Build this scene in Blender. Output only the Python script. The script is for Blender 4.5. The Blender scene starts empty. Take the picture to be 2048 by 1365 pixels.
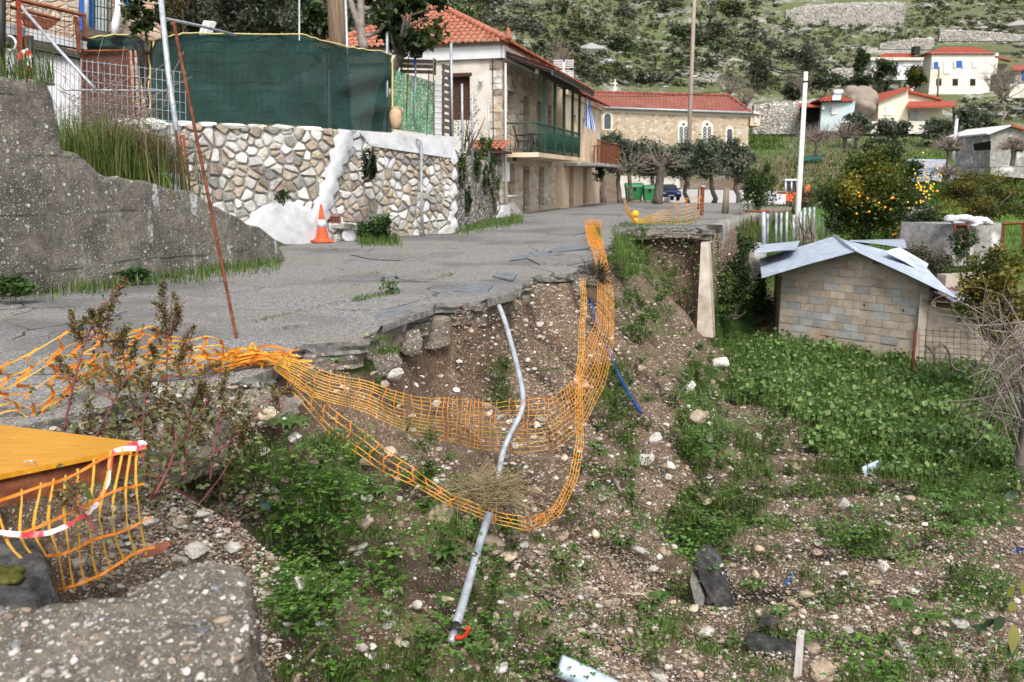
import bpy, math, random
import numpy as np
from mathutils import Vector, Matrix
from mathutils.geometry import delaunay_2d_cdt

# ------------------------------------------------------------------ camera, sky, sun, exposure
SC = bpy.context.scene
COL = SC.collection
LENS, CZ = 30.0, 1.3
FPX = LENS / 36 * 2048
TILT = math.atan(322 / FPX)
cam = bpy.data.cameras.new('camera')
cam.lens = LENS; cam.sensor_width = 36; cam.clip_start = 0.05; cam.clip_end = 3000
cam.dof.use_dof = True; cam.dof.focus_distance = 6.5; cam.dof.aperture_fstop = 4.5
camo = bpy.data.objects.new('camera', cam); COL.objects.link(camo)
camo.location = (0, 0, CZ); camo.rotation_euler = (math.pi / 2 - TILT, 0, 0)
SC.camera = camo
SUN_EL, SUN_ROT = math.radians(48), math.radians(172)
world = bpy.data.worlds.new('World'); SC.world = world; world.use_nodes = True
wn, wl = world.node_tree.nodes, world.node_tree.links
bgn = wn['Background']
sky = wn.new('ShaderNodeTexSky'); sky.sky_type = 'NISHITA'; sky.sun_disc = False
sky.sun_elevation = SUN_EL; sky.sun_rotation = SUN_ROT; sky.dust_density = 3; sky.air_density = 1.0
hs = wn.new('ShaderNodeHueSaturation'); hs.inputs['Saturation'].default_value = 0.35
wl.new(sky.outputs[0], hs.inputs['Color']); wl.new(hs.outputs[0], bgn.inputs['Color'])
bgn.inputs['Strength'].default_value = 0.15
sl = bpy.data.lights.new('sun', 'SUN'); sl.energy = 1.9; sl.angle = math.radians(15); sl.color = (1, .96, .9)
so = bpy.data.objects.new('sun', sl); COL.objects.link(so)
sd = Vector((math.sin(SUN_ROT) * math.cos(SUN_EL), math.cos(SUN_ROT) * math.cos(SUN_EL), math.sin(SUN_EL)))
so.rotation_euler = sd.to_track_quat('Z', 'Y').to_euler(); so.location = (0, 0, 60)
SC.view_settings.view_transform = 'Standard'; SC.view_settings.look = 'None'
SC.view_settings.gamma = 1; SC.view_settings.use_curve_mapping = False
SC.view_settings.exposure = 0.78
SC.render.engine = 'CYCLES'
SC.cycles.max_bounces = 6; SC.cycles.transparent_max_bounces = 8

R = random.Random(11)
NR = np.random.default_rng(11)
cA, sA = math.cos(TILT), math.sin(TILT)

# ------------------------------------------------------------------ picture point -> place
def rays(u, v):
    u = np.asarray(u, float); s = np.asarray(v, float) - 682.5
    return np.stack([u - 1024, FPX * cA - s * sA, -FPX * sA - s * cA], -1)
def at(u, v, Y):
    d = rays(u, v); t = Y / d[1]
    return Vector((d[0] * t, Y, CZ + d[2] * t))
def onz(u, v, z=0.0):
    d = rays(u, v); t = (z - CZ) / d[2]
    return Vector((d[0] * t, d[1] * t, z))
def zat(v, Y):
    return at(1024, v, Y).z
def hit(u, v, far=600):
    """where the ray of a picture point meets the ground (arrays)"""
    d = rays(np.atleast_1d(u), np.atleast_1d(v)); d = d / d[:, 1:2]
    ts = np.geomspace(1.6, far, 420)
    lo = np.full(len(d), far); done = np.zeros(len(d), bool); prev = 1.5
    hi = np.full(len(d), far)
    for t in ts:
        z = CZ + d[:, 2] * t
        m = (~done) & (z < H(d[:, 0] * t, d[:, 1] * t))
        lo[m] = prev; hi[m] = t; done |= m; prev = t
    for _ in range(12):
        mid = (lo + hi) / 2
        b = CZ + d[:, 2] * mid < H(d[:, 0] * mid, d[:, 1] * mid)
        hi = np.where(b, mid, hi); lo = np.where(b, lo, mid)
    P = np.stack([d[:, 0] * hi, d[:, 1] * hi, CZ + d[:, 2] * hi], -1)
    return P
def hit1(u, v):
    return Vector(hit([u], [v])[0])

# ------------------------------------------------------------------ noise
def _h(ix, iy, iz):
    n = (ix * 374761393 + iy * 668265263 + iz * 2147483647 + 1013904223).astype(np.int64) & 0xffffffff
    n = ((n ^ (n >> 13)) * 1274126177) & 0xffffffff
    n = ((n ^ (n >> 16)) * 2246822519) & 0xffffffff
    return (n & 0xffff) / 65535.0
def vn(P):
    P = np.asarray(P, float); i = np.floor(P).astype(np.int64); f = P - i; f = f * f * (3 - 2 * f)
    x, y, z = i[..., 0], i[..., 1], i[..., 2]; r = 0
    for a in (0, 1):
        for b in (0, 1):
            for c in (0, 1):
                w = (f[..., 0] if a else 1 - f[..., 0]) * (f[..., 1] if b else 1 - f[..., 1]) * (f[..., 2] if c else 1 - f[..., 2])
                r = r + w * _h(x + a, y + b, z + c)
    return r * 2 - 1
def fbm(P, o=4):
    P = np.asarray(P, float); a, s, t = 1.0, 0, 0
    for k in range(o):
        s = s + a * vn(P * 2 ** k + 17.3 * k); t += a; a *= .5
    return s / t
def n2(x, y, s, o=4, z=0.0):
    return fbm(np.stack([np.asarray(x) * s, np.asarray(y) * s, np.full(np.shape(x), z)], -1), o)

# ------------------------------------------------------------------ meshes
W = {}
class MB:
    def __init__(s): s.V = []; s.F = []; s.n = 0; s.C = []; s.sm = False
    def add(s, V, F, col=None, mi=0):
        V = np.asarray(V, float).reshape(-1, 3)
        if isinstance(F, np.ndarray): s.F.append((F + s.n, mi))
        else:
            g = {}
            for f in F: g.setdefault(len(f), []).append(f)
            for k, fs in g.items(): s.F.append((np.array(fs, np.int64) + s.n, mi))
        s.V.append(V); s.n += len(V)
        c = np.ones((len(V), 3)) if col is None else np.broadcast_to(np.asarray(col, float), (len(V), 3))
        s.C.append(c); return s
    def mesh(s, name, mats, off=(0, 0, 0), smooth=False):
        V = np.concatenate(s.V) - np.array(off); C = np.concatenate(s.C)
        m = bpy.data.meshes.new(name)
        m.vertices.add(len(V)); m.vertices.foreach_set('co', V.astype(np.float32).ravel())
        lp = np.concatenate([f.ravel() for f, _ in s.F])
        ct = np.concatenate([np.full(len(f), f.shape[1]) for f, _ in s.F])
        mi = np.concatenate([np.full(len(f), k) for f, k in s.F])
        m.loops.add(len(lp)); m.loops.foreach_set('vertex_index', lp.astype(np.int32))
        m.polygons.add(len(ct))
        m.polygons.foreach_set('loop_start', (np.cumsum(ct) - ct).astype(np.int32))
        m.polygons.foreach_set('material_index', mi.astype(np.int32))
        m.polygons.foreach_set('use_smooth', np.full(len(ct), bool(smooth or s.sm)))
        a = m.attributes.new('Col', 'FLOAT_COLOR', 'POINT')
        a.data.foreach_set('color', np.concatenate([C, np.ones((len(C), 1))], 1).astype(np.float32).ravel())
        for t in (mats if isinstance(mats, (list, tuple)) else [mats]): m.materials.append(t)
        m.update(calc_edges=True); m.validate()
        return m
def tag(o, label=None, cat=None, group=None, kind=None):
    if label: o['label'] = label
    if cat: o['category'] = cat
    if group: o['group'] = group
    if kind: o['kind'] = kind
    return o
def thing(name, label, cat, loc=(0, 0, 0), group=None):
    o = bpy.data.objects.new(name, None); o.empty_display_size = .2; COL.objects.link(o)
    o.location = loc; W[o.name] = tuple(loc)
    return tag(o, label, cat, group)
def obj(name, mb, mats, parent=None, label=None, cat=None, group=None, kind=None, smooth=False):
    if parent is not None: off = W[parent.name]
    elif kind in ('structure', 'stuff'): off = (0, 0, 0)
    else:
        V = np.concatenate(mb.V); lo, hi = V.min(0), V.max(0); off = ((lo[0] + hi[0]) / 2, (lo[1] + hi[1]) / 2, lo[2])
    me = mb.mesh(name, mats, off, smooth)
    o = bpy.data.objects.new(name, me); COL.objects.link(o)
    if parent is not None: o.parent = parent
    else: o.location = off
    W[o.name] = tuple(off)
    return tag(o, label, cat, group, kind)
def put(name, me, loc, rot=(0, 0, 0), sc=(1, 1, 1), parent=None, label=None, cat=None, group=None, kind=None):
    o = bpy.data.objects.new(name, me); COL.objects.link(o)
    if parent is not None:
        o.parent = parent; loc = Vector(loc) - Vector(W[parent.name])
    o.location = loc; o.rotation_euler = rot; o.scale = sc if hasattr(sc, '__len__') else (sc, sc, sc)
    W[o.name] = tuple(loc)
    return tag(o, label, cat, group, kind)
def copy_tree(o, loc, rz=0, sc=1, label=None, group=None):
    c = o.copy(); COL.objects.link(c); c.location = loc; c.rotation_euler = (0, 0, rz); c.scale = (sc, sc, sc)
    if label: c['label'] = label
    if group: c['group'] = group
    for ch in o.children:
        d = ch.copy(); COL.objects.link(d); d.parent = c
        for g in ch.children:
            e = g.copy(); COL.objects.link(e); e.parent = d
    return c

BOXF = [(0, 3, 2, 1), (4, 5, 6, 7), (0, 1, 5, 4), (1, 2, 6, 5), (2, 3, 7, 6), (3, 0, 4, 7)]
def box(mb, O, a, b, c, col=None, mi=0):
    """box from a corner and three edge vectors"""
    O, a, b, c = (np.array(tuple(q), float) for q in (O, a, b, c))
    if np.dot(np.cross(a, b), c) < 0: a, b = b, a
    return mb.add([O, O + a, O + a + b, O + b, O + c, O + a + c, O + a + b + c, O + b + c], BOXF, col, mi)
def cbox(mb, c, sx, sy, sz, rz=0, col=None, mi=0):
    e = np.array((math.cos(rz), math.sin(rz), 0)); f = np.array((-math.sin(rz), math.cos(rz), 0)); k = np.array((0, 0, 1.))
    O = np.array(tuple(c), float) - e * sx / 2 - f * sy / 2
    return box(mb, O, e * sx, f * sy, k * sz, col, mi)
def tube(mb, pts, rad, n=6, col=None, mi=0, cap=True):
    P = np.array([tuple(p) for p in pts], float); k = len(P)
    r = np.broadcast_to(np.asarray(rad, float), (k,))
    T = np.gradient(P, axis=0) if k > 2 else np.repeat((P[1] - P[0])[None], 2, 0)
    T /= np.linalg.norm(T, axis=1)[:, None] + 1e-9
    u = np.cross(T[0], (0, 0, 1) if abs(T[0][2]) < .9 else (1, 0, 0)); u /= np.linalg.norm(u)
    V = []; an = np.linspace(0, 2 * math.pi, n, endpoint=False)
    for i in range(k):
        u = u - T[i] * np.dot(u, T[i]); u /= np.linalg.norm(u) + 1e-9; w = np.cross(T[i], u)
        V.append(P[i] + r[i] * (np.cos(an)[:, None] * u + np.sin(an)[:, None] * w))
    F = [(i * n + j, i * n + (j + 1) % n, (i + 1) * n + (j + 1) % n, (i + 1) * n + j) for i in range(k - 1) for j in range(n)]
    if cap: F += [tuple(range(n))[::-1], tuple((k - 1) * n + j for j in range(n))]
    if n > 4: mb.sm = True
    return mb.add(np.concatenate(V), F, col, mi)
def lathe(mb, base, prof, n=14, col=None, mi=0):
    an = np.linspace(0, 2 * math.pi, n, endpoint=False); b = np.array(tuple(base), float)
    V = np.concatenate([np.stack([r * np.cos(an), r * np.sin(an), np.full(n, z)], 1) for r, z in prof]) + b
    F = [(i * n + j, i * n + (j + 1) % n, (i + 1) * n + (j + 1) % n, (i + 1) * n + j) for i in range(len(prof) - 1) for j in range(n)]
    F += [tuple(range(n))[::-1], tuple((len(prof) - 1) * n + j for j in range(n))]
    return mb.add(V, F, col, mi)
def ribbon(mb, pts, wid, nrm=None, col=None, mi=0, tw=0.0):
    """flat strap along points, width across"""
    P = np.array([tuple(p) for p in pts], float); k = len(P)
    w = np.broadcast_to(np.asarray(wid, float), (k,))
    T = np.gradient(P, axis=0); T /= np.linalg.norm(T, axis=1)[:, None] + 1e-9
    N = np.broadcast_to(np.array((0, -1, .35) if nrm is None else nrm, float), (k, 3)).copy()
    if tw:
        a = tw * np.sin(np.arange(k) * .8 + P[0, 0] * 7); B0 = np.cross(T, N); N = N * np.cos(a)[:, None] + B0 * np.sin(a)[:, None]
    B = np.cross(T, N); B /= np.linalg.norm(B, axis=1)[:, None] + 1e-9
    N2 = np.cross(B, T); N2 /= np.linalg.norm(N2, axis=1)[:, None] + 1e-9
    h = .0008
    V = np.concatenate([P + B * w[:, None] / 2 + N2 * h, P - B * w[:, None] / 2 + N2 * h])
    F = np.array([(i, i + 1, k + i + 1, k + i) for i in range(k - 1)])
    return mb.add(V, F, col, mi)
# ---- icospheres
def ico(sub):
    t = (1 + 5 ** .5) / 2
    V = np.array([(-1, t, 0), (1, t, 0), (-1, -t, 0), (1, -t, 0), (0, -1, t), (0, 1, t), (0, -1, -t), (0, 1, -t), (t, 0, -1), (t, 0, 1), (-t, 0, -1), (-t, 0, 1)], float)
    V /= np.linalg.norm(V[0])
    F = [(0, 11, 5), (0, 5, 1), (0, 1, 7), (0, 7, 10), (0, 10, 11), (1, 5, 9), (5, 11, 4), (11, 10, 2), (10, 7, 6), (7, 1, 8), (3, 9, 4), (3, 4, 2), (3, 2, 6), (3, 6, 8), (3, 8, 9), (4, 9, 5), (2, 4, 11), (6, 2, 10), (8, 6, 7), (9, 8, 1)]
    for _ in range(sub):
        V = list(map(tuple, V)); c = {}; G = []
        def mid(a, b):
            k = (min(a, b), max(a, b))
            if k not in c:
                m = np.array(V[a]) + np.array(V[b]); V.append(tuple(m / np.linalg.norm(m))); c[k] = len(V) - 1
            return c[k]
        for a, b, d in F:
            x, y, z = mid(a, b), mid(b, d), mid(d, a); G += [(a, x, z), (b, y, x), (d, z, y), (x, y, z)]
        F = G; V = np.array(V)
    return np.array(V), np.array(F)
ICO = [ico(k) for k in range(4)]
OCT = (np.array([(1, 0, 0), (-1, 0, 0), (0, 1, 0), (0, -1, 0), (0, 0, 1), (0, 0, -1)], float),
       np.array([(0, 2, 4), (2, 1, 4), (1, 3, 4), (3, 0, 4), (2, 0, 5), (1, 2, 5), (3, 1, 5), (0, 3, 5)]))
def rockv(sub, seed, boxy=.5, rough=.25, fr=1.6):
    V, F = ICO[sub]; P = V.copy()
    m = np.abs(P).max(1, keepdims=True); P = P * ((1 - boxy) + boxy / m * .8)
    P = P * (1 + rough * fbm(V * fr + seed * 7.7, 3))[:, None]
    # a few flat cleavage cuts
    rg = np.random.default_rng(seed)
    for _ in range(5):
        n = rg.normal(size=3); n /= np.linalg.norm(n); d = rg.uniform(.55, .8)
        k = P @ n - d; P = P - np.outer(np.maximum(k, 0) * .9, n)
    P = P + (P / np.linalg.norm(P, axis=1)[:, None]) * (fbm(V * 5 + seed, 2) * .06)[:, None]
    return P, F
def replicate(V, F, pos, scl, rz, tilt=None, col=None):
    """many transformed copies merged: pos (n,3) scl (n,3)"""
    n = len(pos); c, s = np.cos(rz), np.sin(rz)
    P = V[None] * scl[:, None, :]
    if tilt is not None:
        ct, st = np.cos(tilt)[:, None], np.sin(tilt)[:, None]
        y, z = P[..., 1].copy(), P[..., 2].copy(); P[..., 1] = y * ct - z * st; P[..., 2] = y * st + z * ct
    x, y = P[..., 0].copy(), P[..., 1].copy()
    P[..., 0] = x * c[:, None] - y * s[:, None]; P[..., 1] = x * s[:, None] + y * c[:, None]
    P = P + pos[:, None, :]
    FF = (F[None] + (np.arange(n) * len(V))[:, None, None]).reshape(-1, F.shape[1])
    CC = None if col is None else np.repeat(col, len(V), 0)
    return P.reshape(-1, 3), FF, CC

# ------------------------------------------------------------------ materials
def srgb(r, g, b):
    f = lambda c: (c / 255 / 12.92) if c / 255 <= .04045 else ((c / 255 + .055) / 1.055) ** 2.4
    return (f(r), f(g), f(b))
class NT:
    def __init__(s, name):
        s.m = bpy.data.materials.new(name); s.m.use_nodes = True
        s.t = s.m.node_tree; s.b = s.t.nodes['Principled BSDF']; s.out = s.t.nodes['Material Output']
    def n(s, typ, **k):
        x = s.t.nodes.new('ShaderNode' + typ)
        for a, v in k.items():
            if a.startswith('i_'): x.inputs[a[2:].replace('_', ' ')].default_value = v
            else: setattr(x, a, v)
        return x
    def l(s, a, b): s.t.links.new(a, b)
    def ramp(s, src, stops, interp='LINEAR'):
        r = s.n('ValToRGB'); e = r.color_ramp; e.interpolation = interp
        while len(e.elements) < len(stops): e.elements.new(.5)
        for q, (p, c) in zip(e.elements, stops):
            q.position = p; q.color = (c, c, c, 1) if isinstance(c, (int, float)) else (*c, 1)
        s.l(src, r.inputs[0]); return r.outputs[0]
    def mix(s, f, a, b, mode='MIX'):
        x = s.n('Mix', data_type='RGBA', blend_type=mode)
        for v, k in ((f, 0), (a, 6), (b, 7)):
            if hasattr(v, 'is_linked'): s.l(v, x.inputs[k])
            else: x.inputs[k].default_value = v if k == 0 else (*v, 1)
        return x.outputs[2]
    def math(s, op, a, b=None):
        x = s.n('Math', operation=op)
        for v, k in ((a, 0), (b, 1)):
            if v is None: continue
            if hasattr(v, 'is_linked'): s.l(v, x.inputs[k])
            else: x.inputs[k].default_value = v
        return x.outputs[0]
    def noise(s, co, scale, detail=5, rough=.55, dist=0):
        x = s.n('TexNoise', i_Scale=scale, i_Detail=detail, i_Roughness=rough, i_Distortion=dist); s.l(co, x.inputs['Vector']); return x.outputs[0]
    def voro(s, co, scale, feature='F1', rnd=1):
        x = s.n('TexVoronoi', feature=feature); x.inputs['Scale'].default_value = scale; x.inputs['Randomness'].default_value = rnd
        s.l(co, x.inputs['Vector']); return x
    def bump(s, h, strength, dist=.02):
        x = s.n('Bump', i_Strength=strength, i_Distance=dist); s.l(h, x.inputs['Height']); s.l(x.outputs[0], s.b.inputs['Normal'])
def mat(name, stops, scale=4, detail=6, rough=.85, bump=.3, bscale=30, bdist=.01, spots=(), attr=False, rnd=0, metal=0, world=True, transl=0, spec=.25, stretch=None):
    t = NT(name)
    if world: co = t.n('NewGeometry').outputs['Position']
    else: co = t.n('TexCoord').outputs['Object']
    if stretch:
        mp = t.n('Mapping'); mp.inputs['Scale'].default_value = stretch; t.l(co, mp.inputs[0]); co = mp.outputs[0]
    f = t.noise(co, scale, detail, .6)
    if isinstance(stops[0], (int, float)): stops = [(.3, tuple(c * .7 for c in stops)), (.7, tuple(min(1, c * 1.25) for c in stops))]
    elif not isinstance(stops[0][1], (tuple, list)): stops = [(.3 + .4 * i / max(1, len(stops) - 1), c) for i, c in enumerate(stops)]
    c = t.ramp(f, stops)
    for (sc, k, lo, hi, kind) in spots:
        if kind == 'v':
            q = t.voro(co, k).outputs['Distance']; m = t.ramp(q, [(lo, 1.0), (hi, 0.0)])
            q2 = t.noise(co, k * .23, 3); m = t.mix(t.ramp(q2, [(.42, 0.0), (.6, 1.0)]), (0, 0, 0), m)
        else:
            m = t.ramp(t.noise(co, k, 6, .65), [(lo, 0.0), (hi, 1.0)])
        c = t.mix(m, c, sc)
    if attr:
        a = t.n('Attribute', attribute_name='Col'); c = t.mix(1.0, c, a.outputs['Color'], 'MULTIPLY')
    if rnd:
        oi = t.n('ObjectInfo'); h = t.n('HueSaturation')
        mr = t.n('MapRange'); mr.inputs[3].default_value = 1 - rnd; mr.inputs[4].default_value = 1 + rnd
        t.l(oi.outputs['Random'], mr.inputs[0]); t.l(mr.outputs[0], h.inputs['Value'])
        w2 = t.math('FRACT', t.math('MULTIPLY', oi.outputs['Random'], 17.3))
        m2 = t.n('MapRange'); m2.inputs[3].default_value = .5 - rnd * .06; m2.inputs[4].default_value = .5 + rnd * .06
        t.l(w2, m2.inputs[0]); t.l(m2.outputs[0], h.inputs['Hue']); t.l(c, h.inputs['Color']); c = h.outputs[0]
    t.l(c, t.b.inputs['Base Color'])
    t.b.inputs['Roughness'].default_value = rough; t.b.inputs['Metallic'].default_value = metal
    t.b.inputs['Specular IOR Level'].default_value = spec
    if bump: t.bump(t.noise(co, bscale, 6, .65), bump, bdist)
    if transl:
        tr = t.n('BsdfTranslucent'); t.l(c, tr.inputs[0]); mx = t.n('MixShader'); mx.inputs[0].default_value = transl
        t.l(t.b.outputs[0], mx.inputs[1]); t.l(tr.outputs[0], mx.inputs[2]); t.l(mx.outputs[0], t.out.inputs[0])
    return t.m
def rubble(name, cols, mortar, scale, gap=.06, bump=.8, sz=(1, 1, 1.5), bdist=.04):
    """rubble masonry too far off to pick stones apart"""
    t = NT(name); co = t.n('NewGeometry').outputs['Position']
    mp = t.n('Mapping'); mp.inputs['Scale'].default_value = sz; t.l(co, mp.inputs[0]); co = mp.outputs[0]
    nz = t.n('TexNoise', i_Scale=scale * .8); t.l(co, nz.inputs['Vector'])
    co2 = t.mix(.08 / scale * 2, co, nz.outputs['Color'], 'ADD')
    v = t.voro(co2, scale); e = t.voro(co2, scale, 'DISTANCE_TO_EDGE')
    sep = t.n('SeparateColor'); t.l(v.outputs['Color'], sep.inputs[0])
    c = t.ramp(sep.outputs[0], [(i / (len(cols) - 1), q) for i, q in enumerate(cols)])
    c = t.mix(.35, c, t.ramp(t.noise(co, scale * 5, 4), [(.3, .25), (.75, .9)]), 'OVERLAY')
    m = t.ramp(e.outputs['Distance'], [(gap * .5, 0.0), (gap * 1.3, 1.0)])
    c = t.mix(m, mortar, c)
    c = t.mix(t.ramp(t.noise(co, .7, 4), [(.55, 0.0), (.75, .55)]), c, tuple(x * .8 for x in mortar))
    t.l(c, t.b.inputs['Base Color']); t.b.inputs['Roughness'].default_value = .9; t.b.inputs['Specular IOR Level'].default_value = .2
    hh = t.mix(.25, t.ramp(e.outputs['Distance'], [(0, 0.0), (gap * 3, 1.0)]), t.noise(co, scale * 6, 4))
    t.bump(hh, bump, bdist)
    return t.m
# ------------------------------------------------------------------ terrain
def sm(x, a, b):
    t = np.clip((np.asarray(x, float) - a) / (b - a), 0, 1); return t * t * (3 - 2 * t)
def _e(u, v, z=0.0):
    p = onz(u, v, z); return (p.x, p.y)
# broken crest of the road: (x, y, steepness below it, height of the raw scarp)
CREST = [(60, -14, 1, 0), (6, -5, 1, 0), (3, -1.2, 1, .2), (1.5, .2, 1.1, .3), (.2, 1.15, 1.2, .4), (-.6, 1.62, 1.2, .4), (-1.5, 1.8, 1.2, .4), (-2.6, 2.0, 1.2, .4),
         (-3.3, 2.7, 1.2, .4), (-3.1, 3.7, 1.0, .4), (-2.6, 4.5, .85, .35), (-2.15, 5.1, .9, .3)]
CREST += [(*_e(u, v), t, s) for u, v, t, s in [(552, 748, .80, .3), (580, 722, .80, .25), (620, 692, .82, .3), (727, 677, .82, .35), (766, 657, .82, .5), (817, 634, .82, .6), (867, 613, .82, .8),
          (965, 604, .85, .8), (1035, 580, .95, .6), (1080, 552, 1.0, .5), (1150, 550, 1.1, .4), (1185, 520, 1.15, .2), (1212, 492, 1.15, .0), (1225, 472, 1.1, 0), (1252, 459, 1.1, .1), (1275, 456, 1.5, .7), (1330, 456, 1.6, .9), (1390, 456, 1.6, .8)]]
CREST += [(5.25, 22.3, 14, 0), (9.6, 33, 14, 0), (16, 48, 2, 0), (32, 74, .6, 0), (60, 120, .3, 0), (200, 300, .2, 0), (500, -14, 1, 0)]
CR = np.array(CREST, float)
def inpoly(x, y, P):
    r = np.zeros(np.shape(x), bool); n = len(P)
    for i in range(n):
        x0, y0 = P[i][:2]; x1, y1 = P[(i + 1) % n][:2]
        if y0 == y1: continue
        c = ((y0 > y) != (y1 > y)) & (x < (x1 - x0) * (y - y0) / (y1 - y0) + x0); r ^= c
    return r
def dist_crest(x, y):
    best = np.full(np.shape(x), 1e9); T = np.ones(np.shape(x)); S = np.zeros(np.shape(x)); global ALONG; ALONG = np.zeros(np.shape(x)); acc = 0.0
    for i in range(len(CR) - 1):
        x0, y0, t0, s0 = CR[i]; x1, y1, t1, s1 = CR[i + 1]
        L = (x1 - x0) ** 2 + (y1 - y0) ** 2
        k = np.clip(((x - x0) * (x1 - x0) + (y - y0) * (y1 - y0)) / L, 0, 1)
        d = np.hypot(x - x0 - k * (x1 - x0), y - y0 - k * (y1 - y0)); m = d < best
        best = np.where(m, d, best); T = np.where(m, t0 + (t1 - t0) * k, T); S = np.where(m, s0 + (s1 - s0) * k, S); ALONG = np.where(m, acc + k * L ** .5, ALONG); acc += L ** .5
    return best, T, S
TY = np.array([-20, 0, 7, 14, 21, 26, 35, 45, 60, 75, 88, 100, 115, 130, 150, 200, 260, 330, 420, 560.])
TA = np.array([-2., -.6, -.3, 0, .17, .36, .45, .6, 1.2])
def _col(*r): return np.array(r, float)
TF = np.stack([
    _col(-2.7, -2.7, -2.85, -3.0, -3.08, 0, 3, 6, 10, 15, 20, 26, 33, 40, 50, 76, 110, 150, 200, 280),
    _col(-2.7, -2.7, -2.85, -3.0, -3.08, 0, 3, 6, 10, 15, 20, 26, 33, 40, 50, 76, 110, 150, 200, 280),
    _col(-2.7, -2.7, -2.85, -3.0, -3.08, 0, 2, 5, 9, 14, 19, 25, 31, 37, 47, 72, 104, 140, 190, 270),
    _col(-2.7, -2.7, -2.85, -3.0, -3.08, -3, -2, 0, 1, 2.5, 5, 9, 14, 19, 27, 46, 74, 108, 160, 250),
    _col(-2.7, -2.7, -2.85, -3.0, -3.08, -3, -2.2, -1.4, -.5, -.6, .3, 4.4, 9, 14, 21, 38, 64, 98, 146, 230),
    _col(-2.7, -2.7, -2.85, -3.0, -3.08, -2.9, -2.1, -1.2, .7, 2.3, 4.0, 5.6, 7.6, 11.5, 16.5, 33, 56, 86, 132, 220),
    _col(-2.7, -2.7, -2.85, -3.0, -3.08, -2.9, -2.1, -1.2, .7, 2.3, 4.0, 5.6, 7.4, 11.3, 16, 33, 55, 86, 132, 220),
    _col(-2.7, -2.7, -2.85, -3.0, -3.08, -2.9, -2.1, -1.2, .7, 2.3, 4.0, 5.6, 7.4, 11.2, 16, 34, 56, 88, 134, 222),
    _col(-2.7, -2.7, -2.85, -3.0, -3.08, -2.9, -2.1, -1.2, .7, 2.3, 4.0, 5.6, 7.4, 11.2, 16, 34, 56, 88, 134, 222)], 0)
def table(x, y):
    a = np.clip(x / np.maximum(y, 8), TA[0], TA[-1]); yy = np.clip(y, TY[0], TY[-1])
    i = np.clip(np.searchsorted(TA, a) - 1, 0, len(TA) - 2); j = np.clip(np.searchsorted(TY, yy) - 1, 0, len(TY) - 2)
    p = (a - TA[i]) / (TA[i + 1] - TA[i]); q = (yy - TY[j]) / (TY[j + 1] - TY[j]); p = p * p * (3 - 2 * p)
    return (TF[i, j] * (1 - p) + TF[i + 1, j] * p) * (1 - q) + (TF[i, j + 1] * (1 - p) + TF[i + 1, j + 1] * p) * q
def plateau(y): return -.4 * sm(y, 48, 62) - .3 * sm(y, 62, 80)
LEFT = [(-30, 3), (-9.5, 7.0), (-5.75, 9.3), (-3.8, 13.9), (-4.2, 18.5), (-1.6, 21.5), (-.6, 31.6), (4.6, 50.5), (-2, 75), (-60, 60)]
YARD = [(-30, 13), (-9.4, 14.6), (-7.0, 16.6), (-4.2, 18.5), (-1.6, 21.5), (-.6, 31.6), (4.6, 50.5), (-2, 75), (-60, 60)]
def Hfull(x, y):
    x = np.asarray(x, float); y = np.asarray(y, float)
    d, T, S = dist_crest(x, y); B = inpoly(x, y, CR)
    base = table(x, y); far = sm(y, 70, 92)
    # gullied slope
    UC = .13 * (S > .15) * (y > 4.2) * (y < 17)
    ds = np.where(B, d, -d) + UC
    g = n2(x, y, .9, 4) * .20 + n2(x, y, 3.1, 3, 5.) * .05
    rill = n2(ALONG, d * .22, 2.1, 4, 2.) * .20 + n2(ALONG, d * .3, 6.0, 3, 6.) * .06
    dd = np.maximum(ds + (g + rill) * np.clip(ds, 0, 1.2), 0)
    slope = plateau(y) - .06 - S * 1.05 * sm(ds, -.02, .18) - np.maximum(dd - UC * .6, 0) * T
    F = base + n2(x, y, .35, 4, 9.) * .14 * sm(y, 3, 8) + n2(x, y, 2.2, 3, 3.) * .03
    k = .16 * np.clip(14 / np.maximum(T, 1) / 14, .05, 1)
    hmx = np.clip(.5 + (slope - F) / (2 * k), 0, 1)
    zin = F * (1 - hmx) + slope * hmx + k * hmx * (1 - hmx)
    zin = zin + n2(x, y, 6, 3, 1.) * .018 + n2(x, y, 14, 2, 2.) * .008 * (y < 16)
    top = plateau(y) - .13
    L = inpoly(x, y, LEFT); Yd = inpoly(x, y, YARD)
    ramp = np.clip((-4.7 - x) * .62, -.02, 2.0) - .0 + n2(x, y, .8, 3) * .06
    top = np.where(L, ramp, top); top = np.where(Yd, 2.05 + n2(x, y, .5, 3) * .05 + sm(-x, 9, 14) * .4, top)
    top = top * (1 - sm(y, 74, 84)) + base * sm(y, 74, 84)
    ydf = Yd & (y > 24)
    top = np.where(ydf, np.maximum(top, np.where(y > 30, base * sm(y, 30, 45), -9)), top)
    z = np.where(B, zin, np.where((ds > 0) & ~L & (y < 30), np.minimum(zin, top), top))
    # rough hillside: ridges, gullies, terraces
    hill = sm(y, 75, 130)
    rough = n2(x, y, .012, 5, 4.) * 16 * sm(y, 150, 330) + n2(x, y, .05, 4, 7.) * 2.6 * sm(y, 110, 200) + n2(x, y, .2, 3, 8.) * .7
    z = z + hill * rough
    # a gully running up the middle of the hill
    gx = .04 * y - 2 + 10 * np.sin(y * .013)
    z = z - hill * 14 * np.exp(-((x - gx) / 22) ** 2) * sm(y, 140, 300)
    st = 3.2; q = z / st; fr = q - np.floor(q)
    terr = (np.floor(q) + sm(fr, .55, .95)) * st
    z = np.where(True, z + (terr - z) * .55 * hill * (1 - sm(y, 260, 330)) * sm(x / np.maximum(y, 1), .1, .25), z)
    return z
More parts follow.
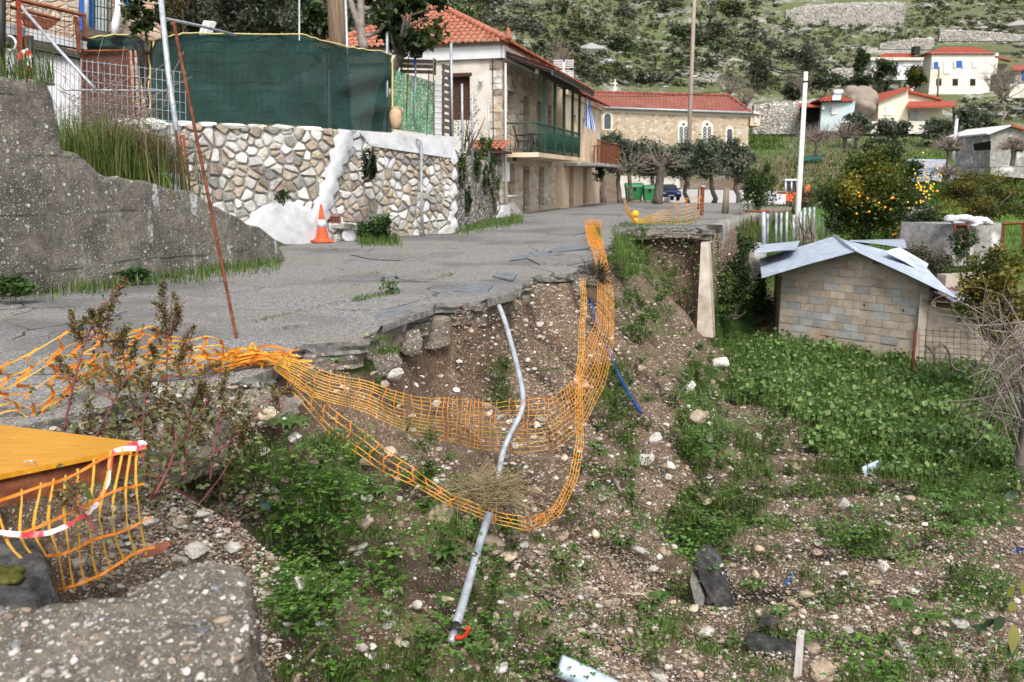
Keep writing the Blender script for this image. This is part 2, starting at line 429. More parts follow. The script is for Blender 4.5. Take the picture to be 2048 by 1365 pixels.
gx0 = np.arange(-9, 7.6, .05); gy0 = np.concatenate([np.arange(.4, 15, .05), np.arange(15, 34, .1)])
GX = np.concatenate([-(9 + np.geomspace(.08, 500, 62))[::-1], gx0, 7.6 + np.geomspace(.08, 520, 95)])
GY = np.concatenate([[-30, -12, -5, -2, -.6, 0], gy0, 34 + np.geomspace(.12, 530, 190)])
MX, MY = np.meshgrid(GX, GY)
GZ = Hfull(MX.ravel(), MY.ravel()).reshape(MX.shape)
def H(x, y):
    x = np.clip(x, GX[0], GX[-1] - 1e-3); y = np.clip(y, GY[0], GY[-1] - 1e-3)
    i = np.clip(np.searchsorted(GX, x, 'right') - 1, 0, len(GX) - 2); j = np.clip(np.searchsorted(GY, y, 'right') - 1, 0, len(GY) - 2)
    p = (x - GX[i]) / (GX[i + 1] - GX[i]); q = (y - GY[j]) / (GY[j + 1] - GY[j])
    return (GZ[j, i] * (1 - p) + GZ[j, i + 1] * p) * (1 - q) + (GZ[j + 1, i] * (1 - p) + GZ[j + 1, i + 1] * p) * q
def H1(x, y): return float(H(np.array([x]), np.array([y]))[0])
def proj(P):
    P = np.asarray(P, float); x, y, z = P[..., 0], P[..., 1], P[..., 2] - CZ
    dp = y * cA - z * sA; up = y * sA + z * cA; dp = np.where(dp < .05, .05, dp)
    return 1024 + FPX * x / dp, 682.5 - FPX * up / dp
# where the growth is (picture u, v, half width, half height, density, kind)
GREEN = [(640, 990, 130, 90, .9, 'c'), (600, 1170, 95, 115, .9, 'c'), (860, 1080, 60, 60, .5, 'w'), (720, 720, 55, 42, .8, 'w'), (1000, 770, 25, 40, .7, 'g'), (1150, 1150, 40, 30, .8, 'w'),
         (560, 900, 40, 40, .6, 'c'), (1255, 500, 45, 60, 1, 'g'), (1230, 780, 30, 60, .7, 'g'), (1270, 640, 40, 50, .5, 'g'), (1310, 560, 30, 90, .5, 'w'), (1400, 830, 45, 120, .8, 'g'), (1400, 1060, 55, 70, 1, 'g'),
         (1470, 640, 60, 80, 1, 'w'), (1380, 560, 40, 70, .4, 'w'), (1740, 760, 280, 80, 1, 't'), (1850, 860, 220, 90, 1, 't'), (1600, 715, 110, 45, 1, 't'), (1940, 980, 130, 100, .9, 'c'), (1700, 1080, 60, 30, .8, 'g'),
         (1960, 1180, 90, 60, .8, 'c'), (1550, 1000, 120, 80, .3, 'w'), (1790, 1050, 160, 80, .45, 'c'), (1600, 1210, 120, 70, .3, 'w'), (1900, 1330, 130, 50, .5, 'c'), (1700, 960, 120, 40, .4, 'g'), (1480, 980, 60, 60, .5, 'g'), (1740, 1330, 90, 60, .8, 'c'), (1480, 1330, 70, 40, .5, 'w'), (1250, 1030, 45, 80, .4, 'w'), (1195, 960, 25, 60, .5, 'w'), (1330, 1250, 50, 60, .6, 'w'), (1130, 1310, 40, 40, .8, 'w'),
         (960, 1290, 60, 60, .5, 'w'), (720, 1300, 60, 60, .3, 'w'), (400, 950, 120, 60, .5, 'w'), (1250, 860, 25, 80, .5, 'g'), (1500, 900, 60, 60, .5, 'g'), (1640, 960, 60, 30, .5, 'g'), (1850, 1240, 60, 40, .6, 'c'), (1030, 950, 40, 40, .4, 'w'), (1330, 700, 70, 70, .35, 'w'), (900, 1200, 70, 60, .3, 'w')]
def green(u, v):
    g = np.zeros(np.shape(u))
    for a, b, ru, rv, d, k in GREEN:
        g = np.maximum(g, d * np.clip(1.5 - np.hypot((u - a) / ru, (v - b) / rv), 0, 1))
    return g
# ---- ground material
def ground_material():
    t = NT('ground_soil'); co = t.n('NewGeometry').outputs['Position']
    a = t.n('Attribute', attribute_name='Col'); sp = t.n('SeparateColor'); t.l(a.outputs['Color'], sp.inputs[0])
    big = t.noise(co, .9, 5); mid = t.noise(co, 7, 6, .65); fine = t.noise(co, 45, 5, .7)
    soil = t.ramp(mid, [(.3, (.075, .048, .032)), (.5, (.150, .102, .070)), (.72, (.26, .195, .14))])
    soil = t.mix(t.ramp(big, [(.4, 0.0), (.65, .5)]), soil, (.17, .105, .068))
    soil = t.mix(t.ramp(fine, [(.35, .55), (.65, 0.0)]), soil, (.045, .03, .02))
    # grit
    for sc, lo, hi, colr in ((34, .16, .3, (.50, .42, .33)), (75, .2, .34, (.42, .35, .27))):
        vv = t.voro(co, sc); m = t.ramp(vv.outputs['Distance'], [(lo, 1.0), (hi, 0.0)])
        s2 = t.n('SeparateColor'); t.l(vv.outputs['Color'], s2.inputs[0])
        m = t.math('MULTIPLY', m, t.ramp(s2.outputs[0], [(.5, 0.0), (.6, 1.0)]))
        m = t.math('MULTIPLY', m, t.ramp(big, [(.3, .25), (.6, 1.0)]))
        soil = t.mix(m, soil, t.mix(s2.outputs[1], colr, (.62, .56, .48)))
    grass = t.ramp(t.noise(co, 12, 5), [(.3, (.022, .042, .009)), (.6, (.055, .10, .02)), (.8, (.10, .14, .035))])
    c = t.mix(t.ramp(t.math('ADD', sp.outputs[0], t.math('MULTIPLY', t.math('SUBTRACT', mid, .5), 1.3)), [(.35, 0.0), (.6, 1.0)]), soil, grass)
    c = t.mix(t.math('MULTIPLY', sp.outputs[2], .8), c, (.035, .026, .02))
    # hillside
    h1 = t.noise(co, .10, 7, .68); h2 = t.noise(co, .9, 6, .7); h3 = t.noise(co, .035, 5, .6)
    hill = t.ramp(h2, [(.28, (.05, .068, .026)), (.45, (.095, .112, .05)), (.58, (.135, .13, .075)), (.75, (.21, .19, .14))])
    hill = t.mix(t.ramp(t.noise(co, .03, 3), [(.42, 0.0), (.58, .55)]), hill, t.ramp(h2, [(.3, (.05, .07, .018)), (.7, (.11, .15, .04))]))
    rock = t.ramp(t.noise(co, 1.6, 6, .75), [(.3, (.12, .115, .105)), (.5, (.30, .285, .26)), (.7, (.48, .46, .43))])
    hill = t.mix(t.ramp(t.math('ADD', h1, t.math('MULTIPLY', t.math('SUBTRACT', h2, .5), .5)), [(.53, 0.0), (.64, .9)]), hill, rock)
    lawn = t.ramp(t.noise(co, .8, 6, .65), [(.3, (.035, .075, .012)), (.55, (.075, .15, .022)), (.8, (.13, .19, .05))])
    near = t.n('Attribute', attribute_name='Zone'); s3 = t.n('SeparateColor'); t.l(near.outputs['Color'], s3.inputs[0])
    c = t.mix(s3.outputs[0], c, lawn)
    c = t.mix(sp.outputs[1], c, hill)
    t.l(c, t.b.inputs['Base Color']); t.b.inputs['Roughness'].default_value = .92; t.b.inputs['Specular IOR Level'].default_value = .15
    hh = t.mix(.5, mid, fine); t.bump(hh, .9, .035)
    return t.m
mG = ground_material()
P = np.stack([MX.ravel(), MY.ravel(), GZ.ravel()], -1)
uu, vv_ = proj(P); fy = P[:, 1]
gA = green(uu, vv_) * (fy > 1.5) * (fy < 30)
hillm = sm(fy, 78, 105)
lawn = sm(fy, 27, 33) * (1 - hillm * .9) * inpoly(P[:, 0], P[:, 1], CR)
lawn = np.maximum(lawn, (fy > 60) * (fy < 140) * sm(P[:, 0] / np.maximum(fy, 1), .22, .28) * sm(n2(P[:, 0], P[:, 1], .05, 3, 2.), -.05, .2) * (1 - sm(fy, 100, 150)))
wet = np.clip(1.2 - np.hypot((uu - 1530) / 90, (vv_ - 1195) / 60), 0, 1)
lowleft = inpoly(P[:, 0], P[:, 1], LEFT) * .55
C = np.stack([np.maximum(gA * .85, lowleft), hillm * (1 - lawn * .6), wet], -1)
mb = MB(); nx, ny = len(GX), len(GY)
ii, jj = np.meshgrid(np.arange(nx - 1), np.arange(ny - 1)); q = (jj * nx + ii).ravel()
mb.add(P, np.stack([q, q + 1, q + nx + 1, q + nx], -1), C)
ground = obj('ground', mb, mG, kind='structure', smooth=True)
za = ground.data.attributes.new('Zone', 'FLOAT_COLOR', 'POINT')
za.data.foreach_set('color', np.stack([lawn, lawn * 0, lawn * 0, lawn * 0 + 1], -1).astype(np.float32).ravel())

# ------------------------------------------------------------------ materials used all over
mAsph = None
def asphalt():
    t = NT('worn_asphalt'); co = t.n('NewGeometry').outputs['Position']
    v = t.voro(co, 70); s = t.n('SeparateColor'); t.l(v.outputs['Color'], s.inputs[0])
    agg = t.ramp(s.outputs[0], [(0, (.10, .10, .104)), (.4, (.21, .21, .213)), (.75, (.33, .33, .332)), (1, (.52, .51, .50))])
    agg = t.mix(t.ramp(v.outputs['Distance'], [(.35, 0.0), (.6, .8)]), agg, (.045, .044, .043))
    v2 = t.voro(co, 22); s2 = t.n('SeparateColor'); t.l(v2.outputs['Color'], s2.inputs[0])
    agg = t.mix(t.ramp(t.noise(co, 16, 5, .7), [(.4, .0), (.7, .6)]), agg, (.34, .325, .30))
    w = t.noise(co, .8, 5, .6)
    c = t.mix(t.ramp(w, [(.42, 0.0), (.62, .6)]), agg, t.mix(.75, agg, (.20, .17, .13)))
    c = t.mix(t.ramp(t.noise(co, .35, 4), [(.52, 0.0), (.6, .55)]), c, (.075, .072, .075))
    # cracks
    dz = t.n('TexNoise', i_Scale=1.2, i_Detail=5.0); t.l(co, dz.inputs['Vector'])
    co2 = t.mix(.55, co, dz.outputs['Color'], 'ADD'); e = t.voro(co2, .42, 'DISTANCE_TO_EDGE')
    cr = t.math('MULTIPLY', t.ramp(e.outputs['Distance'], [(.002, 1.0), (.008, 0.0)]), t.ramp(t.noise(co, 1.1, 3), [(.42, 0.0), (.55, 1.0)]))
    c = t.mix(cr, c, (.018, .017, .014))
    t.l(c, t.b.inputs['Base Color']); t.b.inputs['Roughness'].default_value = .85; t.b.inputs['Specular IOR Level'].default_value = .3
    t.bump(t.mix(.5, t.math('SUBTRACT', 1.0, v.outputs['Distance']), t.math('SUBTRACT', 1.0, cr)), .8, .012)
    return t.m
mAsph = asphalt()
def conglomerate(name, matrix, scale=28, dens=.55):
    t = NT(name); co = t.n('NewGeometry').outputs['Position']
    c = t.ramp(t.noise(co, 6, 6, .7), [(.3, tuple(x * .45 for x in matrix)), (.55, matrix), (.75, tuple(x * 1.5 for x in matrix))])
    hgt = t.noise(co, 60, 5, .7)
    for sc in (scale, scale * 2.3, scale * 5):
        v = t.voro(co, sc); s = t.n('SeparateColor'); t.l(v.outputs['Color'], s.inputs[0])
        m = t.ramp(v.outputs['Distance'], [(.28, 1.0), (.40, 0.0)])
        m = t.math('MULTIPLY', m, t.ramp(s.outputs[0], [(dens, 0.0), (dens + .04, 1.0)]))
        pc = t.ramp(s.outputs[1], [(0, (.20, .15, .11)), (.3, (.34, .31, .28)), (.55, (.55, .52, .48)), (.8, (.30, .22, .17)), (1, (.70, .68, .65))])
        c = t.mix(m, c, pc); hgt = t.mix(m, hgt, (.95, .95, .95))
    c = t.mix(t.ramp(t.noise(co, 2.2, 5), [(.52, 0.0), (.68, .6)]), c, tuple(x * .35 for x in matrix))
    t.l(c, t.b.inputs['Base Color']); t.b.inputs['Roughness'].default_value = .9; t.b.inputs['Specular IOR Level'].default_value = .2
    t.bump(hgt, 1.0, .02); return t.m
mCong = conglomerate('old_concrete', (.24, .21, .165))
mCongD = conglomerate('weathered_concrete', (.20, .178, .14), 40, .5)
mAsphEdge = mat('broken_asphalt', [(.08, .077, .073), (.17, .162, .152), (.27, .255, .23)], 14, bump=.9, bscale=60)
mSlate = mat('smooth_asphalt_chip', [(.10, .11, .125), (.15, .16, .18), (.20, .21, .225)], 8, bump=.4, bscale=70, rough=.6)
LIME = ((.58, .575, .56), 1.3, .54, .66, 'n')
mStone = mat('limestone', [(.25, .235, .215), (.41, .39, .36), (.56, .54, .51)], 7, bump=1, bscale=26, bdist=.035, rnd=.45, spots=[LIME])
mPeb = mat('pebbles', [(.6, .6, .6), (.95, .95, .95)], 30, bump=.4, bscale=90, attr=True)
mWhite = mat('whitewash', [(.38, .39, .41), (.52, .53, .55), (.58, .59, .60)], 3, bump=.6, bscale=14, spots=[((.35, .32, .27), 5, .62, .72, 'n')])
mRust = mat('rusty_steel', [(.075, .025, .014), (.15, .045, .02), (.24, .09, .04)], 14, bump=.6, bscale=80, rough=.8)
mRed = mat('red_painted_metal', [(.22, .03, .02), (.33, .05, .03)], 12, bump=.3, rough=.6, spots=[((.14, .045, .02), 9, .5, .6, 'n')])
mGalv = mat('galvanised_pipe', [(.25, .27, .30), (.40, .43, .47), (.50, .52, .55)], 9, bump=.2, rough=.5, metal=.35)
mTin = mat('tin_sheet', [(.36, .42, .50), (.47, .53, .62), (.56, .61, .68)], 2.5, bump=.1, rough=.42, metal=.35, stretch=(1, 1, 4))
mTinR = mat('rusty_tin_sheet', [(.20, .22, .24), (.42, .44, .48)], 3, bump=.2, rough=.55, metal=.25, spots=[((.21, .06, .03), 2.2, .48, .56, 'n')])
mWood = mat('weathered_wood', [(.10, .08, .06), (.19, .155, .12), (.27, .23, .19)], 5, bump=.6, bscale=25, stretch=(6, 6, .6))
mWoodD = mat('grey_brown_pallet_wood', [(.06, .05, .043), (.12, .10, .085)], 8, bump=.6)
mBark = mat('bark', [(.045, .036, .03), (.10, .085, .07), (.17, .15, .13)], 12, bump=1, bscale=30, bdist=.03, stretch=(1, 1, .3))
mBarkP = mat('pale_twigs', [(.14, .11, .09), (.24, .19, .16)], 9, bump=.6)
mNetO = mat('orange_net', [(.68, .20, .025), (.76, .27, .04)], 9, bump=0, rough=.6, transl=.3, spots=[((.42, .20, .06), 2.5, .52, .72, 'n')])
mNetY = mat('yellow_orange_net', [(.66, .34, .04), (.74, .44, .07)], 5, bump=0, rough=.6, transl=.3, spots=[((.46, .30, .12), 2.5, .52, .72, 'n')])
mTerra = mat('roof_tile', [(.27, .085, .05), (.36, .135, .085), (.43, .19, .125)], 5, bump=.3, bscale=40, spots=[((.16, .06, .04), 1.6, .58, .72, 'n')])
mTerraD = mat('old_roof_tile', [(.20, .06, .045), (.28, .09, .068)], 2, bump=.3, spots=[((.12, .06, .045), .5, .55, .68, 'n')])
mPlaster = mat('grubby_plaster', [(.42, .37, .31), (.55, .51, .45), (.60, .57, .52)], 1.3, bump=.25, spots=[((.34, .30, .25), 1.1, .6, .75, 'n')])
mFascia = mat('white_painted_eave', [(.52, .53, .54), (.62, .62, .62)], 2, bump=.1)
mOchre = mat('ochre_plaster', [(.48, .34, .22), (.62, .48, .34), (.66, .56, .44)], 1.0, bump=.25, spots=[((.36, .2, .1), .9, .55, .75, 'n')])
mDark = mat('dark_opening', [(.012, .011, .010), (.025, .02, .018)], 4, bump=0)
mBrown = mat('brown_wood', [(.045, .022, .014), (.085, .04, .026)], 6, bump=.4, stretch=(8, 8, 1))
mGreenP = mat('dark_green_paint', [(.018, .055, .04), (.03, .085, .06)], 3, bump=.1, rough=.5)
mIron = mat('black_iron', [(.015, .015, .015), (.03, .028, .026)], 5, bump=.1, rough=.5)
mGlass = mat('window_glass', [(.02, .025, .03), (.05, .06, .07)], 1, bump=0, rough=.1, spec=.6)
mBlue = mat('blue_paint', [(.02, .07, .30), (.03, .12, .42)], 3, bump=.1, rough=.5)
mLBlue = mat('pale_blue_pvc', [(.42, .52, .66), (.52, .62, .74)], 3, bump=.1, rough=.4)
mBeige = mat('cream_wall', [(.56, .54, .48), (.64, .62, .56)], .6, bump=.1, spots=[((.5, .42, .3), .25, .58, .75, 'n')])
mYellow = mat('pale_yellow_wall', [(.60, .57, .44), (.66, .62, .48)], .5, bump=.05)
mMint = mat('grey_blue_wall', [(.42, .52, .53), (.5, .58, .58)], .5, bump=.05)
mLightW = mat('white_wall', [(.52, .52, .54), (.62, .62, .64)], .8, bump=.1)
mRub1 = rubble('house_rubble', [(.30, .22, .15), (.48, .39, .28), (.40, .34, .27), (.58, .50, .40), (.36, .27, .19)], (.46, .42, .36), 2.6, sz=(.7, .7, 2.0))
mRub2 = rubble('church_rubble', [(.30, .20, .11), (.46, .36, .24), (.36, .29, .21), (.52, .46, .38), (.34, .23, .12)], (.42, .37, .30), 2.2)
mRub3 = rubble('terrace_rubble', [(.25, .23, .20), (.42, .40, .37), (.33, .30, .26), (.52, .50, .47)], (.10, .095, .08), 2.2, .09, 1.0)
mRub4 = rubble('pinkish_rubble', [(.30, .19, .13), (.44, .31, .22), (.36, .29, .24), (.52, .43, .35)], (.36, .28, .22), 5)
mMortar = mat('grey_mortar', [(.17, .162, .15), (.27, .26, .245), (.37, .355, .335)], 4, bump=.9, bscale=26, bdist=.03, spots=[LIME])
def leafmat(name, tr=.3, rough=.5): return mat(name, [(.7, .7, .7), (1, 1, 1)], 6, bump=0, attr=True, transl=tr + .08, rough=rough, spec=.35)
mLeaf = leafmat('leaves'); mLeafH = leafmat('hill_leaves', .15, .8)
mFruit = mat('orange_fruit', [(.75, .26, .01), (.85, .36, .02)], 20, bump=.2, rough=.4)
mLemon = mat('lemon_fruit', [(.78, .50, .03), (.85, .62, .05)], 20, bump=.2, rough=.4)

# ------------------------------------------------------------------ road
def jag(pts, step=.07, amp=.1):
    out = []
    for (x0, y0), (x1, y1) in zip(pts[:-1], pts[1:]):
        L = math.hypot(x1 - x0, y1 - y0); k = max(1, int(L / step)); nx_, ny_ = (y1 - y0) / L, -(x1 - x0) / L
        for i in range(k):
            q = i / k; x, y = x0 + (x1 - x0) * q, y0 + (y1 - y0) * q
            o = amp * float(n2(np.array([x]), np.array([y]), 3.0, 3)[0]) * 1.5 + .5 * amp * float(vn(np.array([[round(x * 2.2), round(y * 2.2), 3.]]))[0])
            out.append((x + nx_ * o, y + ny_ * o))
    return out + [pts[-1]]
edge = [(p[0], p[1]) for p in CREST[9:31]]
edge_j = jag(edge, .07, .10)
roadpoly = edge_j + [(5.0, 22.6), (9.4, 33.1), (15.8, 48), (31, 73), (-1, 73), (4.9, 50), (-.4, 31.8), (-1.45, 21.4), (-4.0, 18.35), (-5.2, 15.6), (-4.0, 14.2), (-5.85, 9.3), (-9.6, 7.0), (-9.6, 3.2), (-3.6, 3.2)]
def slab(poly, zf, th, grid, jit, name, ms, seed=1, **kw):
    xs = [p[0] for p in poly]; ys = [p[1] for p in poly]; pts = [Vector(p) for p in poly]; n = len(pts)
    rg = random.Random(seed); y = min(ys); cand = []
    while y < max(ys):
        s = grid * (1 + max(0, y - 9) * .12); x = min(xs)
        while x < max(xs):
            cand.append((x + rg.uniform(-.3, .3) * s, y + rg.uniform(-.3, .3) * s)); x += s
        y += s
    ca = np.array(cand); m = inpoly(ca[:, 0], ca[:, 1], poly)
    pts += [Vector(p) for p in ca[m]]
    V, E, Fc, *_ = delaunay_2d_cdt(pts, [(i, (i + 1) % n) for i in range(n)], [], 1, 1e-4)
    V = np.array([(p.x, p.y) for p in V]); Z = zf(V[:, 0], V[:, 1])
    T = np.concatenate([V, Z[:, None]], 1); Fc = [f for f in Fc]
    up = [f if ((V[f[1]][0] - V[f[0]][0]) * (V[f[2]][1] - V[f[0]][1]) - (V[f[1]][1] - V[f[0]][1]) * (V[f[2]][0] - V[f[0]][0])) > 0 else f[::-1] for f in Fc]
    b = MB(); b.add(T, up)
    k = n; A = np.array(poly); za_ = zf(A[:, 0], A[:, 1])
    cen = np.gradient(A, axis=0); nrm = np.stack([cen[:, 1], -cen[:, 0]], 1); nrm /= np.linalg.norm(nrm, axis=1)[:, None] + 1e-9
    rows = [np.concatenate([A, za_[:, None]], 1)]
    for q in (.4, .75, 1.0):
        o = (vn(np.concatenate([A * 9, np.full((k, 1), q * 9)], 1)) * .03 - .02 * q)[:, None]
        rows.append(np.concatenate([A + nrm * o, (za_ - th * q)[:, None]], 1))
    S = np.concatenate(rows)
    b.add(S, [(r * k + i, (r + 1) * k + i, (r + 1) * k + (i + 1) % k, r * k + (i + 1) % k) for r in range(3) for i in range(k)], None, 1)
    return obj(name, b, ms, smooth=False, **kw)
base_edge = jag([(x - .05, y + .04) for x, y in edge], .09, .16)
road = slab(roadpoly, lambda x, y: plateau(y) + n2(x, y, .9, 3) * .018 + .006, .11, .35, .3, 'road', [mAsph, mAsphEdge], kind='structure')
W['road'] = (0, 0, 0)
bp = base_edge + [(4.8, 23.2), (1.5, 24), (-.4, 17), (-1.9, 11), (-2.6, 7.6), (-3.4, 5.6), (-3.6, 4.4)]
def layer(poly, z0, th):
    o = slab(poly, lambda x, y: z0 + n2(x, y, 2.5, 3) * .02, th, .5, .3, 'road_base', [mCong, mCong], seed=5); o.location = (0, 0, 0); return o
rb = layer(bp, -.112, .13); rb.data.transform(Matrix.Translation(Vector(W[rb.name]))); rb.parent = road; W[rb.name] = (0, 0, 0)
# concrete pieces still hanging under the broken edge: (u, v of centre, width, height, depth, top z)
def chunk(u, v, w, h, dp, zt, seed, m=mCong, rz=None, sub=3):
    p = onz(u, v, zt - h / 2) + Vector((.73, -.68, 0)) * (.22 if u < 500 else .13)
    V, Fc = rockv(sub, seed, .75, .14, 1.6)
    q = V * np.array([w / 2, dp / 2, h / 2]) * 1.08; a = .7 if rz is None else rz
    c, s = math.cos(a), math.sin(a); q = np.stack([q[:, 0] * c - q[:, 1] * s, q[:, 0] * s + q[:, 1] * c, q[:, 2]], 1)
    b = MB(); b.add(q + np.array(p), Fc); o = obj('concrete_chunk', b, m, parent=road); return o
W['road'] = (0, 0, 0)
for k, a in enumerate([(478, 815, .62, .34, .46, -.06, .82), (385, 850, .6, .36, .5, -.06, .84), (300, 885, .6, .34, .5, -.06, .9), (600, 725, .4, .2, .4, -.1, .5), (735, 712, .38, .34, .4, -.12, .6), (785, 680, .36, .30, .4, -.1, .5), (845, 662, .42, .36, .4, -.1, .5),
                       (920, 625, .70, .30, .5, -.02, .25), (1010, 592, .42, .26, .45, -.08, .5), (1052, 582, .40, .30, .5, -.1, .5), (1105, 566, .8, .26, .6, -.06, .2), (1150, 560, .45, .22, .5, -.06, .3),
                       (690, 700, .3, .16, .3, -.1, .5), (1290, 470, .8, .25, .5, -.05, .1), (1345, 470, .9, .3, .5, -.06, .0), (1390, 472, .7, .35, .5, -.04, .1)]):
    chunk(*a[:6], seed=40 + k, rz=a[6], m=mCong)
# split asphalt flakes lying on the edge
def flake(pix, zt, th, m, seed, name='asphalt_flake'):
    A = [onz(u, v, zt) for u, v in pix]; k = len(A); b = MB()
    V = [tuple(p) for p in A] + [(p.x * .995, p.y, p.z - th) for p in A]
    b.add(V, [tuple(range(k)) if True else None] + [tuple(range(k, 2 * k))[::-1]] + [(i, k + i, k + (i + 1) % k, (i + 1) % k) for i in range(k)])
    return obj(name, b, m, parent=road)
for k, (pix, z, th, m) in enumerate([([(750, 634), (808, 626), (838, 612), (815, 610), (760, 622)], .022, .02, mSlate), ([(765, 652), (815, 634), (865, 618), (868, 606), (830, 612), (768, 640)], .03, .06, mAsphEdge),
        ([(905, 580), (975, 582), (985, 572), (940, 569)], .03, .02, mSlate), ([(975, 598), (1028, 585), (1030, 572), (995, 575), (980, 582)], .04, .09, mAsphEdge), ([(985, 552), (1025, 560), (1035, 548), (1000, 545)], .03, .02, mSlate),
        ([(1080, 528), (1135, 530), (1185, 520), (1175, 506), (1110, 512), (1050, 514)], .035, .09, mAsphEdge), ([(1095, 506), (1180, 496), (1172, 488), (1110, 494)], .03, .02, mSlate), ([(1020, 520), (1130, 508), (1100, 503), (1030, 510)], .03, .015, mSlate),
        ([(740, 518), (800, 521), (830, 512), (790, 506), (700, 509)], .022, .012, mAsphEdge), ([(830, 516), (900, 515), (930, 505), (870, 504)], .022, .012, mAsphEdge), ([(1090, 468), (1150, 470), (1190, 462), (1130, 458)], .022, .012, mAsphEdge)]):
    flake(pix, z, th, m, k)
# ------------------------------------------------------------------ walls and the yards on the left
def onplane(u, v, A, B, off=0.0):
    """picture point -> vertical plane through plan points A, B (moved towards the camera by off)"""
    d = rays(u, v); n = np.array((-(B[1] - A[1]), B[0] - A[0])); n = n / np.linalg.norm(n)
    if n @ np.array(A) > 0: n = -n
    A2 = np.array(A) + n * off
    t = (n @ A2) / (n @ d[:2])
    return Vector((d[0] * t, d[1] * t, CZ + d[2] * t))
def prism(mb, pts, back, col=None, mi=0):
    """plate from an outline of points, thickened by vector back"""
    A = np.array([tuple(p) for p in pts], float); k = len(A); B = A + np.array(tuple(back))
    mb.add(np.concatenate([A, B]), [tuple(range(k)), tuple(range(k, 2 * k))[::-1]] + [(i, k + i, k + (i + 1) % k, (i + 1) % k) for i in range(k)], col, mi)
    return mb
def wallgrid(mb, line, top, z0, thick, ds=.1, nz=22, disp=.03, fr=3., topr=.03, mi=0):
    """rough wall: line = plan points front face, top = [(distance along, z)]"""
    L = np.array(line, float); seg = np.linalg.norm(np.diff(L, axis=0), axis=1); cum = np.concatenate([[0], np.cumsum(seg)])
    n = max(2, int(cum[-1] / ds)); s = np.linspace(0, cum[-1], n + 1)
    x = np.interp(s, cum, L[:, 0]); y = np.interp(s, cum, L[:, 1]); tz = np.interp(s, [t[0] for t in top], [t[1] for t in top])
    tz = tz + fbm(np.stack([x * 4, y * 4, x * 0], 1), 3) * topr * 2
    tx, ty = np.gradient(x), np.gradient(y); l = np.hypot(tx, ty); nx_, ny_ = ty / l, -tx / l
    sg = np.sign(-(nx_ * x + ny_ * y)); nx_, ny_ = nx_ * sg, ny_ * sg     # towards the camera
    rows = []
    for k in range(nz + 1):
        z = z0 + (tz - z0) * k / nz
        o = fbm(np.stack([x * fr, y * fr, z * fr], 1), 4) * disp - .02 * (k == nz)
        rows.append(np.stack([x + nx_ * o, y + ny_ * o, z], 1))
    for q in (.35, .7, 1):
        o = fbm(np.stack([x * fr, y * fr, tz * fr + q * 3], 1), 4) * topr
        rows.append(np.stack([x - nx_ * thick * q, y - ny_ * thick * q, tz + o - .01 * q], 1))
    rows.append(np.stack([x - nx_ * thick, y - ny_ * thick, np.full(n + 1, z0)], 1))
    m = n + 1; V = np.concatenate(rows); K = len(rows)
    F = [(r * m + i, r * m + i + 1, (r + 1) * m + i + 1, (r + 1) * m + i) for r in range(K - 1) for i in range(n)]
    F += [tuple(r * m for r in range(K))[::-1], tuple(r * m + n for r in range(K))]; mb.sm = True
    mb.add(V, F, None, mi); return mb
def dist_along(line, p):
    L = np.array(line, float); best = 1e9; res = 0; c = 0
    for a, b in zip(L[:-1], L[1:]):
        l = np.linalg.norm(b - a); k = np.clip(np.dot(np.array(p[:2]) - a, b - a) / l ** 2, 0, 1); d = np.linalg.norm(a + k * (b - a) - np.array(p[:2]))
        if d < best: best, res = d, c + k * l
        c += l
    return res
def voronoi(w, h, pts, gap):
    out = []
    P = np.array(pts)
    for i, p in enumerate(P):
        d = np.hypot(*(P - p).T); nb = np.argsort(d)[1:16]; poly = [(0, 0), (w, 0), (w, h), (0, h)]
        for j in nb:
            mx, my = (P[j] + p) / 2; nx_, ny_ = (P[j] - p) / d[j]; c = mx * nx_ + my * ny_ - gap / 2; new = []
            for a, b in zip(poly, poly[1:] + poly[:1]):
                da, db = a[0] * nx_ + a[1] * ny_ - c, b[0] * nx_ + b[1] * ny_ - c
                if da <= 0: new.append(a)
                if da * db < 0: t = da / (da - db); new.append((a[0] + (b[0] - a[0]) * t, a[1] + (b[1] - a[1]) * t))
            poly = new
            if len(poly) < 3: break
        if len(poly) >= 3: out.append((i, np.array(poly)))
    return out
def stone_mb(poly, fr, rg, proud=.05):
    """a rubble stone from an outline in wall coordinates; fr(s, z, out) -> point"""
    q = []
    for a, b in zip(poly, np.roll(poly, -1, 0)): e_ = rg.uniform(.08, .24); q += [a * (1 - e_) + b * e_, a * e_ + b * (1 - e_)]
    q = np.array(q); c = q.mean(0); k = len(q); pr = proud * rg.uniform(.5, 1.3); V = []
    tl = rg.uniform(-.25, .25), rg.uniform(-.25, .25)
    for sc, o in ((1.0, -.03), (.95, .55), (.80, .92)):
        for p in q:
            e = (p - c) * sc * rg.uniform(.90, 1.05); V.append(fr(c[0] + e[0], c[1] + e[1], o * pr + (e @ np.array(tl)) * .5 * (o > 0) * rg.uniform(.5, 1.2) if o > 0 else o))
    V.append(fr(c[0], c[1], pr * rg.uniform(.85, 1.15)))
    F = [(r * k + i, r * k + (i + 1) % k, (r + 1) * k + (i + 1) % k, (r + 1) * k + i) for r in range(2) for i in range(k)] + [(2 * k + i, 2 * k + (i + 1) % k, 3 * k) for i in range(k)]
    return MB().add(V, F)
